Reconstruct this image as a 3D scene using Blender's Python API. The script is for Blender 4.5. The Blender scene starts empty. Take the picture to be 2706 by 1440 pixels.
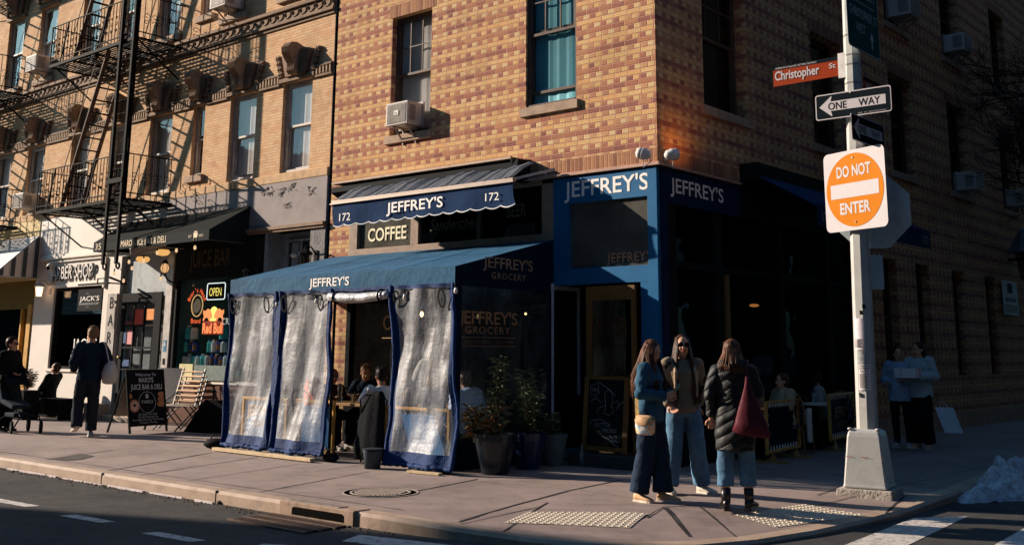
import bpy, math, random
import numpy as np
from mathutils import Vector, Matrix, Euler, noise
R = math.radians
random.seed(7)
S = bpy.context.scene
COL = S.collection

# ------------------------------------------------------------------ camera
CAMLOC = Vector((8.0955, -12.5544, 1.52))
RT = Vector((0.75870213, 0.65139044, 0.00784674))
UPV = Vector((0.12102493, -0.15277801, 0.98082203))
FW = Vector((-0.6400969, 0.74320211, 0.19474749))
cd = bpy.data.cameras.new('camera'); cam = bpy.data.objects.new('camera', cd); COL.objects.link(cam)
cam.matrix_world = Matrix(((RT.x, UPV.x, -FW.x, CAMLOC.x), (RT.y, UPV.y, -FW.y, CAMLOC.y), (RT.z, UPV.z, -FW.z, CAMLOC.z), (0, 0, 0, 1)))
cd.sensor_width = 36; cd.lens = 2811 / 2706 * 36; cd.shift_y = (373 - 720) / 2706
cd.clip_end = 500; cd.clip_start = 0.1
S.camera = cam

# ------------------------------------------------------------------ world, sun, exposure
SUN_AZ, SUN_EL = 22.0, 21.0          # travel direction of the light, height above the horizon
w = bpy.data.worlds.new('World'); S.world = w; w.use_nodes = True
wn = w.node_tree.nodes; wn.clear()
sky = wn.new('ShaderNodeTexSky'); sky.sky_type = 'NISHITA'; sky.sun_disc = False
sky.sun_elevation = R(SUN_EL); sky.sun_rotation = R(90 - (SUN_AZ + 180)); sky.air_density = 1.0; sky.ozone_density = 2.2
bg = wn.new('ShaderNodeBackground'); bg.inputs[1].default_value = 0.095
wo = wn.new('ShaderNodeOutputWorld')
tint = wn.new('ShaderNodeMix'); tint.data_type = 'RGBA'; tint.blend_type = 'MULTIPLY'; tint.inputs[0].default_value = 1.0; tint.inputs[7].default_value = (.50, .94, 1.18, 1)
w.node_tree.links.new(sky.outputs[0], tint.inputs[6]); w.node_tree.links.new(tint.outputs[2], bg.inputs[0]); w.node_tree.links.new(bg.outputs[0], wo.inputs[0])
sl = bpy.data.lights.new('sun', 'SUN'); so = bpy.data.objects.new('sun', sl); COL.objects.link(so)
sl.energy = 5.0; sl.angle = R(0.55); sl.color = (1.0, 0.835, 0.68)
sd = Vector((math.cos(R(SUN_AZ)) * math.cos(R(SUN_EL)), math.sin(R(SUN_AZ)) * math.cos(R(SUN_EL)), -math.sin(R(SUN_EL))))
so.rotation_euler = sd.to_track_quat('-Z', 'Y').to_euler(); so.location = (-30, -20, 25)
S.view_settings.view_transform = 'Standard'; S.view_settings.look = 'None'
S.view_settings.exposure = 1.02; S.view_settings.gamma = 1.0

# ------------------------------------------------------------------ materials
MATS = {}
class NT:
    """tiny node-tree helper"""
    def __init__(s, name):
        s.m = bpy.data.materials.new(name); s.m.use_nodes = True; s.t = s.m.node_tree; s.t.nodes.clear()
        s.out = s.t.nodes.new('ShaderNodeOutputMaterial')
    def n(s, typ, ins=None, **kw):
        nd = s.t.nodes.new(typ)
        for k, v in kw.items(): setattr(nd, k, v)
        if ins:
            for k, v in ins.items(): s.set(nd.inputs[k], v)
        return nd
    def set(s, sock, v):
        if isinstance(v, bpy.types.NodeSocket): s.t.links.new(v, sock)
        else:
            if isinstance(v, tuple) and len(v) == 3 and sock.type == 'RGBA': v = v + (1,)
            sock.default_value = v
    def m_(s, op, a, b=None, c=None):
        nd = s.n('ShaderNodeMath', operation=op); s.set(nd.inputs[0], a)
        if b is not None: s.set(nd.inputs[1], b)
        if c is not None: s.set(nd.inputs[2], c)
        return nd.outputs[0]
    def mix(s, f, a, b, mode='MIX'):
        nd = s.n('ShaderNodeMix', data_type='RGBA', blend_type=mode)
        s.set(nd.inputs[0], f); s.set(nd.inputs[6], a); s.set(nd.inputs[7], b)
        return nd.outputs[2]
    def pos(s):
        g = s.n('ShaderNodeNewGeometry'); x = s.n('ShaderNodeSeparateXYZ', {0: g.outputs['Position']})
        return g.outputs['Position'], x.outputs[0], x.outputs[1], x.outputs[2]
    def noise(s, scale, detail=3, rough=.55, vec=None, dim='3D'):
        nd = s.n('ShaderNodeTexNoise', {'Scale': scale, 'Detail': detail, 'Roughness': rough})
        if vec is None: vec = s.pos()[0]
        s.set(nd.inputs['Vector'], vec)
        return nd.outputs[0]
    def ramp(s, f, stops):
        nd = s.n('ShaderNodeValToRGB', {0: f}); e = nd.color_ramp.elements
        while len(e) < len(stops): e.new(.5)
        for i, (p, c) in enumerate(stops):
            e[i].position = p; e[i].color = (c, c, c, 1) if not isinstance(c, tuple) else c + (1,)
        return nd.outputs[0]
    def bump(s, h, st=.3, dist=.01, normal=None):
        nd = s.n('ShaderNodeBump', {'Height': h, 'Strength': st, 'Distance': dist})
        if normal is not None: s.set(nd.inputs['Normal'], normal)
        return nd.outputs[0]
    def bsdf(s, col, rough=.6, metal=0, normal=None, **kw):
        nd = s.n('ShaderNodeBsdfPrincipled', {'Base Color': col, 'Roughness': rough, 'Metallic': metal})
        if normal is not None: s.set(nd.inputs['Normal'], normal)
        for k, v in kw.items(): s.set(nd.inputs[k.replace('_', ' ')], v)
        s.t.links.new(nd.outputs[0], s.out.inputs[0]); return nd

def P(name, col, rough=.6, metal=0, var=.25, scale=6, bump=.15, bscale=60, dist=.004, spec=None, **kw):
    """painted / cloth / metal surface with mottled colour and fine relief"""
    if name in MATS: return MATS[name]
    t = NT(name); n1 = t.noise(scale, 4, .6)
    c2 = tuple(c * (1 - var) for c in col)
    c3 = tuple(min(1, c * (1 + var * .6)) for c in col)
    cc = t.ramp(n1, [(.3, c2), (.5, col), (.72, c3)])
    nb = t.bump(t.noise(bscale, 3, .6), bump, dist)
    if spec is None: spec = .5 if rough < .35 else (.04 if max(col) < .10 else .15)
    if max(col) < .06 and rough > .34: rough = max(rough, .75)
    t.bsdf(cc, rough, metal, nb, Specular_IOR_Level=spec, **kw)
    MATS[name] = t.m; return t.m

def EM(name, col, st):
    if name in MATS: return MATS[name]
    t = NT(name); e = t.n('ShaderNodeEmission', {0: col, 1: st}); t.t.links.new(e.outputs[0], t.out.inputs[0])
    MATS[name] = t.m; return t.m

def glass(name, tint=(.9, .95, .95), refl=.12, rough=.02, film=None, filmamt=0.0):
    """window pane: see-through plus fresnel reflection, optional dusty film"""
    if name in MATS: return MATS[name]
    t = NT(name)
    tr = t.n('ShaderNodeBsdfTransparent', {0: tint})
    wob = t.bump(t.noise(1.3, 2, .5), .25, .02)
    gl = t.n('ShaderNodeBsdfGlossy', {'Color': (1, 1, 1), 'Roughness': rough, 'Normal': wob})
    lw = t.n('ShaderNodeFresnel', {0: 1.45})
    f = t.m_('ADD', t.m_('MULTIPLY', lw.outputs[0], .55), refl * .3)
    mx = t.n('ShaderNodeMixShader', {0: f, 1: tr.outputs[0], 2: gl.outputs[0]})
    o = mx.outputs[0]
    if film:
        df = t.n('ShaderNodeBsdfDiffuse', {0: film})
        ff = t.m_('MULTIPLY', t.ramp(t.noise(2.2, 5, .7), [(.35, .45), (.75, 1.0)]), filmamt)
        m2 = t.n('ShaderNodeMixShader', {0: ff, 1: o, 2: df.outputs[0]}); o = m2.outputs[0]
    t.t.links.new(o, t.out.inputs[0]); MATS[name] = t.m; return t.m

def brick_mat(name, kind):
    t = NT(name); pos, x, y, z = t.pos()
    # small wobble keeps the courses from being ruler-straight
    wob = t.m_('MULTIPLY', t.m_('SUBTRACT', t.noise(1.7, 2, .5), .5), .006)
    u = t.m_('ADD', t.m_('ADD', x, y), 200.0); v = t.m_('ADD', t.m_('ADD', z, 20.0), wob)
    if kind == 'corner':
        ch, L = .0777, .232
        vr = t.m_('DIVIDE', t.m_('SUBTRACT', v, 20 + 4.8832 - .0777 * 40), ch)
        row = t.m_('FLOOR', vr); rm = t.m_('FLOORED_MODULO', row, 4.0)
        isH = t.m_('FLOORED_MODULO', row, 2.0)                       # 1: header course
        ln = t.m_('MULTIPLY', t.m_('SUBTRACT', 1.0, t.m_('MULTIPLY', isH, .5)), L)
        jit = t.m_('MULTIPLY', t.m_('FLOORED_MODULO', t.m_('FLOOR', t.m_('DIVIDE', row, 2.0)), 2.0), .25)
        c = t.m_('ADD', t.m_('DIVIDE', u, ln), jit)
        idx = t.m_('FLOOR', c); fr = t.m_('SUBTRACT', c, idx); fv = t.m_('SUBTRACT', vr, row)
    elif kind == 'soldier':
        ch, L = .62, .0777
        vr = t.m_('DIVIDE', v, 7.3); row = t.m_('FLOOR', vr); isH = 0.0; rm = 2.0; ln = L; ch = 7.3
        c = t.m_('DIVIDE', u, L); idx = t.m_('FLOOR', c); fr = t.m_('SUBTRACT', c, idx); fv = .5
    else:
        ch, L = .0585, .205
        vr = t.m_('DIVIDE', v, ch); row = t.m_('FLOOR', vr); ln = L
        c = t.m_('ADD', t.m_('DIVIDE', u, L), t.m_('MULTIPLY', t.m_('FLOORED_MODULO', row, 2.0), .5))
        idx = t.m_('FLOOR', c); fr = t.m_('SUBTRACT', c, idx); fv = t.m_('SUBTRACT', vr, row)
    cv = t.n('ShaderNodeCombineXYZ', {0: idx, 1: row, 2: 0.0})
    wn_ = t.n('ShaderNodeTexWhiteNoise', noise_dimensions='3D'); t.set(wn_.inputs[0], cv.outputs[0]); r1 = wn_.outputs[0]
    cv2 = t.n('ShaderNodeCombineXYZ', {0: idx, 1: row, 2: 7.7})
    wn2 = t.n('ShaderNodeTexWhiteNoise', noise_dimensions='3D'); t.set(wn2.inputs[0], cv2.outputs[0]); r2 = wn2.outputs[0]
    if kind == 'corner':
        yel = t.ramp(r1, [(0, (.56, .345, .155)), (.5, (.62, .41, .20)), (1, (.60, .34, .15))])
        brn = t.ramp(r1, [(0, (.24, .105, .085)), (.25, (.32, .135, .095)), (.5, (.38, .17, .10)), (.75, (.43, .215, .115)), (1, (.28, .12, .10))])
        lt = t.ramp(r1, [(0, (.60, .45, .25)), (1, (.56, .36, .15))])
        hsel = t.m_('FLOORED_MODULO', idx, 2.0)
        mixh = t.m_('GREATER_THAN', r2, .60)
        dkh = t.mix(mixh, brn, t.mix(.40, brn, yel))
        lth = t.mix(t.m_('GREATER_THAN', r2, .90), lt, yel)
        head = t.mix(hsel, dkh, lth)
        isY = t.m_('LESS_THAN', rm, .5)
        stre = t.mix(isY, brn, yel)
        col = t.mix(isH, stre, head); mort = (.42, .215, .15)
    elif kind == 'soldier':
        col = t.ramp(r1, [(0, (.22, .10, .065)), (.5, (.33, .16, .09)), (1, (.42, .22, .12))]); mort = (.32, .19, .13)
    else:
        col = t.ramp(r1, [(0, (.58, .34, .19)), (.3, (.64, .41, .235)), (.75, (.66, .45, .27)), (1, (.60, .35, .19))])
        mort = (.40, .25, .16)
    big = t.noise(.7, 6, .7); fine = t.noise(55, 3, .7)
    col = t.mix(1.0, col, t.ramp(big, [(.28, .66), (.5, 1.0), (.8, 1.12)]), 'MULTIPLY')
    col = t.mix(1.0, col, t.ramp(fine, [(.3, .60), (.52, 1.0), (.8, 1.12)]), 'MULTIPLY')
    mh = .0058 if kind != 'plain' else .0026
    e1 = t.m_('MULTIPLY', t.m_('MINIMUM', fr, t.m_('SUBTRACT', 1.0, fr)), ln)
    e2 = t.m_('MULTIPLY', t.m_('MINIMUM', fv, t.m_('SUBTRACT', 1.0, fv)), ch)
    e = t.m_('MINIMUM', e1, e2)
    e = t.m_('ADD', e, t.m_('MULTIPLY', t.m_('SUBTRACT', t.noise(40, 2, .5), .5), .004))
    mk = t.n('ShaderNodeMapRange', {'Value': e, 'From Min': mh * .6, 'From Max': mh * 1.6}).outputs[0]
    col = t.mix(mk, mort, col)
    if kind == 'plain': col = t.mix(1.0, col, t.ramp(t.noise(2.6, 5, .7), [(.3, .86), (.6, 1.05)]), 'MULTIPLY')
    h = t.m_('ADD', mk, t.m_('ADD', t.m_('MULTIPLY', fine, .5), t.m_('MULTIPLY', r2, .35)))
    # scored vertical texture of the wire-cut face
    comb = t.n('ShaderNodeCombineXYZ', {0: t.m_('MULTIPLY', u, 160.0 if kind != 'soldier' else 8.0), 1: 0.0, 2: t.m_('MULTIPLY', v, 8.0 if kind != 'soldier' else 160.0)})
    h = t.m_('ADD', h, t.m_('MULTIPLY', t.noise(1.0, 2, .5, comb.outputs[0]), .5))
    t.bsdf(col, .9, 0, t.bump(h, .75, .006), Specular_IOR_Level=.1)
    MATS[name] = t.m; return t.m

# ------------------------------------------------------------------ objects
def wm(o):
    m = o.matrix_basis.copy()
    return wm(o.parent) @ m if o.parent else m
def tag(o, label=None, cat=None, group=None, kind=None):
    if label: o['label'] = label
    if cat: o['category'] = cat
    if group: o['group'] = group
    if kind: o['kind'] = kind
    return o
def empty(name, loc, label=None, cat=None, group=None, rz=0):
    o = bpy.data.objects.new(name, None); COL.objects.link(o); o.location = loc; o.rotation_euler = (0, 0, rz)
    o.empty_display_size = .1
    return tag(o, label, cat, group)
def copy_tree(o, parent=None):
    c = o.copy(); COL.objects.link(c); c.parent = parent
    for ch in list(o.children): copy_tree(ch, c)
    return c

SPLIT = {'leaf_block', 'strap_loop', 'tie_strap', 'base_bolt', 'bolt', 'stair_stringer', 'stair_tread', 'ladder_rung', 'ladder_guide', 'tent_pole', 'curtain_hem', 'pole_band', 'window_mullion'}
class MB:
    """collects geometry in world coordinates; build() links it as one mesh object"""
    def __init__(s): s.v = []; s.f = []
    def add(s, vs, fs):
        b = len(s.v); s.v += [tuple(p) for p in vs]; s.f += [tuple(i + b for i in f) for f in fs]; return s
    def box(s, x0, y0, z0, x1, y1, z1):
        return s.add([(x0, y0, z0), (x1, y0, z0), (x1, y1, z0), (x0, y1, z0), (x0, y0, z1), (x1, y0, z1), (x1, y1, z1), (x0, y1, z1)],
                     [(0, 3, 2, 1), (4, 5, 6, 7), (0, 1, 5, 4), (1, 2, 6, 5), (2, 3, 7, 6), (3, 0, 4, 7)])
    def bar(s, a, b, w_, h=None, up=(0, 0, 1)):
        a = Vector(a); b = Vector(b); h = h or w_; d = (b - a).normalized(); up = Vector(up)
        if abs(d.dot(up)) > .98: up = Vector((1, 0, 0)) if abs(d.x) < .9 else Vector((0, 1, 0))
        sx = d.cross(up).normalized() * w_ / 2; sy = sx.cross(d).normalized() * h / 2
        vs = [a - sx - sy, a + sx - sy, a + sx + sy, a - sx + sy, b - sx - sy, b + sx - sy, b + sx + sy, b - sx + sy]
        return s.add(vs, [(0, 3, 2, 1), (4, 5, 6, 7), (0, 1, 5, 4), (1, 2, 6, 5), (2, 3, 7, 6), (3, 0, 4, 7)])
    def quad(s, *p): return s.add(p, [tuple(range(len(p)))])
    def prism(s, poly, d):
        """poly: list of 3D points, extruded by vector d"""
        n = len(poly); d = Vector(d); a = [Vector(p) for p in poly]; b = [p + d for p in a]
        return s.add(a + b, [tuple(range(n - 1, -1, -1)), tuple(range(n, 2 * n))] + [(i, (i + 1) % n, n + (i + 1) % n, n + i) for i in range(n)])
    def tube(s, pts, r, n=8, flat=1.0, cap=True):
        pts = [Vector(p) for p in pts]; m = len(pts)
        rs = r if isinstance(r, (list, tuple)) else [r] * m
        prev = None; rings = []
        for i, p in enumerate(pts):
            d = (pts[min(i + 1, m - 1)] - pts[max(i - 1, 0)])
            d = d.normalized() if d.length > 1e-9 else Vector((0, 0, 1))
            if prev is None:
                a = Vector((0, 0, 1)) if abs(d.z) < .9 else Vector((1, 0, 0)); prev = d.cross(a).normalized()
            prev = (prev - d * prev.dot(d)).normalized(); q = d.cross(prev)
            rings.append([p + (prev * math.cos(2 * math.pi * k / n) + q * math.sin(2 * math.pi * k / n) * flat) * rs[i] for k in range(n)])
        return s.rings(rings, cap)
    def rings(s, rings, cap=True):
        n = len(rings[0]); b = len(s.v); m = len(rings)
        for rg in rings: s.v += [tuple(p) for p in rg]
        for i in range(m - 1):
            for k in range(n):
                s.f.append((b + i * n + k, b + i * n + (k + 1) % n, b + (i + 1) * n + (k + 1) % n, b + (i + 1) * n + k))
        if cap: s.f.append(tuple(b + k for k in range(n - 1, -1, -1))); s.f.append(tuple(b + (m - 1) * n + k for k in range(n)))
        return s
    def lathe(s, c, prof, n=16, axis=(0, 0, 1)):
        c = Vector(c); ax = Vector(axis).normalized(); a = Vector((1, 0, 0)) if abs(ax.x) < .9 else Vector((0, 1, 0))
        e1 = ax.cross(a).normalized(); e2 = ax.cross(e1)
        return s.rings([[c + ax * h + (e1 * math.cos(2 * math.pi * k / n) + e2 * math.sin(2 * math.pi * k / n)) * max(r, 1e-4) for k in range(n)] for r, h in prof])
    def ell(s, c, rx, ry, rz, n=14, m=9, rot=None):
        c = Vector(c); rg = []
        for i in range(m + 1):
            th = math.pi * (i + .02) / (m + .04); ring = []
            for k in range(n):
                a = 2 * math.pi * k / n; p = Vector((rx * math.sin(th) * math.cos(a), ry * math.sin(th) * math.sin(a), -rz * math.cos(th)))
                if rot: p = rot @ p
                ring.append(c + p)
            rg.append(ring)
        return s.rings(rg)
    def build(s, name, mat, parent=None, smooth=False, bevel=0, label=None, kind=None, whole=False):
        if name in SPLIT and not whole: return build_each(s, name, mat, parent, smooth=smooth, bevel=bevel, label=label, kind=kind, whole=True)[0]
        inv = wm(parent).inverted() if parent else Matrix()
        me = bpy.data.meshes.new(name)
        vs = [inv @ Vector(p) for p in s.v] if parent else s.v
        me.from_pydata(vs, [], s.f); me.update()
        if mat: me.materials.append(mat)
        if smooth: me.polygons.foreach_set('use_smooth', [True] * len(me.polygons))
        o = bpy.data.objects.new(name, me); COL.objects.link(o); o.parent = parent
        if bevel:
            b = o.modifiers.new('bevel', 'BEVEL'); b.width = bevel; b.segments = 2; b.limit_method = 'ANGLE'
        if label: o['label'] = label
        if kind: o['kind'] = kind
        return o

def build_each(mb, name, mat, parent, **kw):
    """every separate piece of mb as an object of its own"""
    par = list(range(len(mb.v)))
    def fd(a):
        while par[a] != a: par[a] = par[par[a]]; a = par[a]
        return a
    for f in mb.f:
        for q in f[1:]:
            a, b = fd(f[0]), fd(q)
            if a != b: par[b] = a
    gr = {}
    for f in mb.f: gr.setdefault(fd(f[0]), []).append(f)
    out = []
    for fs in gr.values():
        ids = sorted({i for f in fs for i in f}); mp = {a: b for b, a in enumerate(ids)}
        q = MB(); q.v = [mb.v[i] for i in ids]; q.f = [tuple(mp[i] for i in f) for f in fs]; out.append(q.build(name, mat, parent, **kw))
    return out

def remesh(mb, voxel, smooth=2, disp=None):
    """union of the closed shells in mb as one continuous skin; returns a new MB"""
    me = bpy.data.meshes.new('t'); me.from_pydata(mb.v, [], mb.f); me.update()
    o = bpy.data.objects.new('t', me); COL.objects.link(o)
    r = o.modifiers.new('r', 'REMESH'); r.mode = 'VOXEL'; r.voxel_size = voxel
    if smooth:
        q = o.modifiers.new('s', 'SMOOTH'); q.iterations = smooth; q.factor = .5
    dg = bpy.context.evaluated_depsgraph_get(); e = o.evaluated_get(dg); m2 = e.to_mesh()
    n = len(m2.vertices); co = np.empty(n * 3); m2.vertices.foreach_get('co', co); co = co.reshape(-1, 3)
    nm = np.empty(n * 3); m2.vertices.foreach_get('normal', nm); nm = nm.reshape(-1, 3)
    fs = [tuple(p.vertices) for p in m2.polygons]
    e.to_mesh_clear(); bpy.data.objects.remove(o); bpy.data.meshes.remove(me)
    out = MB()
    if disp:
        for i in range(n):
            co[i] += nm[i] * disp(Vector(co[i]))
    out.v = [tuple(c) for c in co]; out.f = fs
    return out

_FONT = None
def text(s, name, org, U, V, size, mat, parent, xs=1.0, bold=0.0, ext=.002, align='LEFT', sp=1.0, shear=0.0, width=None, label=None):
    """lettering as real thin geometry: origin, right and up vectors; size is the height of a capital"""
    c = bpy.data.curves.new('t', 'FONT'); c.body = s; c.size = 1.0; c.offset = bold; c.extrude = 0; c.space_character = sp; c.shear = shear
    c.resolution_u = 3
    o = bpy.data.objects.new('t', c); COL.objects.link(o)
    dg = bpy.context.evaluated_depsgraph_get(); dg.update(); m = o.evaluated_get(dg).to_mesh()
    vs = [v.co.copy() for v in m.vertices]; fs = [tuple(p.vertices) for p in m.polygons]
    o.evaluated_get(dg).to_mesh_clear(); bpy.data.objects.remove(o); bpy.data.curves.remove(c)
    U = Vector(U).normalized(); V = Vector(V).normalized(); N = U.cross(V)
    k = size / .70
    x0 = min(v.x for v in vs); x1 = max(v.x for v in vs)
    if width: xs = width / ((x1 - x0) * k)
    off = {'LEFT': -x0, 'CENTER': -(x0 + x1) / 2, 'RIGHT': -x1}[align]
    org = Vector(org); mb = MB()
    P3 = [org + U * ((v.x + off) * k * xs) + V * (v.y * k) + N * ext for v in vs]
    mb.add(P3, fs)
    return mb.build(name, mat, parent, label=label)

def pix(px, py, ax, val):
    """point of the plane axis=val behind a place of the photograph (measuring aid)"""
    d = RT * ((px - 1353) / 2811) + UPV * ((373 - py) / 2811) + FW
    return CAMLOC + d * ((val - CAMLOC[ax]) / d[ax])
# ================================================================== materials used by the setting
BR_C = brick_mat('corner_brick', 'corner'); BR_S = brick_mat('soldier_brick', 'soldier'); BR_P = brick_mat('tan_brick', 'plain')
M_sill = P('brownstone_sill', (.36, .26, .19), .85, bump=.4, bscale=40)
M_terra = P('terracotta', (.20, .13, .085), .8, var=.35, bump=.4, bscale=35)
M_black = P('black_paint', (.012, .013, .014), .45, bump=.2)
M_iron = P('black_iron', (.010, .009, .009), .75, var=.5, spec=.05, scale=14, bump=.5, bscale=120)
M_darkframe = P('dark_frame', (.10, .07, .055), .6)
M_taupe = P('taupe_frame', (.27, .19, .14), .6)
M_whitef = P('white_frame', (.42, .38, .34), .55, var=.2)
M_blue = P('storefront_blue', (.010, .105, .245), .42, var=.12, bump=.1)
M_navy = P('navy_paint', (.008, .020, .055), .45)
M_greyf = P('grey_frieze', (.27, .235, .23), .8, var=.18, scale=3, bump=.5, bscale=18)
M_white = P('white_paint', (.66, .60, .54), .6, var=.08, scale=2, bump=.12)
M_ledge = P('ledge_pink', (.42, .26, .20), .6)
M_dark = P('interior_dark', (.010, .011, .012), .9)
M_wood = P('golden_wood', (.15, .075, .022), .55, scale=4, bump=.3)
M_yellow = P('yellow_frame', (.50, .27, .06), .5)
M_text = P('white_lettering', (.80, .76, .72), .5, var=.04, bump=0)
M_gold = P('gold_lettering', (.62, .42, .22), .45, var=.1, bump=0)
M_red = P('red_print', (.60, .07, .03), .5, bump=0)
M_steel = P('galvanised', (.42, .41, .39), .45, .55, var=.15, bump=.2)
M_blind = P('pale_blind', (.72, .66, .62), .75, var=.1, scale=1.3, bump=.25, bscale=7, dist=.02)
M_curtain = P('dim_curtain', (.62, .58, .54), .8, var=.35, scale=1.1, bump=.3, bscale=5, dist=.02)
M_cyan = P('cyan_sky_reflection', (.13, .40, .47), .6, var=.15, scale=1.2)  # cyan colour stands in for sky mirrored in the window panes
G_win = glass('window_glass', (.93, .95, .96), .06)
G_shop = glass('shop_glass', (.42, .46, .47), .06)
G_dusty = glass('dusty_glass', (.5, .53, .52), .06, film=(.30, .29, .25), filmamt=.40)
G_door = glass('door_glass', (.30, .32, .33), .30, .008)
G_barber = glass('barber_glass', (.78, .88, .92), .14)

# ------------------------------------------------------------------ ground
KERB = [(-60, -5.38), (-20, -5.38), (-8, -5.38), (-2.35, -5.38), (.3, -5.37), (1.2, -5.29), (1.91, -5.1), (2.4, -4.86), (2.75, -4.58), (3.05, -4.2), (3.3, -3.6), (3.47, -2.8), (3.58, -1.9), (3.65, -.9), (3.60, 1), (3.42, 3), (3.16, 5.0), (3.0, 8), (2.9, 60)]
KZ = [0, 0, 0, 0, 0, -.025, -.055, -.075, -.085, -.09, -.09, -.085, -.07, -.05, -.02, 0, 0, 0, 0]
ROAD = -.13
def _seg(p, i):
    a = Vector(KERB[i]); b = Vector(KERB[i + 1]); d = b - a; t = max(0, min(1, (p - a).dot(d) / d.length_squared))
    return (p - (a + d * t)).length, KZ[i] + (KZ[i + 1] - KZ[i]) * t
def gz(x, y):
    """height of the pavement"""
    dd, zk = min(_seg(Vector((x, y)), i) for i in range(len(KERB) - 1))
    t = min(1, dd / 1.5); return zk * (1 - t * t * (3 - 2 * t))
def offs(d):
    out = []
    for i, p in enumerate(KERB):
        a = Vector(KERB[max(0, i - 1)]); b = Vector(KERB[min(len(KERB) - 1, i + 1)]); t = (b - a).normalized(); n = Vector((-t.y, t.x))
        q = Vector(p) + n * d; out.append((q.x, q.y))
    return out
t = NT('asphalt'); pos, x, y, z = t.pos()
n1 = t.noise(.8, 5, .65); n2 = t.noise(70, 3, .8); n3 = t.noise(6, 4, .6)
c = t.ramp(n1, [(.3, (.030, .030, .031)), (.6, (.052, .049, .046)), (.8, (.068, .062, .056))])
c = t.mix(1.0, c, t.ramp(n2, [(.32, .4), (.5, 1.0), (.68, 2.4)]), 'MULTIPLY')
c = t.mix(1.0, c, t.ramp(n3, [(.3, .8), (.7, 1.15)]), 'MULTIPLY')
t.bsdf(c, .9, 0, t.bump(t.m_('ADD', n2, n3), .8, .012), Specular_IOR_Level=.15); M_asph = t.m
t = NT('sidewalk_concrete'); pos, x, y, z = t.pos()
n1 = t.noise(.55, 5, .6); n2 = t.noise(90, 3, .7); n3 = t.noise(3.2, 5, .7)
c = t.ramp(n1, [(.3, (.200, .146, .126)), (.5, (.240, .176, .153)), (.75, (.278, .205, .178))])
c = t.mix(1.0, c, t.ramp(n3, [(.28, .74), (.5, 1.0), (.75, 1.1)]), 'MULTIPLY'); st_ = t.noise(.35, 6, .75); c = t.mix(1.0, c, t.ramp(st_, [(.38, .70), (.50, 1.0)]), 'MULTIPLY')
c = t.mix(1.0, c, t.ramp(n2, [(.3, .82), (.6, 1.05)]), 'MULTIPLY')
vo = t.n('ShaderNodeTexVoronoi', {'Scale': 3.2}); t.set(vo.inputs['Vector'], pos)
sp = t.ramp(vo.outputs[0], [(.07, .55), (.095, 1.0)])
c = t.mix(.8, c, t.mix(1.0, c, sp, 'MULTIPLY'))
t.bsdf(c, .82, 0, t.bump(t.m_('ADD', t.m_('MULTIPLY', n2, .5), n3), .35, .006)); M_conc = t.m
t = NT('kerb_stone'); n1 = t.noise(3, 5, .7); n2 = t.noise(70, 3, .7)
c = t.ramp(n1, [(.3, (.22, .15, .105)), (.5, (.33, .235, .165)), (.75, (.39, .30, .23))])
t.bsdf(c, .75, 0, t.bump(t.m_('ADD', n1, t.m_('MULTIPLY', n2, .4)), .5, .012)); M_kerb = t.m

m = MB(); m.quad((-150, -150, ROAD), (150, -150, ROAD), (150, 150, ROAD), (-150, 150, ROAD))
m.build('road', M_asph, kind='structure')
O = {d: offs(d) for d in (0, .03, .2, .55, 1.0, 1.5)}
def zof(i, d):
    t = min(1, d / 1.5); return KZ[i] * (1 - t * t * (3 - 2 * t))
m = MB(); ds = (.2, .55, 1.0, 1.5); n = len(KERB)
for j in range(3):
    for i in range(n - 1):
        a, b = O[ds[j]], O[ds[j + 1]]
        m.quad((*a[i], zof(i, ds[j])), (*a[i + 1], zof(i + 1, ds[j])), (*b[i + 1], zof(i + 1, ds[j + 1])), (*b[i], zof(i, ds[j + 1])))
inner = O[1.5]
m.quad(*[(p[0], p[1], 0) for p in inner], (-60, 60, 0))
m.build('sidewalk', M_conc, kind='structure')
m = MB()
for i in range(n - 1):
    a0, a1, a2 = O[0], O[.03], O[.2]
    m.quad((*a0[i], ROAD - .05), (*a0[i + 1], ROAD - .05), (*a0[i + 1], KZ[i + 1] - .028), (*a0[i], KZ[i] - .028))
    m.quad((*a0[i], KZ[i] - .028), (*a0[i + 1], KZ[i + 1] - .028), (*a1[i + 1], KZ[i + 1] + .003), (*a1[i], KZ[i] + .003))
    m.quad((*a1[i], KZ[i] + .003), (*a1[i + 1], KZ[i + 1] + .003), (*a2[i + 1], zof(i + 1, .2) + .003), (*a2[i], zof(i, .2) + .003))
m.build('kerb', M_kerb, kind='structure')

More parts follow.
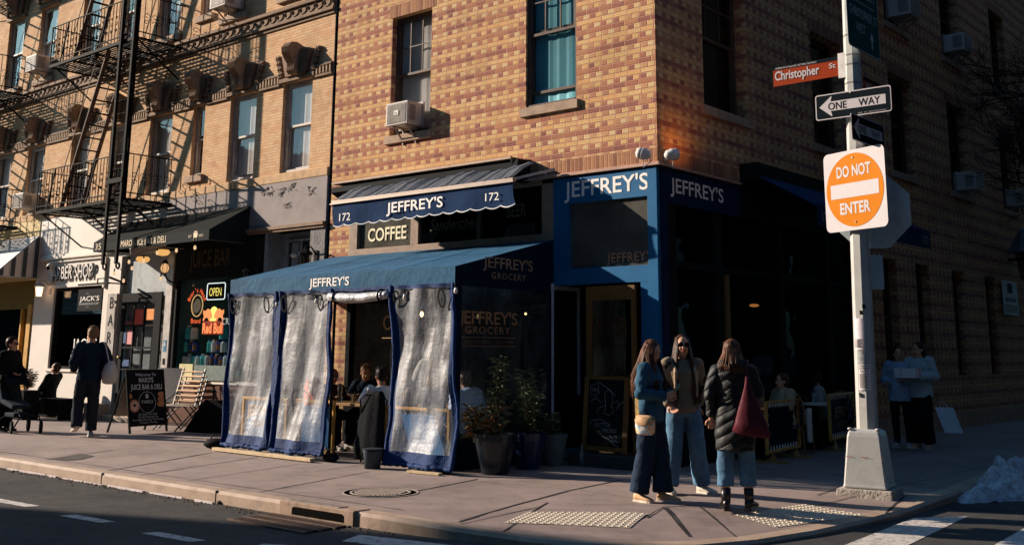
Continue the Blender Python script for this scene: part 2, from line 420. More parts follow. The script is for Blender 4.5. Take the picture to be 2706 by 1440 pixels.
# joints in the slabs, worn paint on the road
M_joint = P('slab_joint', (.045, .040, .038), .95, bump=.4)
M_seam = P('slab_seam', (.33, .27, .22), .9, bump=.2)
def gline(pts, wd, mb, dz=.004, jag=0):
    P3 = [Vector((p[0], p[1])) for p in pts]
    for a, b in zip(P3, P3[1:]):
        d = b - a; N_ = max(1, int(d.length / .25)); nn = Vector((-d.y, d.x)).normalized()
        prev = None
        for k in range(N_ + 1):
            q = a + d * k / N_ + nn * random.uniform(-jag, jag); ww = wd / 2 * random.uniform(.6, 1.3)
            cur = (q - nn * ww, q + nn * ww)
            if prev: mb.quad(*[(v.x, v.y, gz(v.x, v.y) + dz) for v in (prev[0], cur[0], cur[1], prev[1])])
            prev = cur
def gp(px, py, z=0): p = pix(px, py, 2, z); return (p.x, p.y)
m = MB(); k = .3793
for a, b, wd in [((288, 1243), (560, 1196), .030), ((372, 1255), (680, 1208), .022), ((496, 1270), (790, 1226), .014), ((685, 1300), (975, 1246), .018),
              ((1095, 1298), (1262, 1266), .026), ((1213, 1373), (1505, 1296), .035), ((1505, 1296), (1640, 1268), .03), ((1215, 1378), (1430, 1338), .018), ((1330, 1392), (1447, 1328), .03),
              ((1707, 1362), (1752, 1340), .022), ((1752, 1340), (1823, 1394), .026), ((1760, 1340), (1830, 1394), .012), ((1850, 1338), (1946, 1392), .02), ((1752, 1340), (1838, 1333), .014),
              ((2160, 1305), (2300, 1262), .016), ((2340, 1340), (2390, 1302), .03), ((190, 1205), (300, 1190), .02), ((830, 1245), (1010, 1222), .012)]:
    gline([gp(*a), gp(*b)], wd, m, jag=.003)
gline([(-12, -4.98), (-4.5, -4.98), (-2.4, -4.97), (.2, -4.96)], .012, m, jag=.006)
gline([(-30, -3.0), (-9, -3.0)], .012, m)
for xx in (-16, -14, -12): gline([(xx, -4.98), (xx - 1.6, -1)], .015, m)
gline([(1.2, -3.4), (2.9, -2.2), (3.0, 3.5)], .012, m)
for yy in (1.2, 3.4, 5.6, 8, 11): gline([(.3, yy), (3.2, yy - .2)], .014, m)
m.build('sidewalk_joints', M_joint, kind='structure')
m = MB()
gline([gp(*p) for p in ((1265, 1269), (1400, 1283), (1520, 1292), (1690, 1318))], .022, m)
gline([gp(120, 1207), gp(345, 1183)], .035, m)
gline([gp(0, 1192), gp(110, 1204)], .05, m)
m.build('sidewalk_seams', M_seam, kind='structure')
m = MB()
for px_, py_ in ((247, 1252), (566, 1297), (1213, 1380), (1838, 1418)):
    p_ = pix(px_, py_, 2, 0); m.box(p_.x - .0025, -5.385, ROAD, p_.x + .0025, -5.17, .0045) if px_ < 1000 else None
m.build('kerb_joints', M_joint, kind='structure')
# broken-out patch
m = MB(); pp = [gp(*p) for p in ((122, 1213), (215, 1199), (250, 1205), (215, 1214), (180, 1217))]
m.quad(*[(a, b, .005) for a, b in pp]); m.build('broken_patch', P('patch_gravel', (.10, .085, .075), .95, bump=1, bscale=70, dist=.02, var=.5, scale=60), kind='structure')

t = NT('worn_road_paint'); n1 = t.noise(14, 6, .75); n2 = t.noise(120, 2, .8)
f = t.ramp(t.m_('ADD', t.m_('MULTIPLY', n1, .65), t.m_('MULTIPLY', n2, .35)), [(.40, .0), (.50, 1.0)])
c = t.mix(f, (.06, .057, .053), (.50, .46, .42)); t.bsdf(c, .8, 0, t.bump(n2, .4, .005)); M_paint = t.m
RZ = ROAD + .004
def stripe(pts, nm='crosswalk_stripe'):
    MB().quad(*[(p[0], p[1], RZ) for p in pts]).build(nm, M_paint, kind='structure')
stripe([(4.02, -5.2), (4.50, -5.2), (4.10, -.55), (3.72, -1.05)])
stripe([(4.95, -3.6), (5.5, -3.6), (5.2, -.2), (4.76, -.8)])
stripe([(6.0, -3.0), (6.5, -3.0), (6.4, .5), (5.95, .3)])
for a, b in ((-4.45, -3.55), (-2.7, -1.98), (-1.15, -.45), (-6.4, -5.5)):
    stripe([(a, -6.98), (b, -6.93), (b + .05, -6.79), (a + .05, -6.83)], 'lane_mark')
stripe([(.35, -5.66), (1.95, -5.36), (2.1, -5.72), (.5, -6.0)], 'crosswalk_line')
stripe([(.1, -6.55), (.75, -6.2), (.85, -6.4), (.2, -6.8)], 'crosswalk_line')
# gutter dirt, puddle and icy strip along the kerb
M_ice = P('gutter_ice', (.62, .55, .55), .35, var=.3, scale=9, bump=.6, bscale=25)
m = MB(); xx = -14.0
while xx < -2.6:
    L = random.uniform(.25, 1.1); ww = random.uniform(.015, .045)
    y0 = -5.405 - random.uniform(0, .015)
    m.box(xx, y0 - ww, ROAD - .01, xx + L, y0, ROAD + random.uniform(.010, .022)); xx += L + random.uniform(.02, .3)
m.build('gutter_ice', M_ice, kind='stuff')
M_peb = P('gutter_grit', (.11, .085, .065), .9, var=.6, scale=30)
m = MB()
for i in range(520):
    xx = random.uniform(-11, .6); yy = -5.42 - abs(random.gauss(0, .10)); r = random.uniform(.005, .017)
    if xx > -1.3: yy = -5.42 - abs(random.gauss(0, .05))
    m.ell((xx, yy, ROAD + r * .4), r, r * random.uniform(.5, 1), r * .6, 5, 3)
m.build('gutter_grit', M_peb, kind='stuff')

# ------------------------------------------------------------------ facade helpers: F = 'L' (faces -y) or 'R' (faces +x); u along, d inward, z up
def fp(F, u, d, z): return (u, d, z) if F == 'L' else (-d, u, z)
def fbox(mb, F, u0, u1, d0, d1, z0, z1):
    a = fp(F, u0, d0, z0); b = fp(F, u1, d1, z1)
    return mb.box(min(a[0], b[0]), min(a[1], b[1]), z0, max(a[0], b[0]), max(a[1], b[1]), z1)
def wall_holes(mb, F, u0, u1, z0, z1, holes, rev=.22, d=0.0):
    us = sorted({u0, u1, *[h[0] for h in holes if u0 < h[0] < u1], *[h[1] for h in holes if u0 < h[1] < u1]})
    zs = sorted({z0, z1, *[h[2] for h in holes if z0 < h[2] < z1], *[h[3] for h in holes if z0 < h[3] < z1]})
    for a, b in zip(us, us[1:]):
        for c, e in zip(zs, zs[1:]):
            cu, cz = (a + b) / 2, (c + e) / 2
            if any(h[0] < cu < h[1] and h[2] < cz < h[3] for h in holes): continue
            mb.quad(fp(F, a, d, c), fp(F, b, d, c), fp(F, b, d, e), fp(F, a, d, e))
    for h in holes:
        a, b, c, e = max(h[0], u0), min(h[1], u1), max(h[2], z0), min(h[3], z1)
        if a >= b or c >= e: continue
        mb.quad(fp(F, a, d, c), fp(F, a, d + rev, c), fp(F, a, d + rev, e), fp(F, a, d, e))
        mb.quad(fp(F, b, d, c), fp(F, b, d + rev, c), fp(F, b, d + rev, e), fp(F, b, d, e))
        mb.quad(fp(F, a, d, e), fp(F, b, d, e), fp(F, b, d + rev, e), fp(F, a, d + rev, e))
        mb.quad(fp(F, a, d, c), fp(F, b, d, c), fp(F, b, d + rev, c), fp(F, a, d + rev, c))
def sash_window(parent, F, h, mframe, grid=None, blind=None, blind_z=0.0, rev=.22, fw=.05, open_=0.0, lower=None, gm=None):
    """double-hung window in hole h=(u0,u1,z0,z1): frame > upper sash, lower sash, glass, blind"""
    u0, u1, z0, z1 = h; d = rev - .10; zm = (z0 + z1) / 2 + .02
    m = MB()
    fbox(m, F, u0, u0 + fw, d, d + .10, z0, z1); fbox(m, F, u1 - fw, u1, d, d + .10, z0, z1)
    fbox(m, F, u0 + fw, u1 - fw, d, d + .10, z1 - fw, z1); fbox(m, F, u0 + fw, u1 - fw, d - .02, d + .10, z0, z0 + fw * .8)
    w_ = m.build('window', mframe, parent)
    a, b = u0 + fw + .002, u1 - fw - .002; s_ = .038
    def sash(zb, zt, dd, g):
        q = MB(); fbox(q, F, a, a + s_, dd, dd + .035, zb, zt); fbox(q, F, b - s_, b, dd, dd + .035, zb, zt)
        fbox(q, F, a + s_, b - s_, dd, dd + .035, zt - s_, zt); fbox(q, F, a + s_, b - s_, dd, dd + .035, zb, zb + s_ * 1.15)
        if g:
            for i in range(1, g[0]):
                uu = a + (b - a) * i / g[0]; fbox(q, F, uu - .011, uu + .011, dd + .004, dd + .026, zb + s_ * 1.15, zt - s_)
            for j in range(1, g[1]):
                zz = zb + (zt - zb) * j / g[1]; fbox(q, F, a + s_, b - s_, dd + .006, dd + .024, zz - .011, zz + .011)
        q.build('sash', mframe, w_)
        MB().quad(fp(F, a + s_, dd + .02, zb + s_), fp(F, b - s_, dd + .02, zb + s_), fp(F, b - s_, dd + .02, zt - s_), fp(F, a + s_, dd + .02, zt - s_)).build('glass', gm or G_win, w_)
    sash(zm - .02, z1 - fw, d + .012, grid)
    sash(z0 + fw * .8 + open_, zm + .02 + open_ * .3, d + .055, lower)
    if blind:
        zb = z0 + .04 + blind_z
        q = MB(); N_ = 14; rows = []
        for i in range(N_ + 1):
            uu = a + (b - a) * i / N_; dd = d + .105 + .006 * math.sin(i * 1.9 + u0 * 7)
            rows.append((fp(F, uu, dd, zb), fp(F, uu, dd, z1 - .03)))
        for i in range(N_): q.quad(rows[i][0], rows[i + 1][0], rows[i + 1][1], rows[i][1])
        q.build('blind', blind, w_)
    return w_
def backing(mb, F, u0, u1, z0, z1, dep=2.5):
    """dark room behind an opening"""
    mb.quad(fp(F, u0, dep, z0), fp(F, u1, dep, z0), fp(F, u1, dep, z1), fp(F, u0, dep, z1))
    for uu in (u0, u1): mb.quad(fp(F, uu, .3, z0), fp(F, uu, dep, z0), fp(F, uu, dep, z1), fp(F, uu, .3, z1))
    for zz in (z0 + .001, z1): mb.quad(fp(F, u0, .3, zz), fp(F, u1, .3, zz), fp(F, u1, dep, zz), fp(F, u0, dep, zz))

# ================================================================== corner building
CB = empty('brick_building', (0, 0, 0), 'corner building of patterned yellow and brown brick above a blue storefront', 'building')
TOP = 15.0
HL = [(-5.58, -4.58, 5.24, 7.42), (-2.44, -1.43, 5.30, 7.62), (-5.58, -4.58, 8.6, 10.8), (-2.44, -1.43, 8.6, 10.9)]
HR = [(1.33, 2.72, 5.24, 7.6), (5.17, 6.5, 5.24, 7.35), (8.85, 10.15, 5.24, 7.35), (12.35, 13.65, 5.24, 7.35), (16.2, 17.5, 5.24, 7.35), (20, 21.3, 5.24, 7.35)]
HR += [(a, b, 8.45, 10.6) for a, b, _, _ in HR]
LOWR = [(7.9, 8.7, 1.1, 3.4), (9.7, 10.5, 1.1, 3.4), (11.9, 12.7, 1.1, 3.4), (14.2, 15.0, 1.1, 3.4), (18, 18.9, 0, 2.6)]
m = MB()
wall_holes(m, 'L', -7.1, 0, 4.19, TOP, HL, .30)
wall_holes(m, 'R', 0, 30, 4.19, TOP, HR, .30)
wall_holes(m, 'R', 7.1, 30, 0, 4.19, LOWR, .28)
wall_holes(m, 'L', -7.1, -6.55, 0, 4.19, [], .1)
m.quad((-6.55, 0, 0), (-6.55, .25, 0), (-6.55, .25, 4.19), (-6.55, 0, 4.19))
m.quad((-7.1, 0, TOP), (0, 0, TOP), (0, 30, TOP), (-7.1, 30, TOP)); m.quad((-7.1, 30, 0), (0, 30, 0), (0, 30, TOP), (-7.1, 30, TOP)); m.quad((-7.1, .3, 0), (-7.1, 30, 0), (-7.1, 30, TOP), (-7.1, .3, TOP))
m.build('wall', BR_C, CB)
# soldier courses
m = MB()
def sold(F, a, b, z0, z1): fbox(m, F, a, b, -.004, .02, z0, z1)
sold('L', -2.4, .004, 4.175, 4.385); sold('R', 0.0, 2.3, 4.175, 4.385)
for F, HH in (('L', HL), ('R', HR)):
    for h in HH: sold(F, h[0] - .1, h[1] + .1, h[3], h[3] + .235)
build_each(m, 'soldier_course', BR_S, CB)
for h in HL + [None] + HR:
    if h is None: FF = 'R'; continue
    if h is HL[0]: FF = 'L'
    q = MB(); fbox(q, FF, h[0] - .09, h[1] + .05, -.05, .26, h[2] - .145, h[2] - .005)
    q.build('window_sill', M_sill, CB, bevel=.006)
W1_ = sash_window(CB, 'L', HL[0], M_darkframe, (3, 2), M_curtain, 0, .21)
W2_ = sash_window(CB, 'L', HL[1], M_darkframe, (3, 2), M_cyan, .02, .14, open_=.18)
for h in HL[2:]: sash_window(CB, 'L', h, M_darkframe, (3, 2), M_curtain, 0, .30)
for i, h in enumerate(HR): sash_window(CB, 'R', h, M_darkframe, (3, 2), M_dark if i % 2 else None, .6, .30)
for h in LOWR[:4]: sash_window(CB, 'R', h, M_darkframe, (2, 3), None, 0, .28)
m = MB()
for h in HL: backing(m, 'L', h[0] - .01, h[1] + .01, h[2] - .01, h[3] + .01, 1.2)
for h in HR + LOWR: backing(m, 'R', h[0] - .01, h[1] + .01, h[2] - .01, h[3] + .01, 1.2)
m.build('dark_interior', M_dark, CB)
# storefront, left face --------------------------------------------------
m = MB(); fbox(m, 'L', -2.45, .075, -.075, 0, 4.125, 4.155); fbox(m, 'R', 0.0, 2.3, -.075, 0, 4.125, 4.155); fbox(m, 'L', -2.45, .05, -.05, 0, 4.155, 4.175)
m.build('cornice_ledge', M_ledge, CB)
sign_board_ = MB()
b_ = sign_board_
fbox(b_, 'L', -1.86, -.16, -.03, .1, 3.70, 4.10); fbox(b_, 'L', -.16, 0.0, -.035, .1, 0.0, 4.105); fbox(b_, 'L', -1.86, -1.56, -.03, .1, 2.50, 3.70)
fbox(b_, 'L', -1.56, -.16, -.03, .1, 2.50, 2.735)
fbox(b_, 'L', -.30, -.16, -.028, .1, 0, 2.5)
b_.build('blue_storefront', M_blue, CB, bevel=.004)
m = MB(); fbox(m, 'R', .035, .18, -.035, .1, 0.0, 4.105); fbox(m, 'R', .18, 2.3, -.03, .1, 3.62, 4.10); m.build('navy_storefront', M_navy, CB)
MB().quad((-1.56, .02, 2.735), (-.16, .02, 2.735), (-.16, .02, 3.70), (-1.56, .02, 3.70)).build('transom_glass', G_dusty, CB)
text("JEFFREY'S", 'shop_lettering', (-1.64, -.032, 3.80), (1, 0, 0), (0, 0, 1), .235, M_text, CB, bold=.012, width=1.50, ext=.003)
text("JEFFREY'S", 'shop_lettering', (.032, .27, 3.78), (0, 1, 0), (0, 0, 1), .21, M_text, CB, bold=.012, width=1.50, ext=.003)
text("JEFFREY'S", 'window_lettering', (-.90, .012, 2.80), (1, 0, 0), (0, 0, 1), .13, P('copper_lettering', (.42, .20, .12), .5, bump=0), CB, bold=.014, width=.80, sp=1.1)
# transoms over the terrace
TX = (-6.40, -4.95, -4.80, -3.4, -2.0)
m = MB()
fbox(m, 'L', -6.55, -1.86, -.02, .1, 3.17, 3.29); fbox(m, 'L', -6.55, -6.33, -.01, .1, 3.29, 4.19); fbox(m, 'L', -4.97, -4.78, -.01, .1, 3.29, 4.19)
fbox(m, 'L', -2.1, -1.86, -.01, .1, 3.29, 4.19); fbox(m, 'L', -6.33, -1.86, -.01, .1, 4.05, 4.19)
m.build('transom_frame', M_taupe, CB, bevel=.008)
m = MB(); fbox(m, 'L', -3.45, -3.38, 0, .1, 3.29, 4.05); m.build('transom_mullion', M_darkframe, CB)
MB().quad((-6.33, .05, 3.29), (-4.97, .05, 3.29), (-4.97, .05, 4.05), (-6.33, .05, 4.05)).build('coffee_glass', G_dusty, CB)
MB().quad((-4.78, .05, 3.29), (-2.1, .05, 3.29), (-2.1, .05, 4.05), (-4.78, .05, 4.05)).build('transom_glass', G_shop, CB)
text('COFFEE', 'window_lettering', (-6.10, .04, 3.42), (1, 0, 0), (0, 0, 1), .225, P('cream_lettering', (.72, .66, .45), .5, bump=0), CB, bold=.016, width=.98)
text('Sandwiches', 'window_lettering', (-4.55, .04, 3.50), (1, 0, 0), (0, 0, 1), .2, P('faded_lettering', (.12, .10, .07), .6, bump=0), CB, width=1.1, shear=.3)
text('BEER', 'window_lettering', (-2.85, .04, 3.60), (1, 0, 0), (0, 0, 1), .2, MATS['faded_lettering'], CB, width=.4, bold=.01)
# shop window inside the terrace
m = MB()
for a, b in ((-6.55, -6.45), (-4.75, -4.68), (-3.3, -3.22), (-1.98, -1.86)): fbox(m, 'L', a, b, 0, .1, .85, 3.17)
fbox(m, 'L', -6.55, -1.86, 0, .12, 0, .85)
m.build('shop_window_frame', M_black, CB)
MB().quad((-6.45, .06, .85), (-1.98, .06, .85), (-1.98, .06, 3.17), (-6.45, .06, 3.17)).build('shop_window_glass', G_shop, CB)
text('OYSTERS', 'window_lettering', (-5.64, .05, 1.88), (1, 0, 0), (0, 0, 1), .25, M_gold, CB, width=1.25, bold=-.004)
m = MB(); fbox(m, 'L', -5.66, -4.2, .045, .05, 1.74, 1.752); m.build('window_rule', M_gold, CB)
# entrance: recessed, one door standing open, one mirror-glass door
m = MB(); m.quad((-1.86, .06, 0.005), (-.3, .06, 0.005), (-.3, 2.5, 0.005), (-1.86, 2.5, 0.005)); m.quad((-1.86, 2.5, 0), (-.3, 2.5, 0), (-.3, 2.5, 2.6), (-1.86, 2.5, 2.6))
m.quad((-1.87, .1, 0), (-1.87, 2.5, 0), (-1.87, 2.5, 2.6), (-1.87, .1, 2.6)); m.quad((-.3, .1, 0), (-.3, 2.5, 0), (-.3, 2.5, 2.6), (-.3, .1, 2.6)); m.quad((-1.87, .1, 2.5), (-.3, .1, 2.5), (-.3, 2.5, 2.5), (-1.87, 2.5, 2.5))
m.build('entrance_recess', M_dark, CB)
M_dframe = P('slate_door_frame', (.45, .55, .62), .5)
d1 = MB(); X = -1.86
d1.box(X - .02, -.09, 0.0, X + .02, -.03, 2.53); d1.box(X - .02, .56, .9, X + .02, .62, 2.52); d1.box(X - .02, -.03, 2.44, X + .02, .56, 2.52); d1.box(X - .02, -.03, 0.02, X + .02, .56, .14)
dr = d1.build('door', M_dframe, CB, bevel=.004, label='tall glass door standing open with a slate frame')
MB().box(X - .006, -.03, .14, X + .006, .56, 2.44).build('door_glass', G_door, dr)
MB().tube([(X + .06, -.13, 1.05), (X + .06, -.13, 1.42)], .009).tube([(X + .06, -.13, 1.1), (X, -.08, 1.1)], .006).tube([(X + .06, -.13, 1.37), (X, -.08, 1.37)], .006).build('door_handle', M_steel, dr)
d2 = MB()
fbox(d2, 'L', -1.20, -1.10, -.10, -.045, 0.01, 2.46); fbox(d2, 'L', -.42, -.36, -.10, -.045, 0.01, 2.46); fbox(d2, 'L', -1.10, -.42, -.10, -.045, 2.26, 2.46); fbox(d2, 'L', -1.10, -.42, -.10, -.045, .01, .2)
dr = d2.build('door', M_wood, CB, label='golden wood framed door with mirror dark glass')
fbox(MB(), 'L', -1.10, -.42, -.08, -.07, .2, 2.26).build('door_glass', G_door, dr)
# storefront, right face: dark open cafe front
m = MB()
for a, b in ((.18, .45), (1.55, 1.75), (3.6, 3.75), (5.4, 5.55), (6.75, 7.1)): fbox(m, 'R', a, b, 0, .2, 0, 3.62)
fbox(m, 'R', 2.3, 7.1, 0, .2, 3.62, 4.19); fbox(m, 'R', .45, 1.55, 0, .2, 0, .5); fbox(m, 'R', .18, 7.1, .02, .2, 2.72, 2.82)
m.build('cafe_front_frame', M_black, CB)
m = MB(); fbox(m, 'R', 1.80, 1.90, -.02, .06, 0, 2.7); fbox(m, 'R', 6.62, 6.72, -.02, .06, 0, 2.9); build_each(m, 'door_post', P('dull_ochre', (.16, .09, .03), .6), CB)
for a, b in ((.45, 1.55), (1.9, 3.6), (3.75, 5.4), (5.55, 6.62)):
    MB().quad((-.08, a, .5 if a < 1 else .02), (-.08, b, .5 if a < 1 else .02), (-.08, b, 2.72), (-.08, a, 2.72)).build('cafe_glass', G_door if a < 1 else G_shop, CB)
    MB().quad((-.08, a, 2.82), (-.08, b, 2.82), (-.08, b, 3.62), (-.08, a, 3.62)).build('cafe_glass', G_shop, CB)
m = MB(); m.quad((-5, .3, 0.004), (-.2, .3, 0.004), (-.2, 7, 0.004), (-5, 7, 0.004)); m.quad((-5, .3, 3.9), (-.2, .3, 3.9), (-.2, 7, 3.9), (-5, 7, 3.9))
m.quad((-5, .3, 0), (-5, 7, 0), (-5, 7, 3.9), (-5, .3, 3.9)); m.quad((-5, 7, 0), (-.2, 7, 0), (-.2, 7, 3.9), (-5, 7, 3.9)); m.quad((-6.5, 3, 0), (-1.9, 3, 0), (-1.9, 3, 3.9), (-6.5, 3, 3.9))
m.quad((-6.5, 3, 3.16), (-1.9, 3, 3.16), (-1.9, .15, 3.16), (-6.5, .15, 3.16))
m.build('cafe_interior', M_dark, CB)
# things on the dark side wall lower down
m = MB(); fbox(m, 'R', 7.1, 30, -.05, 0, 0, .35); m.build('wall_plinth', M_sill, CB)

# ================================================================== tenement building, left
TB = empty('tenement_building', (-7.19, 0, 0), 'tan brick tenement with carved keystones over its windows and three small shops below', 'building')
WU = [(-8.70, -7.79), (-10.47, -9.57), (-11.83, -11.39), (-13.57, -12.65), (-15.31, -14.45), (-17.18, -16.28), (-19.5, -18.55), (-21.4, -20.45), (-22.85, -22.4), (-24.6, -23.7), (-26.4, -25.5)]
H2 = [(a, b, 4.90 if b - a > .5 else 5.16, 6.70) for a, b in WU]
H3 = [(a + .0, b + .0, 8.50 if b - a > .5 else 8.72, 10.5) for a, b in WU]
H3[1] = (-11.07 + .15, -10.15, 8.50, 10.5); H3[0] = (-8.9, -8.0, 8.55, 10.5)
EL = -30
m = MB(); wall_holes(m, 'L', EL, -7.19, 4.72, 14, H2 + H3, .18)
m.quad((-7.19, 0, 4.72), (-7.19, 0, 14), (-7.19, .2, 14), (-7.19, .2, 4.72)); m.quad((EL, 0, 14), (-7.19, 0, 14), (-7.19, 14, 14), (EL, 14, 14)); m.quad((EL, 14, 0), (-7.19, 14, 0), (-7.19, 14, 14), (EL, 14, 14)); m.quad((EL, 0, 0), (EL, 14, 0), (EL, 14, 14), (EL, 0, 14)); m.quad((-7.19, .3, 0), (-7.19, 14, 0), (-7.19, 14, 14), (-7.19, .3, 14))
m.build('wall', BR_P, TB)
m = MB(); m.box(-7.188, .03, 0, -7.102, .2, 14); m.build('party_gap', M_dark, TB)
m = MB()
for i, h in enumerate(H2 + H3): backing(m, 'L', h[0] - .01, h[1] + .01, h[2] - .01, h[3] + .01, .9)
m.build('dark_interior', M_dark, TB)
for i, h in enumerate(H2): sash_window(TB, 'L', h, M_whitef, None, M_dark if h[1] - h[0] < .5 else M_blind, random.choice((0, 0, .1, .25)), .18, .07)
for i, h in enumerate(H3): sash_window(TB, 'L', h, M_whitef, None, M_blind if i not in (1, 2, 4) else M_curtain, random.choice((0, .1, .5)), .18, .07)
# sills
m = MB(); m.box(EL, -.04, 4.72, -7.2, .02, 4.88)
m.build('sill_band', P('tan_stone', (.50, .33, .19), .85, bump=.4, bscale=30), TB, bevel=.006)
for h in [H2[2], H2[8]] + H3:
    q = MB(); fbox(q, 'L', h[0] - .1, h[1] + .1, -.07, .15, h[2] - .15, h[2] - .003); q.build('window_sill', M_sill, TB, bevel=.006)
# wave cornice: moulded strip with running-dog scrolls in relief
m = MB(); m.box(EL, -.07, 7.93, -7.2, .02, 7.99); m.box(EL, -.05, 7.99, -7.2, .02, 8.19); m.box(EL, -.10, 8.19, -7.2, .02, 8.26); m.box(EL, -.03, 7.86, -7.2, .02, 7.93)
m.build('cornice', M_terra, TB, bevel=.006)
m = MB(); xx = -26.0
while xx < -7.35:
    pts = []
    for k in range(15):
        a = k / 14 * 1.75 * math.pi; r = .068 * (1 - k / 14 * .72)
        pts.append((xx + .13 + .8 * r * math.cos(math.pi * 1.15 - a) , -.056, 8.095 + r * math.sin(math.pi * 1.15 - a)))
    pts = [(xx - .05, -.056, 8.02), (xx + .02, -.056, 8.025)] + pts
    m.tube(pts, .012, 4); xx += .245
m.build('scroll_relief', P('terracotta_light', (.30, .21, .14), .8, bump=.3), TB)
# dentil belt between window heads
m = MB(); md = MB()
edges = [-7.2] + [e for a, b in WU for e in (b + .10, a - .10)] + [EL]
for b, a in zip(edges[0::2], edges[1::2]):
    if b - a < .1: continue
    m.box(a, -.045, 6.66, b, .02, 6.70); m.box(a, -.055, 6.86, b, .02, 6.90); m.box(a, -.015, 6.70, b, .02, 6.86)
    k = int((b - a) / .085)
    for i in range(k):
        uu = a + (i + .5) * (b - a) / k; md.box(uu - .022, -.045, 6.71, uu + .022, -.012, 6.85)
build_each(m, 'belt_course', M_terra, TB); md.build('dentil_row', MATS['terracotta_light'], TB, bevel=.003)
# keystones with scroll, cheeks and side ornaments
def keystone(a, b, z):
    c = (a + b) / 2; w_ = min(.5, (b - a) * .52)
    q = MB()
    q.box(a - .09, -.06, z, b + .09, .02, z + .085)
    for s in (-1, 1):
        q.prism([(c + s * .10, -.10, z + .085), (c + s * w_ * .62, -.10, z + .085), (c + s * w_ * .95, -.10, z + .55), (c + s * .16, -.10, z + .60)], (0, .12, 0))
    k = q.build('keystone', M_terra, TB, bevel=.008)
    q = MB()
    # console: S-profile swept across the width, wider at the top
    prof = [(-.14, .10), (-.20, .16), (-.18, .25), (-.19, .32), (-.26, .40), (-.33, .50), (-.34, .60), (-.27, .69), (-.15, .71), (0, .66), (0, .08)]
    n_ = len(prof); L_ = [(c - .085 - .05 * (zz / .7), yy, z + zz) for yy, zz in prof]; R_ = [(c + .085 + .05 * (zz / .7), yy, z + zz) for yy, zz in prof]
    q.rings([L_, R_])
    for j in range(5):
        uu = c - .10 + .05 * j
        q.tube([(uu * 1.0, yy - .012, z + zz) for yy, zz in prof[:9]], .016, 5)
    q.build('console_scroll', MATS['terracotta_light'], k)
    q = MB()
    for s in (-1, 1):
        for j in range(4):
            zz = z + .13 + j * .115; uc = c + s * (w_ * .98 + .05 + j * .035)
            q.box(uc - .055, -.06, zz, uc + .055, .01, zz + .10)
            for e in (-.028, .028): q.ell((uc + e, -.065, zz + .05), .022, .02, .035, 6, 4)
    q.build('leaf_block', M_terra, k)
for a, b in WU[:9]: keystone(a, b, 6.70)
for a, b, c_, d_ in H3[3:8]:
    keystone(a, b, 10.5)
# grey sign frieze over the middle shop, white over the barber, yellow at the far end
m = MB(); m.box(-12.55, -.03, 3.86, -7.2, .05, 4.715); m.build('sign_frieze', M_greyf, TB, label='blank grey peeling sign band')
m = MB()
for a, z0, z1 in ((-9.0, 4.5, 4.66), (-8.6, 4.45, 4.6), (-9.15, 4.5, 4.64), (-8.4, 4.2, 4.3), (-8.3, 4.52, 4.66), (-7.7, 4.4, 4.55)):
    for j in range(3):
        x0 = a + j * .05; pts = [(x0 + random.uniform(-.1, .1), -.034 - .004 * i, z1 - (z1 - z0) * i / 4 + random.uniform(-.01, .01)) for i in range(5)]; m.tube(pts, .006, 4)
m.build('peeling_paint', P('paint_flake', (.42, .38, .36), .8), TB)
m = MB(); m.box(-9.6, -.10, 3.80, -7.2, .02, 3.86); m.box(-9.6, -.07, 3.75, -7.2, .02, 3.80); m.build('frieze_moulding', P('brown_moulding', (.22, .14, .09), .7), TB)
# grey pier and side entrance at the right end
m = MB(); m.box(-7.62, -.03, 0, -7.2, .05, 3.75); m.build('pier', P('grey_stucco', (.20, .19, .19), .9, bump=.9, bscale=22, dist=.02), TB)
m = MB(); m.box(-8.95, .25, 0, -7.62, .3, 3.75); m.build('side_door_wall', P('pale_grey_paint', (.22, .24, .26), .7), TB)
q = MB()
q.box(-8.62, .19, 3.0, -8.57, .25, 3.62); q.box(-7.80, .19, 3.0, -7.75, .25, 3.62); q.box(-8.57, .19, 3.57, -7.8, .25, 3.62); q.box(-8.57, .19, 3.0, -7.8, .25, 3.05); q.box(-8.2, .2, 3.05, -8.17, .245, 3.57); q.box(-8.57, .205, 3.3, -7.8, .24, 3.325)
f_ = q.build('transom_window', MATS['pale_grey_paint'], TB); MB().quad((-8.57, .235, 3.05), (-7.8, .235, 3.05), (-7.8, .235, 3.57), (-8.57, .235, 3.57)).build('glass', G_shop, f_)
q = MB(); q.box(-8.55, .18, .1, -7.72, .25, 2.9); q.build('side_door', M_black, TB)
q = MB(); q.box(-9.0, -.03, 0, -8.9, .25, 3.8); q.build('pier', MATS['pale_grey_paint'], TB)
# juice bar shopfront
m = MB(); m.box(-12.1, -.02, 2.95, -9.0, .08, 3.86); m.build('shop_fascia', M_black, TB)
text('JUICE BAR', 'shop_lettering', (-11.55, -.03, 3.20), (1, 0, 0), (0, 0, 1), .34, P('dim_gold', (.09, .065, .035), .5, bump=0), TB, width=1.45, bold=.01)
m = MB(); m.box(-12.1, -.03, .86, -9.0, .25, .92); m.build('shop_sill', M_white, TB)
m = MB(); wall_holes(m, 'L', -12.1, -9.0, 0, .86, [], .1); m.build('stall_riser', brick_mat('dark_red_brick', 'plain2') if False else P('dark_riser', (.10, .045, .03), .85, bump=.6, bscale=25), TB)
q = MB()
for a, b in ((-12.1, -11.98), (-9.12, -9.0)): q.box(a, -.02, .92, b, .08, 2.95)
q.build('shop_window_frame', M_black, TB)
MB().quad((-11.98, .04, .92), (-9.12, .04, .92), (-9.12, .04, 2.95), (-11.98, .04, 2.95)).build('shop_window_glass', G_barber, TB)
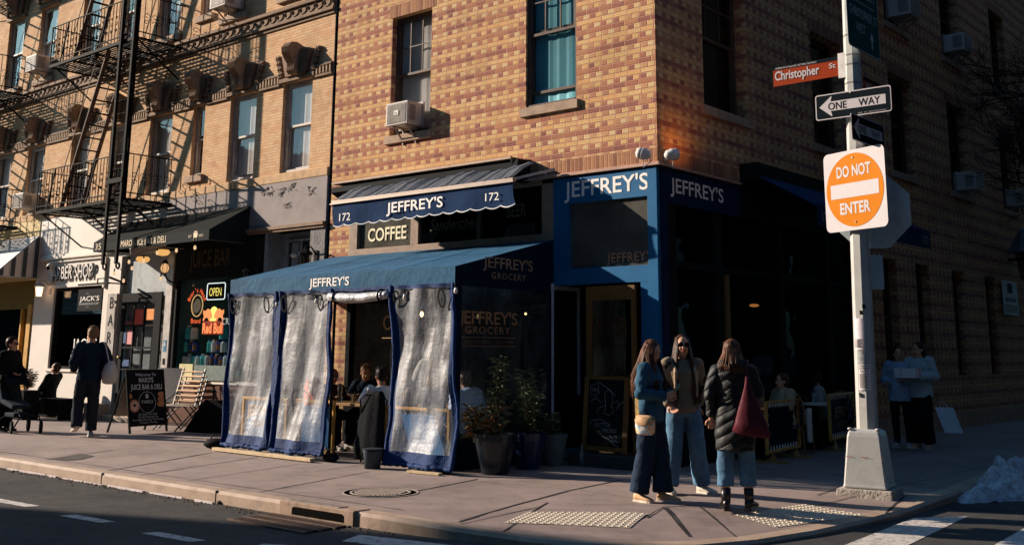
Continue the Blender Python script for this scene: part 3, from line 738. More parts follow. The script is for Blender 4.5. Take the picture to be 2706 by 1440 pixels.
m = MB(); m.quad((-12.1, 1.6, 0), (-9, 1.6, 0), (-9, 1.6, 3.8), (-12.1, 1.6, 3.8)); m.quad((-12.1, .1, .9), (-9, .1, .9), (-9, 1.6, .9), (-12.1, 1.6, .9)); m.quad((-12.1, .1, 0), (-12.1, 1.6, 0), (-12.1, 1.6, 3.8), (-12.1, .1, 3.8)); m.quad((-9, .1, 0), (-9, 1.6, 0), (-9, 1.6, 3.8), (-9, .1, 3.8))
m.build('shop_interior', P('teal_interior', (.12, .24, .27), .9), TB)
# silver door jamb strip with stickers
m = MB(); m.box(-12.36, -.05, 0, -12.12, .02, 3.55); m.build('door_pilaster', P('worn_silver', (.46, .42, .40), .35, .3, bump=.5, bscale=12, dist=.01), TB)
m = MB(); m.box(-12.30, -.056, 1.48, -12.19, -.05, 1.72); m.build('sticker', P('blue_sticker', (.02, .16, .30), .5, bump=0), TB)
text('&', 'sticker_symbol', (-12.28, -.058, 1.6), (1, 0, 0), (0, 0, 1), .08, M_text, TB)
m = MB(); m.box(-12.28, -.062, 1.22, -12.22, -.05, 1.34); m.build('sticker', M_black, TB)
# maro doorway: recess with grey walls and the black glazed door
m = MB(); m.quad((-14.3, .10, 0), (-12.36, .10, 0), (-12.36, .10, 3.6), (-14.3, .10, 3.6)); m.quad((-14.3, -.02, 0), (-14.3, .10, 0), (-14.3, .10, 3.6), (-14.3, -.02, 3.6)); m.quad((-14.3, -.02, 3.6), (-12.36, -.02, 3.6), (-12.36, .10, 3.6), (-14.3, .10, 3.6))
m.build('doorway_wall', P('grey_green_paint', (.34, .37, .39), .7), TB)
q = MB()
fr = M_black; x0, x1, zb, zt, yd = -14.15, -12.55, .12, 2.74, -.02
for a, b, c_, d_ in ((x0, x0 + .12, zb, zt), (x1 - .26, x1, zb, zt), (x0 + .12, x1 - .26, zt - .24, zt), (x0 + .12, x1 - .26, zb, zb + .5)): q.box(a, yd, c_, b, yd + .05, d_)
for i in (1, 2): uu = x0 + .12 + (x1 - .26 - x0 - .12) * i / 3; q.box(uu - .02, yd + .005, zb + .5, uu + .02, yd + .045, zt - .24)
for i in (1, 2, 3): zz = zb + .5 + (zt - .24 - zb - .5) * i / 4; q.box(x0 + .12, yd + .006, zz - .02, x1 - .26, yd + .044, zz + .02)
dr = q.build('door', fr, TB, bevel=.003, label='black door with twelve panes covered in stickers')
MB().quad((x0 + .12, yd + .025, zb + .5), (x1 - .26, yd + .025, zb + .5), (x1 - .26, yd + .025, zt - .24), (x0 + .12, yd + .025, zt - .24)).build('glass', G_win, dr)
MB().lathe((x0 + .06, yd - .05, 1.35), [(.0, -.0), (.03, .005), (.035, .03), (.015, .05)], 10, (0, 1, 0)).build('door_knob', P('brass', (.6, .42, .16), .3, .9), dr)
pw = (x1 - .26 - x0 - .12) / 3; ph = (zt - .24 - zb - .5) / 4
for i, j, a, b, c_, d_, colr, nm in ((1, 3, .02, .9, .02, .75, (.55, .05, .03), 'red'), (2, 3, .15, .9, .25, .75, (.65, .22, .03), 'orange'), (0, 3, .02, .95, .0, .22, (.16, .02, .02), 'maroon'), (0, 2, .0, .3, .2, .7, (.02, .05, .15), 'navy'), (0, 2, .4, .95, .15, .8, (.62, .25, .26), 'pink'), (0, 1, .1, .75, .15, .45, (.03, .07, .2), 'blue')):
    ux = x0 + .14 + pw * i; uz = zb + .5 + ph * j
    MB().box(ux + pw * a, yd + .012, uz + ph * c_, ux + pw * b, yd + .02, uz + ph * d_).build('sticker', P('sticker_' + nm, colr, .5, bump=0, var=.15, scale=30), dr)
m = MB(); m.box(-14.3, -.22, 0, -12.3, .09, .12); m.box(-16.2, -.24, 0, -14.35, .02, .34); m.build('doorstep', M_kerb, TB, bevel=.01)
# BARB vertical board
m = MB(); m.box(-14.72, -.06, 1.15, -14.33, -.02, 2.75); vb = m.build('vertical_board', P('aged_board', (.38, .35, .33), .8, var=.3), TB)
for i, ch in enumerate('BARB'): text(ch, 'board_lettering', (-14.52, -.065, 2.42 - i * .385), (1, 0, 0), (0, 0, 1), .26, M_black, vb, align='CENTER', xs=.85)
# barber shop: white front
m = MB(); wall_holes(m, 'L', -18.35, -14.3, 0, 4.72, [(-17.35, -15.0, 1.05, 2.96)], .12, -.02); wall_holes(m, 'L', -14.3, -12.5, 3.58, 4.72, [], .1, -.02)
m.build('barber_front', M_white, TB)
m = MB(); m.box(-18.2, -.09, 3.66, -14.3, -.02, 3.72); m.box(-18.2, -.06, 3.72, -14.3, -.02, 3.78); m.box(-17.7, -.07, 3.58, -15.0, -.02, 3.61); m.box(-17.6, -.06, 2.96, -14.9, -.02, 3.05); m.box(-15.0, -.07, 2.9, -14.93, -.02, 3.6); m.build('moulding', M_white, TB, bevel=.004)
m = MB(); m.box(-17.45, -.06, 1.0, -14.95, .08, 1.06); m.build('window_sill', M_white, TB)
q = MB(); 
for a, b, c_, d_ in ((-17.35, -17.27, 1.05, 2.96), (-15.08, -15.0, 1.05, 2.96), (-17.27, -15.08, 2.88, 2.96), (-17.27, -15.08, 1.05, 1.12)): q.box(a, .03, c_, b, .09, d_)
wf = q.build('shop_window', M_black, TB); MB().quad((-17.27, .06, 1.12), (-15.08, .06, 1.12), (-15.08, .06, 2.88), (-17.27, .06, 2.88)).build('glass', G_barber, wf)
q = MB()
for i in range(18): q.box(-17.2, .13, 2.84 - i * .03, -15.15, .16, 2.852 - i * .03)
q.build('venetian_blind', P('blue_blind', (.16, .28, .34), .6), wf)
m = MB(); m.quad((-17.4, 2.5, 0), (-15, 2.5, 0), (-15, 2.5, 3), (-17.4, 2.5, 3)); m.quad((-17.4, .1, 0), (-17.4, 2.5, 0), (-17.4, 2.5, 3), (-17.4, .1, 3)); m.quad((-15, .1, 0), (-15, 2.5, 0), (-15, 2.5, 3), (-15, .1, 3)); m.quad((-17.4, .1, 1), (-15, .1, 1), (-15, 2.5, 1), (-17.4, 2.5, 1))
m.build('dark_interior', M_dark, TB)
text('BARBER SHOP', 'shop_lettering', (-17.60, -.06, 3.15), (1, 0, 0), (0, 0, 1), .32, P('letter_side', (.02, .025, .035), .5, bump=0), TB, width=2.20, bold=.055)
text('BARBER SHOP', 'shop_lettering', (-17.60, -.075, 3.165), (1, 0, 0), (0, 0, 1), .31, P('letter_grey_white', (.62, .57, .53), .6, bump=0), TB, width=2.10, bold=.004)
text("JACK'S", 'window_lettering', (-16.35, .045, 1.52), (1, 0, 0), (0, 0, 1), .24, M_text, TB, width=1.1, bold=.006)
text('BARBERSHOP', 'window_lettering', (-16.4, .045, 1.25), (1, 0, 0), (0, 0, 1), .14, P('grey_lettering', (.30, .30, .30), .5, bump=0), TB, width=1.2)
# far left shop with yellow trim
m = MB(); m.box(EL, -.03, 3.2, -18.35, .05, 4.72); m.build('yellow_fascia', P('cream_yellow', (.55, .42, .20), .7, var=.12), TB)
m = MB(); m.box(EL, .0, 2.5, -18.35, .06, 3.2); m.build('olive_panel', P('olive_yellow', (.16, .10, .01), .6), TB)
q = MB(); q.box(-18.6, -.05, 0.3, -18.40, .06, 2.6); q.box(-18.95, -.05, .5, -18.88, .06, 2.5); q.box(EL, -.05, .4, -18.6, .06, .55); q.build('shop_window_frame', M_yellow, TB)
MB().quad((EL, .03, .55), (-18.6, .03, .55), (-18.6, .03, 2.5), (EL, .03, 2.5)).build('shop_window_glass', G_barber, TB)
m = MB(); m.quad((EL, 1.2, 0), (-18.4, 1.2, 0), (-18.4, 1.2, 3.2), (EL, 1.2, 3.2)); m.quad((-18.38, .07, 0), (-18.38, 1.2, 0), (-18.38, 1.2, 3.2), (-18.38, .07, 3.2)); m.quad((EL, 0, 0), (-18.4, 0, 0), (-18.4, 0, .55), (EL, 0, .55)); m.build('dark_interior', M_dark, TB)

# ================================================================== unseen buildings: one casts the road shadow, others added against sky light and reflections
M_opp = P('low_bounce_brick', (.009, .009, .010), .9, bump=.4, bscale=30)  # near-black colour keeps these walls from bouncing sunlight onto the corner
def block(x0, y0, x1, y1, h, face, label, nw):
    b = empty('unseen_building', ((x0 + x1) / 2, (y0 + y1) / 2, 0), label, 'building')
    MB().box(x0, y0, ROAD, x1, y1, h).build('wall', M_opp, b)
    q = MB(); g = MB()
    for lv in range(3):
        z = 1.4 + lv * 3.4
        for i in range(nw // 2 + 1):
            if face == 'N':
                u = x0 + (i + .5) * (x1 - x0) / (nw // 2 + 1); q.box(u - .6, y1 + .002, z, u + .6, y1 + .06, z + 1.9); g.quad((u - .5, y1 + .065, z + .1), (u + .5, y1 + .065, z + .1), (u + .5, y1 + .065, z + 1.8), (u - .5, y1 + .065, z + 1.8))
            else:
                u = y0 + (i + .5) * (y1 - y0) / (nw // 2 + 1); q.box(x0 - .06, u - .6, z, x0 - .002, u + .6, z + 1.9); g.quad((x0 - .065, u - .5, z + .1), (x0 - .065, u + .5, z + .1), (x0 - .065, u + .5, z + 1.8), (x0 - .065, u - .5, z + 1.8))
    build_each(q, 'window', M_whitef, b); build_each(g, 'window_pane', P('dark_pane', (.02, .025, .03), .1), b)
block(-30, -46, -5, -17.7, 30, 'N', 'long brick block on the far side of the street behind the camera', 9)
block(-130, -70, -95, 40, 25, 'N', 'distant row of blocks closing the street to the west', 12)
block(-6, -110, 13, -95, 36, 'N', 'far block closing the street behind the camera', 4)
block(70, -40, 85, 30, 34, 'W', 'far block closing the street to the east', 12)
block(13, 0, 26, 60, 34, 'W', 'brick block across the side street facing the corner', 12)
block(12, -60, 40, -19, 36, 'W', 'brick block behind the camera on the opposite corner', 6)
# ================================================================== fire escapes
def scroll(mb, c, r, s, n=9, t=.0075):
    """small iron C-scroll in the xz plane"""
    x, y, z = c; pts = []
    for k in range(n + 1):
        a = k / n * 1.7 * math.pi; q = r * (1 - .62 * k / n)
        pts.append((x + s * (r - q * math.cos(a)) - s * r, y, z + q * math.sin(a)))
    mb.tube(pts, t, 4, cap=False)
def fire_escape(xL, xR, label, main=True):
    t = empty('fire_escape', (xL, 0, 4.6), label, 'fire escape', 'iron fire escapes on the tan brick front')
    Y = -1.15
    for lv, z in enumerate((4.62, 8.12, 11.62)):
        if lv == 2 and not main: pass
        m = MB()
        k = 0; y = Y + .03
        while y < -.02:                                   # slatted floor
            gap0, gap1 = (xL + 1.0, xL + 1.9) if False else (0, 0)
            m.box(xL, y, z, xR, y + .046, z + .012); y += .084
        m.build('slatted_deck', M_iron, t)
        m = MB(); m.box(xL, Y - .012, z - .05, xR, Y + .012, z + .02); m.box(xL, -.04, z - .05, xR, -.02, z + .02)
        xx = xL
        while xx <= xR + .01: m.box(xx - .012, Y, z - .045, xx + .012, -.02, z - .005); xx += (xR - xL) / 4
        for xx in (xL + .1, xR - .1, (xL + xR) / 2): m.bar((xx, Y + .1, z - .03), (xx, -.02, z - .72), .028)
        m.build('deck_frame', M_iron, t)
        m = MB(); H_ = .95
        for zz in (z + H_, z + .12): m.box(xL, Y - .01, zz - .012, xR, Y + .01, zz + .012)
        for xx in (xL, xR):
            for zz in (z + H_, z + .12): m.bar((xx, Y, zz), (xx, -.01, zz), .022)
        for xx in (xL, xR): m.box(xx - .014, Y - .014, z - .04, xx + .014, Y + .014, z + H_ + .02)
        m.bar((xL + .5, Y + .0, z + .02), (xL + .78, Y, z + H_), .03); m.bar((xR - 1.6, Y, z + .02), (xR - 1.3, Y, z + H_), .03)
        m.build('guard_rail', M_iron, t)
        m = MB(); xx = xL + .12
        while xx < xR: m.tube([(xx, Y, z), (xx, Y, z + H_)], .0095, 4, cap=False); xx += .135
        for xe in (xL, xR):
            yy = Y + .15
            while yy < -.05: m.tube([(xe, yy, z), (xe, yy, z + H_)], .0095, 4, cap=False); yy += .15
        m.build('balusters', M_iron, t)
        m = MB(); xx = xL + .12
        while xx < xR - .1:
            for s in (-1, 1):
                scroll(m, (xx + .067 + s * .008, Y, z + .46), .05, s); scroll(m, (xx + .067 + s * .008, Y, z + .30), .045, -s); scroll(m, (xx + .067, Y, z + .60), .035, s)
            xx += .27 if lv == 0 else .20
        for xe in (xR, xL):
            for yc in (-.85, -.55, -.28):
                for s in (-1, 1):
                    for zz, r in ((z + .50, .07), (z + .36, .06)):
                        pts = []
                        for k in range(10):
                            a = k / 9 * 1.8 * math.pi; q = r * (1 - .6 * k / 9); pts.append((xe, yc + s * (.10 - q * math.cos(a)), zz + q * math.sin(a)))
                        m.tube(pts, .0075, 4, cap=False)
        m.build('scrollwork', M_iron, t)
    for z in (4.62, 8.12):                                 # sloping stairs between the decks
        m = MB(); xa, xb = xL + .85, xL + 2.45
        for yy in (-.52, -.98):
            m.bar((xa, yy, z + .02), (xb, yy, z + 3.5), .028, .095, up=(0, 1, 0))
            m.tube([(xa - .12, yy, z + .75), (xb - .12, yy, z + 4.25)], .011, 5)
        m.build('stair_stringer', P('rusty_iron', (.10, .065, .05), .7, var=.5, scale=20, bump=.5), t)
        m = MB()
        for i in range(1, 13):
            f = i / 13; m.box(xa + (xb - xa) * f - .05, -.965, z + 3.5 * f - .008, xa + (xb - xa) * f + .05, -.535, z + 3.5 * f + .008)
        m.build('stair_tread', M_iron, t)
    if main:                                               # drop ladder with its guide rails and hook feet
        m = MB(); xa, xb, yy = -12.95, -12.42, -1.20
        for xx in (xa, xb):
            m.box(xx - .032, yy - .03, 3.25, xx + .032, yy + .03, 9.25)
            m.tube([(xx, yy, 3.27), (xx + .02, yy, 3.17), (xx + .10, yy, 3.14), (xx + .15, yy, 3.2), (xx + .11, yy, 3.26)], .022, 6)
        m.build('ladder_rails', M_iron, t)
        m = MB(); z = 3.45
        while z < 9.2: m.tube([(xa, yy, z), (xb, yy, z)], .009, 5); z += .30
        m.box(xa - .10, yy - .045, 4.95, xb + .04, yy - .005, 5.05)
        m.build('ladder_rung', M_iron, t)
        m = MB()
        for xx in (xa - .05, xb + .05): m.box(xx - .02, yy + .032, 4.6, xx + .02, yy + .07, 9.1)
        m.build('ladder_guide', M_iron, t)
    return t
fire_escape(-16.3, -12.4, 'black iron fire escape with a drop ladder hanging over the black awning')
fire_escape(-23.7, -19.65, 'black iron fire escape above the striped awning at the far left', False)

# ================================================================== window air conditioners
M_ac = P('ac_casing', (.50, .46, .42), .55, var=.08, bump=.1); M_acd = P('ac_grille', (.16, .15, .14), .6, var=.2)
def aircon(F, u, z, w_, h, dep, label, bracket=True, badge=None):
    """u: centre along the wall; z: underside; dep: how far it sticks out"""
    c = fp(F, u, 0, z); t = empty('air_conditioner', c, label, 'air conditioner', 'window air conditioners')
    m = MB(); fbox(m, F, u - w_ / 2, u + w_ / 2, -dep, .12, z, z + h); cas = m.build('casing', M_ac, t, bevel=.012)
    m = MB(); fbox(m, F, u - w_ / 2 + .035, u + w_ / 2 - .035, -dep - .004, -dep + .01, z + .03, z + h - .03); m.build('rear_grille', M_acd, t)
    m = MB()
    nn = int((h - .08) / .016)
    for i in range(nn): zz = z + .042 + i * .016; fbox(m, F, u - w_ / 2 + .04, u + w_ / 2 - .04, -dep - .009, -dep - .004, zz, zz + .005)
    nn = int((w_ - .08) / .03)
    for i in range(nn): uu = u - w_ / 2 + .05 + i * .03; fbox(m, F, uu, uu + .004, -dep - .011, -dep - .009, z + .04, z + h - .04)
    m.build('grille_wires', P('ac_wire', (.45, .40, .36), .5), t)
    m = MB()
    s = 1 if F == 'L' else -1
    ue = u + s * w_ / 2
    for i in range(13):
        zz = z + .07 + i * (h - .12) / 13
        fbox(m, F, min(ue, ue + s * .006), max(ue, ue + s * .006), -dep + .05, -dep + dep * .62, zz, zz + .008)
    m.build('side_louvres', M_acd, t)
    m = MB(); fbox(m, F, u - w_ / 2 - .03, u + w_ / 2 + .03, .04, .08, z - .02, z + h + .03); m.build('mounting_flange', P('ac_flange', (.40, .38, .36), .6), t)
    if badge:
        m = MB(); fbox(m, F, u - .05, u + .06, -dep - .02, -dep - .011, z + h * .42, z + h * .62); b = m.build('badge', P('ac_badge', (.62, .58, .54), .5), t)
        text(badge, 'badge_lettering', fp(F, u - .035, -dep - .021, z + h * .47), (1, 0, 0), (0, 0, 1), .04, M_black, b, width=.07)
    if bracket:
        m = MB()
        for uu in (u - w_ * .22, u + w_ * .36):
            m.bar(fp(F, uu, -dep + .06, z - .01), fp(F, uu, -.01, z - .24), .028, .02); m.bar(fp(F, uu, -dep + .04, z - .012), fp(F, uu, 0, z - .012), .03, .012); m.bar(fp(F, uu, -.012, z - .30), fp(F, uu, -.012, z), .03, .012)
        m.build('support_bracket', P('bracket_steel', (.33, .31, .30), .5, .4), t)
    return t
aircon('L', -5.09, 5.34, .54, .40, .30, 'air conditioner with a small badge in the window above the shop awning', badge='July')
aircon('L', -10.62, 8.60, .56, .40, .38, 'air conditioner in the third floor window right of the iron stairs')
aircon('L', -19.0, 8.62, .58, .42, .40, 'large pale air conditioner over the carved cornice between the two fire escapes')
aircon('L', -19.02, 5.02, .58, .38, .38, 'air conditioner in the second floor window at the far left above the striped awning', False)
aircon('R', 9.55, 8.62, .60, .44, .42, 'blue-grey air conditioner on the shaded side wall right of the green street sign')
aircon('R', 12.95, 8.60, .60, .42, .42, 'blue-grey air conditioner half behind bare twigs on the shaded side wall')
aircon('R', 13.1, 5.30, .58, .42, .40, 'lowest air conditioner on the shaded side wall', False)
aircon('R', 17.0, 5.35, .58, .42, .40, 'air conditioner at the right edge on the shaded side wall', False)
# empty bracket under a window
t = empty('bracket', (-9.95, -.05, 4.9), 'empty metal bracket bolted below a second floor window', 'bracket')
m = MB(); m.bar((-10.3, -.02, 4.90), (-9.9, -.36, 4.93), .03); m.bar((-9.9, -.36, 4.93), (-9.62, -.02, 4.92), .03); m.bar((-10.2, -.02, 4.70), (-9.92, -.33, 4.92), .025); m.bar((-10.3, -.03, 4.92), (-9.6, -.03, 4.94), .03)
m.build('strut', P('pale_bracket', (.42, .36, .31), .5), t)

# ================================================================== retractable shop awning with scalloped valance
AW = empty('shop_awning', (-4.2, 0, 4.1), 'navy retractable awning with a scalloped white edged valance under a black hood', 'awning')
m = MB(); m.prism([(-6.72, 0, 4.455), (-6.72, -.30, 4.40), (-6.72, -.33, 4.30), (-6.72, 0, 4.15)], (4.25, 0, 0)); m.build('hood', M_black, AW)
m = MB(); m.box(-6.72, -.32, 4.455, -2.47, -.005, 4.49); m.build('hood_flashing', P('tan_flashing', (.42, .30, .22), .6), AW)
m = MB(); m.box(-2.475, -.32, 4.10, -2.43, -.003, 4.455); m.prism([(-2.45, 0, 4.465), (-2.45, -.30, 4.43), (-2.45, -.34, 4.28), (-2.45, 0, 4.10)], (.12, 0, 0)); m.build('hood_end', M_black, AW)
t = NT('striped_navy_canvas'); pos, x, y, z = t.pos()
fr = t.m_('FRACT', t.m_('MULTIPLY', x, 9.0)); st = t.m_('GREATER_THAN', fr, .82)
c = t.mix(st, (.014, .024, .045), (.13, .15, .17)); t.bsdf(c, .7, 0, t.bump(t.noise(4, 3, .6), .5, .03)); M_stripe = t.m
AY = -.80
m = MB(); N_ = 60
for i in range(N_):
    x0 = -6.10 + 4.08 * i / N_; x1 = -6.10 + 4.08 * (i + 1) / N_
    def rowp(xx):
        sag = .012 * math.sin(xx * 23) + .02 * math.sin(xx * 5.1)
        return [(xx, -.28, 4.34 + sag), (xx, -.54, 4.21 + sag * 1.6), (xx, AY + .02, 4.055 + sag * .5)]
    a, b = rowp(x0), rowp(x1)
    for j in range(2): m.quad(a[j], b[j], b[j + 1], a[j + 1])
m.build('canopy', M_stripe, AW, smooth=True)
m = MB(); m.box(-6.10, AY - .03, 3.99, -1.98, AY + .05, 4.045); m.box(-6.12, AY - .045, 3.972, -1.96, AY - .02, 3.998); m.build('front_bar', P('awning_rail', (.34, .28, .24), .35, .5, var=.1), AW, bevel=.006)
m = MB()
for xe in (-6.05, -2.05): m.bar((xe, AY, 4.02), (xe + .35, -.2, 4.22), .04); m.bar((xe + .35, -.4, 4.12), (xe + .1, -.1, 4.2), .03)
build_each(m, 'folding_arm', M_steel, AW)
M_canvas = P('navy_canvas', (.012, .032, .085), .85, var=.12, scale=2, bump=.35, bscale=5, dist=.03)
m = MB(); tr = MB(); N_ = 168; x0, x1 = -6.08, -2.0; ns = 14
def val(xx):
    f = (xx - x0) / (x1 - x0) * ns; s = abs(math.sin(math.pi * f)) ** .8
    zz = 3.635 - .035 * s + .008 * (xx + 4) ; yy = AY + .012 * math.sin(xx * 2.3) + .01 * math.sin(xx * 7)
    return yy, zz
prev = None
edge = []
for i in range(N_ + 1):
    xx = x0 + (x1 - x0) * i / N_; yy, zz = val(xx)
    col_ = [(xx, AY - .01, 3.985), (xx, (AY + yy) / 2 - .012, 3.88), (xx + .02, yy - .015, 3.76), (xx + .06, yy - .018, zz)]
    edge.append((xx + .06, yy - .02, zz))
    if prev:
        for j in range(3): m.quad(prev[j], col_[j], col_[j + 1], prev[j + 1])
    prev = col_
va = m.build('valance', M_canvas, AW, smooth=True)
tr.tube(edge, .010, 5).build('valance_piping', M_text, va)
text("JEFFREY'S", 'shop_lettering', (-4.69, AY - .032, 3.728), (1, 0, 0), (0, 0, 1), .165, M_text, AW, bold=.014, width=1.28)
text('172', 'shop_lettering', (-5.86, AY - .032, 3.68), (1, 0, 0), (0, 0, 1), .13, M_text, AW, width=.28)
text('172', 'shop_lettering', (-2.52, AY - .032, 3.735), (1, 0, 0), (0, 0, 1), .12, M_text, AW, width=.27)

# side-street awning, deep in shade
SA = empty('shop_awning', (0, 4.7, 4.2), 'dark navy awning over the shaded side windows of the corner shop', 'awning')
m = MB(); m.box(.002, 2.36, 4.19, .32, 7.15, 4.47); m.build('hood', M_black, SA)
m = MB(); m.quad((.25, 2.4, 4.3), (.25, 7.1, 4.3), (1.25, 7.1, 3.72), (1.25, 2.4, 3.72)); m.quad((.25, 2.4, 4.30), (1.25, 2.4, 3.72), (1.25, 2.4, 3.70), (.25, 2.4, 4.27)); m.build('canopy', M_canvas, SA)
m = MB(); m.quad((1.25, 2.4, 3.75), (1.25, 7.1, 3.75), (1.25, 7.1, 3.42), (1.25, 2.4, 3.42)); va = m.build('valance', M_canvas, SA)
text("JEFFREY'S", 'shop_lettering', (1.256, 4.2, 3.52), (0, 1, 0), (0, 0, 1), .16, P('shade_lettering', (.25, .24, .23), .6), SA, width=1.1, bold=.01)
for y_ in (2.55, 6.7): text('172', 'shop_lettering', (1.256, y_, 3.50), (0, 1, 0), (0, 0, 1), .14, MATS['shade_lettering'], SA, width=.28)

# ================================================================== covered terrace
TE = empty('dining_tent', (-4.4, -1.1, 0), 'blue canvas dining tent with clear plastic curtains on the pavement', 'tent')
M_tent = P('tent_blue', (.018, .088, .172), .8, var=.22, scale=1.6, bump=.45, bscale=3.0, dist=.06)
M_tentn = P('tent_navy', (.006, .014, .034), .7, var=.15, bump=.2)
M_edge = P('curtain_border', (.004, .026, .105), .75, var=.3, scale=5, bump=.6, bscale=9, dist=.03)
XL, XR, YF = -6.98, -1.86, -2.14
m = MB(); N_ = 24; rows = []
for i in range(N_ + 1):
    xx = XL + (XR - XL) * i / N_; r = []
    for j in range(7):
        f = j / 6; sag = -.022 * math.sin(math.pi * f) * (abs(math.sin(math.pi * i / N_ * 4)) ** .7)
        r.append((xx, YF * f - .002, 3.19 + (2.655 - 3.19) * f + sag))
    rows.append(r)
for i in range(N_):
    for j in range(6): m.quad(rows[i][j], rows[i + 1][j], rows[i + 1][j + 1], rows[i][j + 1])
m.build('roof', M_tent, TE, smooth=True)
m = MB()
for xs_ in (-5.68, -4.38, -3.08):
    for j in range(6):
        a_, b_ = [(xs_, YF * f - .002, 3.19 + (2.655 - 3.19) * f - .022 * math.sin(math.pi * f) * 0 + .003) for f in (j / 6, (j + 1) / 6)]; m.quad((xs_ - .012, a_[1], a_[2]), (xs_ + .012, a_[1], a_[2]), (xs_ + .012, b_[1], b_[2]), (xs_ - .012, b_[1], b_[2]))
m.quad((XL, YF * .42 - .002, 2.968), (XR, YF * .42 - .002, 2.968), (XR, YF * .43 - .002, 2.963), (XL, YF * .43 - .002, 2.963))
m.build('roof_seams', P('tent_seam', (.024, .10, .19), .8, var=.2, scale=20), TE)
m = MB(); m.box(XL, YF - .008, 2.41, XR, YF - .002, 2.66); m.build('front_valance', M_tent, TE)
for X_, s_ in ((XR, 1), (XL, -1)):
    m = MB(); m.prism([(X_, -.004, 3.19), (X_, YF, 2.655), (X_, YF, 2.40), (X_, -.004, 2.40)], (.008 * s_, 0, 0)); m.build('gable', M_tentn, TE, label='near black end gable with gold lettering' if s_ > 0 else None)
text("JEFFREY'S", 'tent_lettering', (-4.93, YF - .012, 2.475), (1, 0, 0), (0, 0, 1), .125, M_text, TE, bold=.014, width=.92)
text("JEFFREY'S", 'tent_lettering', (XR + .012, -1.60, 2.68), (0, 1, 0), (0, 0, 1), .15, P('dull_gold', (.30, .22, .14), .5, bump=0), TE, bold=.01, width=1.08)
text('GROCERY', 'tent_lettering', (XR + .012, -1.42, 2.53), (0, 1, 0), (0, 0, 1), .09, MATS['dull_gold'], TE, sp=1.25, width=.74)
m = MB()
for xx in (XL + .02, -5.66, -4.36, -3.08, XR - .02): m.tube([(xx, YF + .03, 0), (xx, YF + .03, 2.6)], .022, 8)
m.tube([(XL, YF + .03, 2.42), (XR, YF + .03, 2.42)], .02, 6); m.tube([(XL, YF + .03, 2.62), (XR, YF + .03, 2.62)], .02, 6)
for xx in (XL + .02, -4.36, XR - .02): m.tube([(xx, YF + .03, 2.6), (xx, -.05, 3.13)], .02, 6)
m.tube([(XR - .02, -.05, 0), (XR - .02, -.05, 3.1)], .02, 6); m.tube([(-3.2, YF + .05, 2.35), (-3.9, -.1, 2.0)], .02, 6)
m.build('tent_pole', M_black, TE)
# clear plastic: wrinkled film that scatters sunlight, lets some of the inside through
t = NT('vinyl_sheet'); pos, x, y, z = t.pos()
n1 = t.noise(1.1, 3, .5); n2 = t.noise(7, 4, .6); n3 = t.noise(26, 3, .6)
mp = t.n('ShaderNodeMapping', {'Vector': pos, 'Scale': (3.2, 1, 1.0)}); ns_ = t.noise(2.6, 4, .5, mp.outputs[0])
mq = t.n('ShaderNodeMapping', {'Vector': pos, 'Scale': (1.0, 1.0, 3.0)}); nh = t.noise(1.8, 3, .5, mq.outputs[0])
hb = t.m_('ADD', t.m_('ADD', t.m_('MULTIPLY', n2, .22), t.m_('MULTIPLY', ns_, .6)), t.m_('ADD', t.m_('MULTIPLY', n3, .10), t.m_('MULTIPLY', nh, .55)))
nb = t.bump(hb, .55, .05)
tr_ = t.n('ShaderNodeBsdfTransparent', {0: (.92, .95, .97)})
df = t.n('ShaderNodeBsdfDiffuse', {0: (.52, .54, .58), 'Normal': nb}); tl = t.n('ShaderNodeBsdfTranslucent', {0: (.24, .24, .24), 'Normal': nb})
gl = t.n('ShaderNodeBsdfGlossy', {'Color': (.5, .5, .5), 'Roughness': .42, 'Normal': nb})
a1 = t.n('ShaderNodeMixShader', {0: .28, 1: df.outputs[0], 2: tl.outputs[0]}); a2 = t.n('ShaderNodeMixShader', {0: .08, 1: a1.outputs[0], 2: gl.outputs[0]})
fac = t.ramp(t.m_('ADD', t.m_('MULTIPLY', n1, .55), t.m_('MULTIPLY', ns_, .45)), [(.38, .16), (.49, .44), (.62, .66)])
a3 = t.n('ShaderNodeMixShader', {0: fac, 1: tr_.outputs[0], 2: a2.outputs[0]})
t.t.links.new(a3.outputs[0], t.out.inputs[0]); M_vinyl = t.m
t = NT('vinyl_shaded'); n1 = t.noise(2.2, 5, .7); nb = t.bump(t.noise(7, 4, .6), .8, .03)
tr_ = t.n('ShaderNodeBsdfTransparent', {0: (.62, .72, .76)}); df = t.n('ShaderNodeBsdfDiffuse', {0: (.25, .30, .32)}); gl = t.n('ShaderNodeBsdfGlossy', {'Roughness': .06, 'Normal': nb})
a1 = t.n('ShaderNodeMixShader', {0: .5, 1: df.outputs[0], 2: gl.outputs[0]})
a3 = t.n('ShaderNodeMixShader', {0: t.ramp(n1, [(.45, .12), (.75, .45)]), 1: tr_.outputs[0], 2: a1.outputs[0]}); t.t.links.new(a3.outputs[0], t.out.inputs[0]); M_vinyl2 = t.m
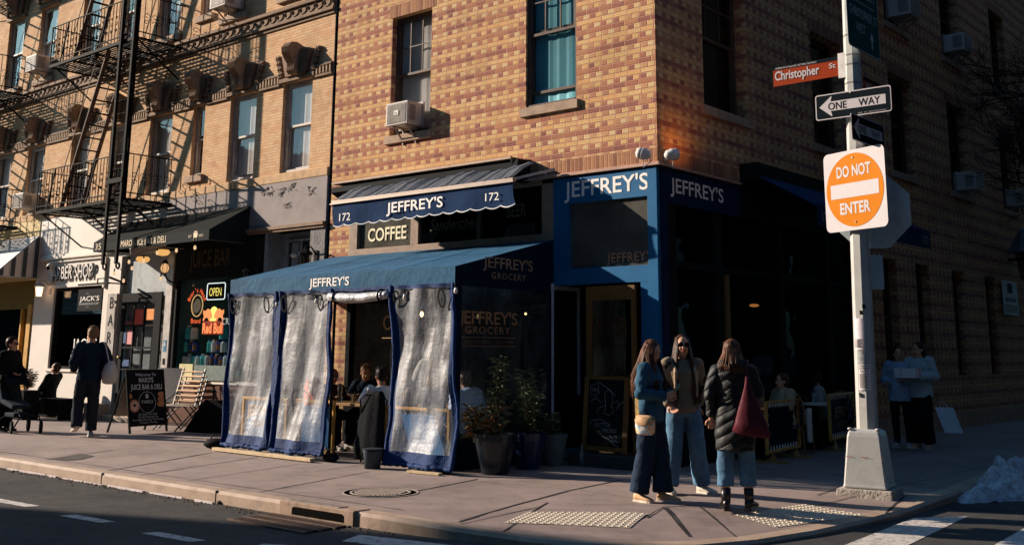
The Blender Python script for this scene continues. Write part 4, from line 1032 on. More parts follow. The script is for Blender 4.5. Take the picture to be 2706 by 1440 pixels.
def curtain(xt0, xt1, xb0, xb1, yb, seed, zb=.10):
    rng = random.Random(seed); NX, NZ = 40, 44; ph = [rng.uniform(0, 6) for _ in range(6)]
    def pt(i, j):
        f = i / NX; g = j / NZ; zt = 2.43; z = zt + (zb - zt) * g
        x = (xt0 + (xt1 - xt0) * f) * (1 - g) + (xb0 + (xb1 - xb0) * f) * g
        y = YF - .03 + (yb - YF + .03) * g ** 1.6
        y += .022 * math.sin(x * 9 + ph[0] + g * 2) * (.4 + g) + .016 * math.sin(g * 11 + ph[1] + f * 3) + .012 * math.sin(f * 19 + g * 8 + ph[2]) + .02 * noise.noise(Vector((x * 2.2, z * 2.4, seed)))
        x += .012 * math.sin(g * 14 + ph[3])
        return (x, y, z)
    G_ = [[pt(i, j) for j in range(NZ + 1)] for i in range(NX + 1)]
    film, bord = MB(), MB()
    for i in range(NX):
        for j in range(NZ):
            edge_ = i < 3 or i >= NX - 3 or j < 1 or j >= NZ - 3
            (bord if edge_ else film).quad(G_[i][j], G_[i + 1][j], G_[i + 1][j + 1], G_[i][j + 1])
    c = film.build('plastic_curtain', M_vinyl, TE, smooth=True); bord.build('curtain_border', M_edge, c, smooth=True)
    q = MB()                                             # gathered side hems
    for i in (0, NX): q.tube([(p[0] + rng.uniform(-.008, .008), p[1] - .012, p[2]) for p in G_[i][::2]], [.020 + rng.uniform(0, .012) for _ in G_[i][::2]], 6)
    q.tube([(p[NZ][0], p[NZ][1] - .01, p[NZ][2] + rng.uniform(-.012, .012)) for p in G_], [.022 + rng.uniform(0, .02) for _ in G_], 6)
    q.build('curtain_hem', M_edge, c, smooth=True)
    q = MB()                                             # hanging strap loops
    for f in (.12, .86):
        x = xt0 + (xt1 - xt0) * f
        pts = [(x + .07 * math.sin(a) * (1 - .1), YF - .075 - .02 * math.cos(a), 2.33 - .10 + .12 * math.cos(a)) for a in [k / 12 * 2 * math.pi for k in range(13)]]
        for a, b in zip(pts, pts[1:]): q.bar(a, b, .030, .004, up=(0, 1, .2))
    q.build('strap_loop', M_black, c)
    return c
curtain(-6.95, -5.72, -6.42, -5.22, -2.56, 1); curtain(-5.60, -4.40, -5.10, -3.95, -2.60, 2); curtain(-3.06, -1.87, -2.72, -1.50, -2.50, 3, .07)
m = MB(); m.quad((-5.72, YF - .02, 2.43), (-5.60, YF - .02, 2.43), (-5.10, -2.57, .1), (-5.22, -2.57, .1)); m.build('curtain_border', M_edge, TE)
# rolled-up curtain over the opening
m = MB(); pts = [(-4.38 + 1.30 * i / 16, YF - .07 + .01 * math.sin(i), 2.31 - .035 * math.sin(i / 16 * math.pi)) for i in range(17)]
m.tube(pts, [.055 + .02 * math.sin(i / 16 * math.pi) + random.uniform(-.006, .006) for i in range(17)], 12); ru = m.build('rolled_curtain', P('rolled_vinyl', (.46, .46, .47), .3, var=.35, scale=7, bump=.7, bscale=11, dist=.03), TE, smooth=True)
q = MB()
for i in (2, 14): x, y, z = pts[i]; q.tube([(x, y + .085 * math.cos(a), z + .085 * math.sin(a)) for a in [k / 10 * 2 * math.pi for k in range(11)]], .016, 5)
q.build('tie_strap', M_black, ru)
m = MB(); m.quad((-4.42, YF - .02, 2.43), (-3.05, YF - .02, 2.43), (-3.05, YF - .025, 2.37), (-4.42, YF - .025, 2.36)); m.build('curtain_border', M_edge, TE)
# end wall film and its lettering
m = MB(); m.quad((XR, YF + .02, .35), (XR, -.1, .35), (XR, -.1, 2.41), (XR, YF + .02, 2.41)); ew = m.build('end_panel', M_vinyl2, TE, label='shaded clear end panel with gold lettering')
m = MB(); m.box(XR - .01, YF, 0, XR + .02, -.1, .35); m.box(XR - .02, YF - .01, 0, XR + .03, YF + .1, 2.42); m.box(XR - .02, -.16, 0, XR + .025, -.1, 2.42); m.build('end_panel_border', M_tentn, TE)
text("JEFFREY'S", 'tent_lettering', (XR + .012, -2.08, 1.90), (0, 1, 0), (0, 0, 1), .17, P('bronze_lettering', (.30, .17, .09), .5, bump=0), ew, bold=.016, width=1.22)
text('GROCERY', 'tent_lettering', (XR + .012, -1.94, 1.77), (0, 1, 0), (0, 0, 1), .095, MATS['bronze_lettering'], ew, bold=.01, width=.92, sp=1.2)
m = MB(); m.box(XR + .008, -2.0, 1.715, XR + .014, -.9, 1.722); m.box(XR + .008, -2.0, 1.60, XR + .014, -.9, 1.607); m.build('lettering_rule', MATS['bronze_lettering'], ew)
text('RESTAURANT · OYSTERS', 'tent_lettering', (XR + .012, -1.96, 1.635), (0, 1, 0), (0, 0, 1), .045, P('faint_bronze', (.14, .08, .05), .6, bump=0), ew, width=1.0)
m = MB(); m.quad((XL, YF + .02, .1), (XL, -.1, .1), (XL, -.1, 2.41), (XL, YF + .02, 2.41)); m.build('end_panel', M_vinyl, TE)
# weights and timber along the foot
t = empty('timber_plank', (-5.2, -2.66, 0), 'long pale timber plank holding down the curtain foot', 'plank')
MB().bar((-6.42, -2.66, .035), (-4.0, -2.70, .035), .09, .045).build('plank', P('raw_timber', (.52, .40, .25), .75, scale=8, bump=.5, bscale=30), t, bevel=.004)
t = empty('timber_plank', (-1.9, -2.6, 0), 'short yellowish plank under the right curtain', 'plank')
MB().bar((-2.15, -2.64, .02), (-1.62, -2.60, .02), .08, .025).build('plank', MATS['raw_timber'], t)
def sandbag(x, y, label, s=1.0, rz=0):
    t = empty('sandbag', (x, y, 0), label, 'sandbag', 'dark weights at the tent foot', rz)
    rm = Matrix.Rotation(rz, 3, 'Z'); m = MB(); m.ell((x, y, .07 * s), .19 * s, .11 * s, .075 * s, 14, 8, rm); m.build('bag', M_black, t, smooth=True)
    MB().tube([Vector((x, y, 0)) + rm @ Vector(p) for p in ((-.1, 0, .13 * s), (-.06, 0, .2 * s), (.06, 0, .2 * s), (.1, 0, .13 * s))], .012, 5).build('handle', M_black, t)
sandbag(-6.72, -2.42, 'black sandbag with a handle at the left foot of the tent', 1.15, .5)
sandbag(-3.95, -2.42, 'black sandbag at the left side of the tent opening', .8)
sandbag(-1.78, -2.36, 'black sandbag at the tent corner near the planter', .7)
t = empty('bucket', (-2.88, -2.62, 0), 'dark grey bucket with a lid at the foot of the right curtain', 'bucket')
MB().lathe((-2.86, -2.62, 0), [(.0, 0), (.105, .0), (.125, .20), (.135, .22), (.13, .235)], 16).build('bucket_body', P('bucket_grey', (.05, .065, .085), .45), t, smooth=True)
MB().lathe((-2.86, -2.62, .235), [(.14, 0), (.14, .02), (.0, .035)], 16).build('lid', P('bucket_lid', (.03, .035, .04), .5), t)
# string lights: cable and bulbs under the tent edge
M_bulb = glass('bulb_glass', (.9, .9, .9), .25); M_bulbc = P('bulb_clear', (.75, .70, .62), .15, bump=0); M_glow = EM('bulb_glow', (1.0, .62, .25), 3.5)
def string_light(pts, bulbs, name_label, lit, grp):
    t = empty('light_cable', pts[0], name_label, 'light cable'); MB().tube(pts, .006, 5, cap=False).build('cable', M_black, t)
    for i, (x, y, z) in enumerate(bulbs):
        b = empty('light_bulb', (x, y, z), grp[1][i] if isinstance(grp[1], list) else grp[1], 'light bulb', grp[0])
        MB().tube([(x, y, z + .0), (x, y, z - .055)], .015, 8).build('socket', M_black, b)
        MB().lathe((x, y, z - .05), [(.011, 0), (.020, -.02), (.028, -.05), (.024, -.075), (.008, -.09)], 10).build('bulb', M_bulbc if not lit else EM('bulb_lit', (1, .66, .36), .45), b, smooth=True)
        if lit: MB().tube([(x, y, z - .06), (x, y, z - .10)], .004, 5).build('filament', M_glow, b)
pts = []
for i in range(41):
    f = i / 40; xx = XL + (XR - XL) * f; pts.append((xx, YF - .03 - .01, 2.395 - .03 * abs(math.sin(f * 9 * math.pi))))
string_light(pts, [(-6.75, YF - .05, 2.33), (-5.66, YF - .05, 2.32), (-4.70, YF - .05, 2.35), (-3.60, YF - .05, 2.38), (-2.78, YF - .05, 2.36), (-1.80, YF - .05, 2.42)], 'black cable of clear bulbs along the tent eave', False,
             ('clear bulbs along the tent eave', ['clear bulb on the tent eave, leftmost in front of the plastic', 'clear bulb at the post between the two left curtains', 'clear bulb left of the rolled curtain', 'clear bulb in front of the rolled curtain', 'clear bulb at the left of the right-hand curtain', 'clear bulb at the right front corner of the tent']))
x_ = -3.9
b = empty('light_bulb', (-4.05, -.6, 2.25), 'small glowing bulb hanging inside the tent opening', 'light bulb')
MB().tube([(-4.05, -.6, 2.9), (-4.05, -.6, 2.14)], .006, 5).build('cord', M_black, b); MB().ell((-4.05, -.6, 2.1), .03, .03, .045, 10, 7).build('bulb', M_glow, b, smooth=True)

# ================================================================== terrace barriers: yellow frame with laced canvas
def barrier(a, b, zb, zt, label, canvas, words=None, feet=True):
    a = Vector(a); b = Vector(b); d = (b - a).normalized(); L = (b - a).length; up = Vector((0, 0, 1)); n_ = d.cross(up)
    t = empty('cafe_barrier', ((a.x + b.x) / 2, (a.y + b.y) / 2, 0), label, 'barrier', 'yellow framed terrace barriers')
    def q(u, z, o=0): return Vector((a.x, a.y, 0)) + d * u + up * z + n_ * o
    m = MB(); w_ = .045
    m.bar(q(0, zb), q(0, zt), w_); m.bar(q(L, zb), q(L, zt), w_); m.bar(q(w_ / 2, zt - .02), q(L - w_ / 2, zt - .02), w_ * .9, w_ * .9); m.bar(q(w_ / 2, zb + .03), q(L - w_ / 2, zb + .03), w_ * .9, w_ * .9)
    m.build('frame', M_yellow, t, bevel=.004)
    m = MB(); m.quad(q(.085, zb + .10), q(L - .085, zb + .10), q(L - .085, zt - .09), q(.085, zt - .09)); cv = m.build('canvas', canvas, t)
    m = MB(); k = int(L / .14)
    for i in range(k):
        u = .09 + (L - .18) * i / k; v = u + (L - .18) / k * .5
        for z0, z1 in ((zt - .03, zt - .10), (zb + .04, zb + .11)): m.tube([q(u, z0, .01), q(v, z1, .004)], .005, 4); m.tube([q(v, z1, .004), q(v + .01, z0, .01)], .005, 4)
    k = int((zt - zb) / .16)
    for i in range(k):
        z0 = zb + .12 + (zt - zb - .24) * i / k
        for u0, u1 in ((.01, .09), (L - .01, L - .09)): m.tube([q(u0, z0, .01), q(u1, z0 + .05, .004)], .005, 4)
    m.build('lacing', M_text, t)
    if feet:
        for u in (L * .14, L * .86):
            m = MB(); m.prism([q(u - .02, zb), q(u + .02, zb), q(u + .11, .02), q(u - .11, .02)], n_ * .03); m.bar(q(u, .012, -.24), q(u, .012, .24), .14, .02)
            m.build('foot', P('ochre_foot', (.30, .19, .05), .6), t)
    if words:
        for s, z, h_, ww in words: text(s, 'canvas_lettering', q(L / 2 - ww / 2, z, .008 if True else 0), d, up, h_, M_yellow if canvas is not M_navyc else P('dim_yellow', (.24, .15, .05), .6), cv, width=ww, bold=.01)
    return t
M_bluec = P('blue_canvas', (.010, .10, .26), .7, var=.15, bump=.3, bscale=8); M_navyc = P('navy_canvas_panel', (.006, .010, .022), .8)
W_ = [("JEFFREY'S", .52, .16, .9), ('GROCERY', .36, .09, .55)]
barrier((-3.20, -2.10, 0), (-1.98, -2.08, 0), .02, .78, 'blue canvas barrier laced in a yellow frame behind the right plastic curtain', M_bluec, None, False)
barrier((-6.55, -2.06, 0), (-5.45, -2.06, 0), .02, .80, 'blue canvas barrier with yellow lettering behind the leftmost plastic curtain', M_bluec, W_, False)
barrier((-5.3, -1.98, 0), (-4.45, -1.98, 0), .02, .80, 'blue canvas barrier behind the second plastic curtain', M_bluec, None, False)
barrier((.62, 1.75, 0), (.42, 3.18, 0), .12, .86, 'yellow framed black barrier standing behind the woman in the long coat', M_navyc, None)
barrier((.42, 4.30, 0), (.20, 5.75, 0), .16, .90, 'yellow framed dark barrier with dim lettering beside the signpost', M_navyc, W_)

# ================================================================== furniture
def round_table(x, y, z, r, label, top_mat, grp=None):
    t = empty('table', (x, y, 0), label, 'table', grp)
    MB().lathe((x, y, z - .03), [(0, 0), (r, 0), (r, .03), (0, .03)], 24).build('tabletop', top_mat, t)
    MB().tube([(x, y, .02), (x, y, z - .03)], .03, 8).lathe((x, y, 0), [(.0, .0), (.22, 0), (.2, .02), (.03, .04)], 16).build('pedestal', M_black, t)
    return t
t = empty('table', (-4.75, -1.05, 0), 'pale wooden dining table with drinks inside the tent', 'table')
MB().box(-5.6, -1.62, .71, -4.02, -.88, .75).build('tabletop', P('table_wood', (.42, .24, .10), .5, scale=5, bump=.2), t, bevel=.004)
for xx in (-5.25, -4.4): MB().box(xx - .03, -1.28, .03, xx + .03, -1.22, .71).box(xx - .25, -1.29, 0, xx + .25, -1.21, .03).build('leg', M_black, t)
t = empty('table', (-3.35, -.65, 0), 'second wooden table deeper inside the tent', 'table')
MB().box(-3.75, -.95, .71, -2.35, -.35, .75).build('tabletop', MATS['table_wood'], t, bevel=.004)
MB().box(-3.1, -.7, 0, -3.0, -.6, .71).box(-3.35, -.71, 0, -2.75, -.59, .03).build('leg', M_black, t)
M_gls = glass('drinking_glass', (.88, .92, .92), .2)
def tumbler(x, y, z, r, h, name, label, drink=None):
    t = empty(name, (x, y, z), label, 'glass' if name != 'carafe' else 'carafe', 'glassware on the tent table')
    MB().lathe((x, y, z), [(0, 0), (r * .85, 0), (r, h), (r * .93, h), (r * .8, .01)], 12).build('glass', M_gls, t, smooth=True)
    if drink: MB().lathe((x, y, z + .008), [(0, 0), (r * .8, 0), (r * .84, h * .6), (0, h * .6)], 12).build('drink', P('drink_' + drink[0], drink[1], .1, bump=0), t)
for i, (x, y, r, h, nm, dk) in enumerate(((-4.98, -1.42, .04, .26, 'carafe', None), (-4.62, -1.45, .035, .13, 'tumbler', ('amber', (.35, .16, .03))), (-4.45, -1.12, .035, .14, 'tumbler', ('dark', (.06, .02, .01))),
    (-5.22, -1.45, .032, .15, 'tumbler', ('lager', (.5, .3, .06))), (-5.35, -1.15, .032, .09, 'tumbler', None), (-4.80, -1.0, .035, .12, 'tumbler', None), (-5.08, -1.08, .03, .10, 'tumbler', ('water', (.4, .42, .42))))):
    tumbler(x, y, .75, r, h, nm, ['tall clear water carafe on the tent table', 'tumbler of amber drink beside the man in the white shirt', 'tumbler of dark drink nearest the white shirt', 'slim glass of pale beer by the woman in sunglasses', 'empty low glass at the left end of the table', 'empty clear glass behind the amber drink', 'short glass of water behind the carafe'][i], dk)
def bistro_chair(x, y, rz, label, coat=False):
    t = empty('cafe_chair', (x, y, 0), label, 'chair', 'cafe chairs', rz); rm = Matrix.Rotation(rz, 4, 'Z'); o = Vector((x, y, 0))
    T = lambda p: o + (rm @ Vector(p))
    for sx in (-.19, .19):
        for sy in (-.19, .19): MB().tube([T((sx, sy, 0)), T((sx * .92, sy * .92, .44))], .013, 6).build('leg', M_iron, t)
    m = MB(); m.add([T(p) for p in ((-.21, -.21, .44), (.21, -.21, .44), (.21, .21, .44), (-.21, .21, .44), (-.21, -.21, .465), (.21, -.21, .465), (.21, .21, .465), (-.21, .21, .465))], [(0, 3, 2, 1), (4, 5, 6, 7), (0, 1, 5, 4), (1, 2, 6, 5), (2, 3, 7, 6), (3, 0, 4, 7)])
    m.build('seat', M_black, t)
    m = MB(); m.tube([T(p) for p in ((-.19, .19, .44), (-.20, .25, .85), (-.12, .27, .92), (.12, .27, .92), (.20, .25, .85), (.19, .19, .44))], .013, 6); m.tube([T((-.19, .235, .7)), T((.19, .235, .7))], .011, 6); m.build('backrest', M_iron, t)
    return t
bistro_chair(-3.46, -1.96, R(205), 'black chair under the man in the white shirt'); bistro_chair(-5.38, -.40, R(10), 'black chair under the man in the dark jacket'); bistro_chair(-5.55, -.85, R(60), 'black chair under the woman in sunglasses'); bistro_chair(-3.0, -.35, R(0), 'black chair at the second table')
# black coat hanging over the chair back
jx, jy = -3.37, -2.17
m = MB()
for i in range(13):
    pass
rg = []
for z, rx, ry, sh in ((.05, .30, .10, .06), (.25, .29, .10, .05), (.5, .26, .10, .03), (.75, .22, .09, 0), (.9, .19, .075, -.02), (.97, .14, .05, -.03)):
    rg.append([(jx + math.cos(a) * rx * (1 + .06 * math.sin(5 * a + z * 6)), jy + math.sin(a) * ry * (1 + .12 * math.sin(7 * a)) - sh, z) for a in [k / 24 * 2 * math.pi for k in range(24)]])
m.rings(rg); o = m.build('coat', P('black_wool', (.010, .011, .013), .9, bump=.5, bscale=9, dist=.03), None, smooth=True); tag(o, 'long black coat hung over the back of the chair at the tent opening', 'coat')
rg = []
for z, rx, ry in ((.55, .15, .07), (.75, .19, .09), (.95, .19, .09), (1.07, .13, .07), (1.12, .06, .04)):
    rg.append([(-5.38 + math.cos(a) * rx * (1 + .08 * math.sin(4 * a + z * 6)), -1.62 + math.sin(a) * ry, z) for a in [k / 20 * 2 * math.pi for k in range(20)]])
o = MB().rings(rg).build('jacket', P('orange_red_cloth', (.55, .07, .02), .8, bump=.4), None, smooth=True); tag(o, 'bright orange red jacket seen blurred through the second plastic curtain', 'jacket')
bistro_chair(-5.38, -1.62, R(180), 'black chair carrying the orange red jacket')
# shaded side terrace
def rattan_chair(x, y, rz, label):
    t = empty('bistro_chair', (x, y, 0), label, 'chair', 'woven bistro chairs', rz); rm = Matrix.Rotation(rz, 4, 'Z'); o = Vector((x, y, 0)); T = lambda p: o + (rm @ Vector(p))
    cane = P('cane', (.22, .13, .05), .5)
    for sx in (-.2, .2):
        for sy in (-.2, .2): MB().tube([T((sx, sy, 0)), T((sx * .9, sy * .9, .45))], .014, 6).build('leg', cane, t)
    MB().lathe(T((0, 0, .44)), [(0, 0), (.22, 0), (.22, .03), (0, .04)], 16).build('seat', M_weave, t)
    arc = [T((-.21 * math.cos(a), .2 + .03 * math.sin(a), .46 + .46 * math.sin(a))) for a in [k / 14 * math.pi for k in range(15)]]
    b = MB().tube(arc, .014, 6).build('backrest', cane, t)
    MB().quad(*arc).build('woven_panel', M_weave, b)
t = NT('woven_dots'); pos, x, y, z = t.pos(); vo = t.n('ShaderNodeTexVoronoi', {'Scale': 42.0, 'Randomness': 0.0}); t.set(vo.inputs['Vector'], pos)
t.bsdf(t.mix(t.m_('LESS_THAN', vo.outputs[0], .30), (.012, .018, .04), (.42, .42, .42)), .5); M_weave = t.m
rattan_chair(.10, 3.72, R(160), 'woven dotted bistro chair between the two side barriers, nearer the coat'); rattan_chair(.10, 5.55, R(200), 'woven dotted bistro chair behind the barrier beside the signpost')
rattan_chair(.28, 3.02, R(-25), 'woven bistro chair under the woman in the trench coat')
round_table(.08, 4.55, .74, .30, 'small round cafe table with a pale cloth on the side terrace', M_text)
round_table(.15, 2.15, .74, .30, 'small cafe table in front of the woman in the trench coat', M_black)
for x, y, h, lab in ((.1, 4.45, .16, 'clear glass on the side terrace table'), (.0, 4.65, .12, 'low glass on the side terrace table, nearer the wall')):
    tumbler(x, y, .745, .035, h, 'tumbler', lab)
t = empty('cloth_bag', (.42, 3.55, 0), 'white cloth bag hanging from the dotted chair', 'bag'); MB().prism([(.40, 3.46, .70), (.40, 3.62, .70), (.40, 3.60, .18), (.40, 3.48, .18)], (.05, 0, 0)).build('bag_body', M_text, t, bevel=.02)

# ================================================================== maro awning, string lights, boards
MA = empty('shop_awning', (-11.5, 0, 3.8), 'black sloped awning reading juice bar and deli in cream letters', 'awning')
M_bawn = P('black_awning', (.012, .014, .014), .7, var=.15, bump=.25, bscale=5, dist=.02); M_bawn2 = P('black_awning_front', (.010, .016, .018), .6, bump=.1)
ax0, ax1, ay, zt, zb = -13.95, -9.58, -.90, 3.80, 3.59
m = MB(); m.add([(ax0, ay, zt), (ax1, ay, zt), (ax1 + .05, -.035, 4.33), (ax0 - .2, -.035, 4.33)], [(0, 1, 2, 3)]); m.build('canopy', M_bawn, MA)
m = MB(); m.box(ax0, ay - .01, zb, ax1, ay, zt); m.build('front_panel', M_bawn2, MA)
m = MB(); m.prism([(ax1, ay, zb), (ax1, ay, zt), (ax1 + .05, -.035, 4.33), (ax1, -.035, zb)], (.01, 0, 0)); m.prism([(ax0, ay, zb), (ax0, ay, zt), (ax0 - .2, -.035, 4.33), (ax0, -.035, zb)], (-.01, 0, 0)); build_each(m, 'side_panel', M_bawn2, MA)
m = MB()
for xx in (ax0 + .1, -11.8, ax1 - .1): m.tube([(xx, ay + .03, zb + .02), (xx, -.05, zb + .02)], .015, 6)
m.build('awning_frame', M_steel, MA)
text('35', 'awning_lettering', (-13.86, ay - .014, 3.63), (1, 0, 0), (0, 0, 1), .135, P('cream', (.66, .54, .36), .5, bump=0), MA, width=.24)
text('MARO JUICE BAR & DELI', 'awning_lettering', (-12.80, ay - .014, 3.635), (1, 0, 0), (0, 0, 1), .13, MATS['cream'], MA, width=1.72, bold=.012)
text('EST', 'awning_lettering', (-10.27, ay - .014, 3.67), (1, 0, 0), (0, 0, 1), .045, MATS['cream'], MA, width=.11)
text('2021', 'awning_lettering', (-9.92, ay - .014, 3.67), (1, 0, 0), (0, 0, 1), .045, MATS['cream'], MA, width=.15)
m = MB(); m.prism([(-10.09, ay - .012, 3.66), (-9.97, ay - .012, 3.66), (-9.955, ay - .012, 3.75), (-10.105, ay - .012, 3.75)], (0, -.004, 0)); m.prism([(-10.09, ay - .012, 3.76), (-9.97, ay - .012, 3.76), (-9.985, ay - .012, 3.785), (-10.075, ay - .012, 3.785)], (0, -.004, 0))
m.bar((-10.06, ay - .014, 3.66), (-10.09, ay - .014, 3.605), .016, .004); m.bar((-10.0, ay - .014, 3.66), (-9.98, ay - .014, 3.605), .016, .004); m.build('emblem', MATS['cream'], MA)
pts = [(-13.5, -.85, 3.56), (-13.2, -.82, 3.45), (-12.9, -.8, 3.15), (-12.75, -.8, 3.03), (-12.55, -.8, 3.2), (-12.3, -.8, 3.48), (-11.9, -.8, 3.52), (-11.2, -.8, 3.55), (-10.4, -.8, 3.55), (-9.7, -.8, 3.58)]
string_light(pts, [(-13.15, -.82, 3.20), (-12.78, -.8, 3.03), (-12.62, -.8, 3.42), (-12.48, -.8, 3.28), (-12.05, -.8, 3.42), (-11.55, -.8, 3.55), (-11.35, -.8, 3.02), (-10.85, -.8, 3.56), (-10.2, -.8, 3.58)],
             'black light cable looping down under the black awning', True, ('small bulbs under the black awning', ['lit bulb beside the foot of the drop ladder', 'bulb hanging lowest on the cable loop', 'lit bulb just right of the iron ladder', 'small bulb right of the cable loop', 'bulb left of the amber globe lamp', 'bulb above the round wall lantern', 'bulb under the round wall lantern', 'bulb under the middle of the cream lettering', 'bulb under the emblem of the black awning']))
for x, y, z, lab, r in ((-12.85, -.35, 3.42, 'amber ceiling lamp over the black door, left one', .15), (-12.0, -.4, 3.52, 'amber ceiling lamp under the black awning, right one', .15)):
    t = empty('ceiling_lamp', (x, y, z), lab, 'lamp', 'amber lamps under the black awning'); MB().lathe((x, y, z), [(0, -.08), (r * .7, -.06), (r, 0), (r * .8, .05)], 14).build('shade', EM('amber_glow', (1.0, .52, .16), .42), t, smooth=True); MB().lathe((x, y, z + .05), [(r * .6, 0), (r * .5, .04), (0, .05)], 12).build('ceiling_plate', P('brass2', (.4, .25, .1), .4, .6), t)
t = empty('wall_lantern', (-11.9, -.3, 3.1), 'round wrought iron wall lantern with a warm glow left of the juice window', 'lantern')
MB().ell((-11.85, -.42, 3.18), .085, .085, .10, 12, 8).build('glass', EM('lantern_glow', (1.0, .55, .25), .4), t, smooth=True)
m = MB()
for k in range(6): a = k / 6 * 2 * math.pi; m.tube([(-11.85 + .09 * math.cos(a) * math.sin(q_), -.42 + .09 * math.sin(a) * math.sin(q_), 3.18 + .11 * math.cos(q_)) for q_ in [j / 8 * math.pi for j in range(9)]], .006, 4)
m.tube([(-11.85, -.42, 3.07), (-11.8, -.38, 2.95), (-11.72, -.25, 2.86), (-11.7, -.02, 2.9)], .018, 6); m.tube([(-11.62, -.3, 2.86), (-11.55, -.3, 2.76), (-11.66, -.28, 2.72), (-11.7, -.2, 2.8)], .014, 6); m.lathe((-11.85, -.42, 3.29), [(.08, 0), (.03, .05), (0, .08)], 8); m.build('bracket', M_iron, t)
def lantern(x, y, z, label, lit, body, s=1.0, wall=.0):
    t = empty('wall_lantern', (x, y, z), label, 'lantern', 'carriage lanterns')
    m = MB(); m.lathe((x, y, z + .10 * s), [(.12 * s, 0), (.105 * s, .03 * s), (.03 * s, .085 * s), (.015 * s, .12 * s), (0, .13 * s)], 6); m.lathe((x, y, z - .12 * s), [(0, -.03), (.05 * s, 0), (.06 * s, .015 * s)], 6)
    for k in range(6): a = k / 6 * 2 * math.pi; m.bar((x + .058 * s * math.cos(a), y + .058 * s * math.sin(a), z - .11 * s), (x + .085 * s * math.cos(a), y + .085 * s * math.sin(a), z + .10 * s), .008 * s)
    m.tube([(x, y, z + .22 * s), (x, y + abs(y - wall) * .5, z + .22 * s), (x, wall, z + .10 * s)], .012 * s, 6); m.box(x - .04 * s, wall - .02, z - .05, x + .04 * s, wall, z + .18 * s); m.build('frame', body, t)
    MB().lathe((x, y, z - .11 * s), [(0, 0), (.052 * s, 0), (.078 * s, .20 * s), (0, .2 * s)], 6).build('glass', EM('lantern_pane', (1.0, .62, .33), 2.2) if lit else glass('lantern_glass', (.6, .6, .6), .15), t)
    return t
lantern(-17.55, -.30, 2.88, 'white carriage lantern glowing warm between striped awning and barber window', True, MATS['white_frame'], 1.15, -.02)
lantern(-7.42, -.28, 3.12, 'black carriage lantern just above the left end of the tent roof', False, M_iron, 1.2, -.03)
lantern(-9.1, -.28, 2.88, 'black carriage lantern beside the juice bar sign', False, M_iron, 1.2, -.02)
m = MB(); 
t = empty('security_camera', (-17.5, -.1, 3.45), 'white dome security camera on the barber shop wall', 'camera'); MB().ell((-17.42, -.14, 3.48), .09, .09, .09, 12, 8).build('housing', M_white, t, smooth=True); MB().ell((-17.40, -.20, 3.45), .05, .05, .05, 10, 6).build('lens', M_black, t, smooth=True); MB().box(-17.56, -.08, 3.1, -17.40, -.02, 3.42).build('junction_box', M_white, t)
t = empty('security_camera', (-8.2, .2, 3.3), 'white security camera on the grey wall above the side door', 'camera'); MB().ell((-8.28, .12, 3.30), .06, .06, .05, 10, 6).build('housing', M_white, t, smooth=True); MB().box(-8.45, .2, 3.1, -8.25, .25, 3.55).build('backplate', MATS['pale_grey_paint'], t)
# hanging barber sign on a bar
t = empty('hanging_sign', (-15.0, -.4, 2.6), 'square black hanging sign with pale letters on an iron arm', 'sign')
m = MB(); m.box(-15.35, -.47, 2.93, -14.02, -.43, 2.97); m.box(-14.5, -.46, 3.05, -14.0, -.44, 3.07); m.box(-14.52, -.46, 2.97, -14.49, -.44, 3.07); m.bar((-14.03, -.45, 3.08), (-14.03, -.02, 2.95), .04); m.bar((-14.03, -.45, 2.95), (-14.03, -.02, 2.95), .03); m.bar((-15.15, -.45, 2.94), (-15.15, -.45, 2.84), .006); m.bar((-14.45, -.45, 2.94), (-14.45, -.45, 2.84), .006); m.build('iron_arm', M_iron, t)
pn = MB().box(-15.30, -.465, 2.36, -14.24, -.435, 2.84).build('sign_panel', P('chalk_black', (.006, .007, .008), .5, bump=0), t)
text("JACK'S", 'sign_lettering', (-15.20, -.47, 2.58), (1, 0, 0), (0, 0, 1), .105, M_text, pn, width=.86, bold=.002); text('BARBERSHOP', 'sign_lettering', (-15.20, -.47, 2.49), (1, 0, 0), (0, 0, 1), .05, MATS['grey_lettering'], pn, width=.86); text('EST. 2001', 'sign_lettering', (-14.92, -.47, 2.73), (1, 0, 0), (0, 0, 1), .022, MATS['grey_lettering'], pn); text('NEW YORK', 'sign_lettering', (-14.92, -.47, 2.43), (1, 0, 0), (0, 0, 1), .022, MATS['grey_lettering'], pn)
# striped awning, far left
t0 = NT('awning_stripes'); pos, x, y, z = t0.pos(); fr = t0.m_('FRACT', t0.m_('MULTIPLY', t0.m_('ADD', x, y), 3.6)); st = t0.m_('GREATER_THAN', fr, .5); th = t0.m_('GREATER_THAN', t0.m_('ABSOLUTE', t0.m_('SUBTRACT', fr, .56)), .03)
t0.bsdf(t0.mix(t0.m_('MULTIPLY', st, th), (.62, .56, .50), (.045, .06, .065)), .75); M_str2 = t0.m
t0 = NT('awning_pale'); pos, x, y, z = t0.pos(); fr = t0.m_('FRACT', t0.m_('MULTIPLY', x, 3.6)); t0.bsdf(t0.mix(t0.m_('LESS_THAN', fr, .12), (.68, .62, .56), (.25, .27, .27)), .75); M_str1 = t0.m
t = empty('shop_awning', (-22, 0, 3.6), 'green and white striped awning at the far left', 'awning')
m = MB(); m.quad((-29, -.05, 4.30), (-18.3, -.05, 4.30), (-18.3, -1.12, 3.25), (-29, -1.12, 3.25)); m.build('canopy', M_str1, t)
m = MB(); m.quad((-18.3, -.05, 4.30), (-18.3, -1.12, 3.25), (-18.3, -.02, 3.25)); m.build('side_panel', M_str2, t)
m = MB(); m.tube([(-29, -1.12, 3.24), (-18.3, -1.12, 3.24), (-18.3, -.02, 3.24)], .018, 6); m.tube([(-18.3, -.05, 4.30), (-18.3, -1.12, 3.25)], .014, 6); m.build('awning_frame', M_steel, t)

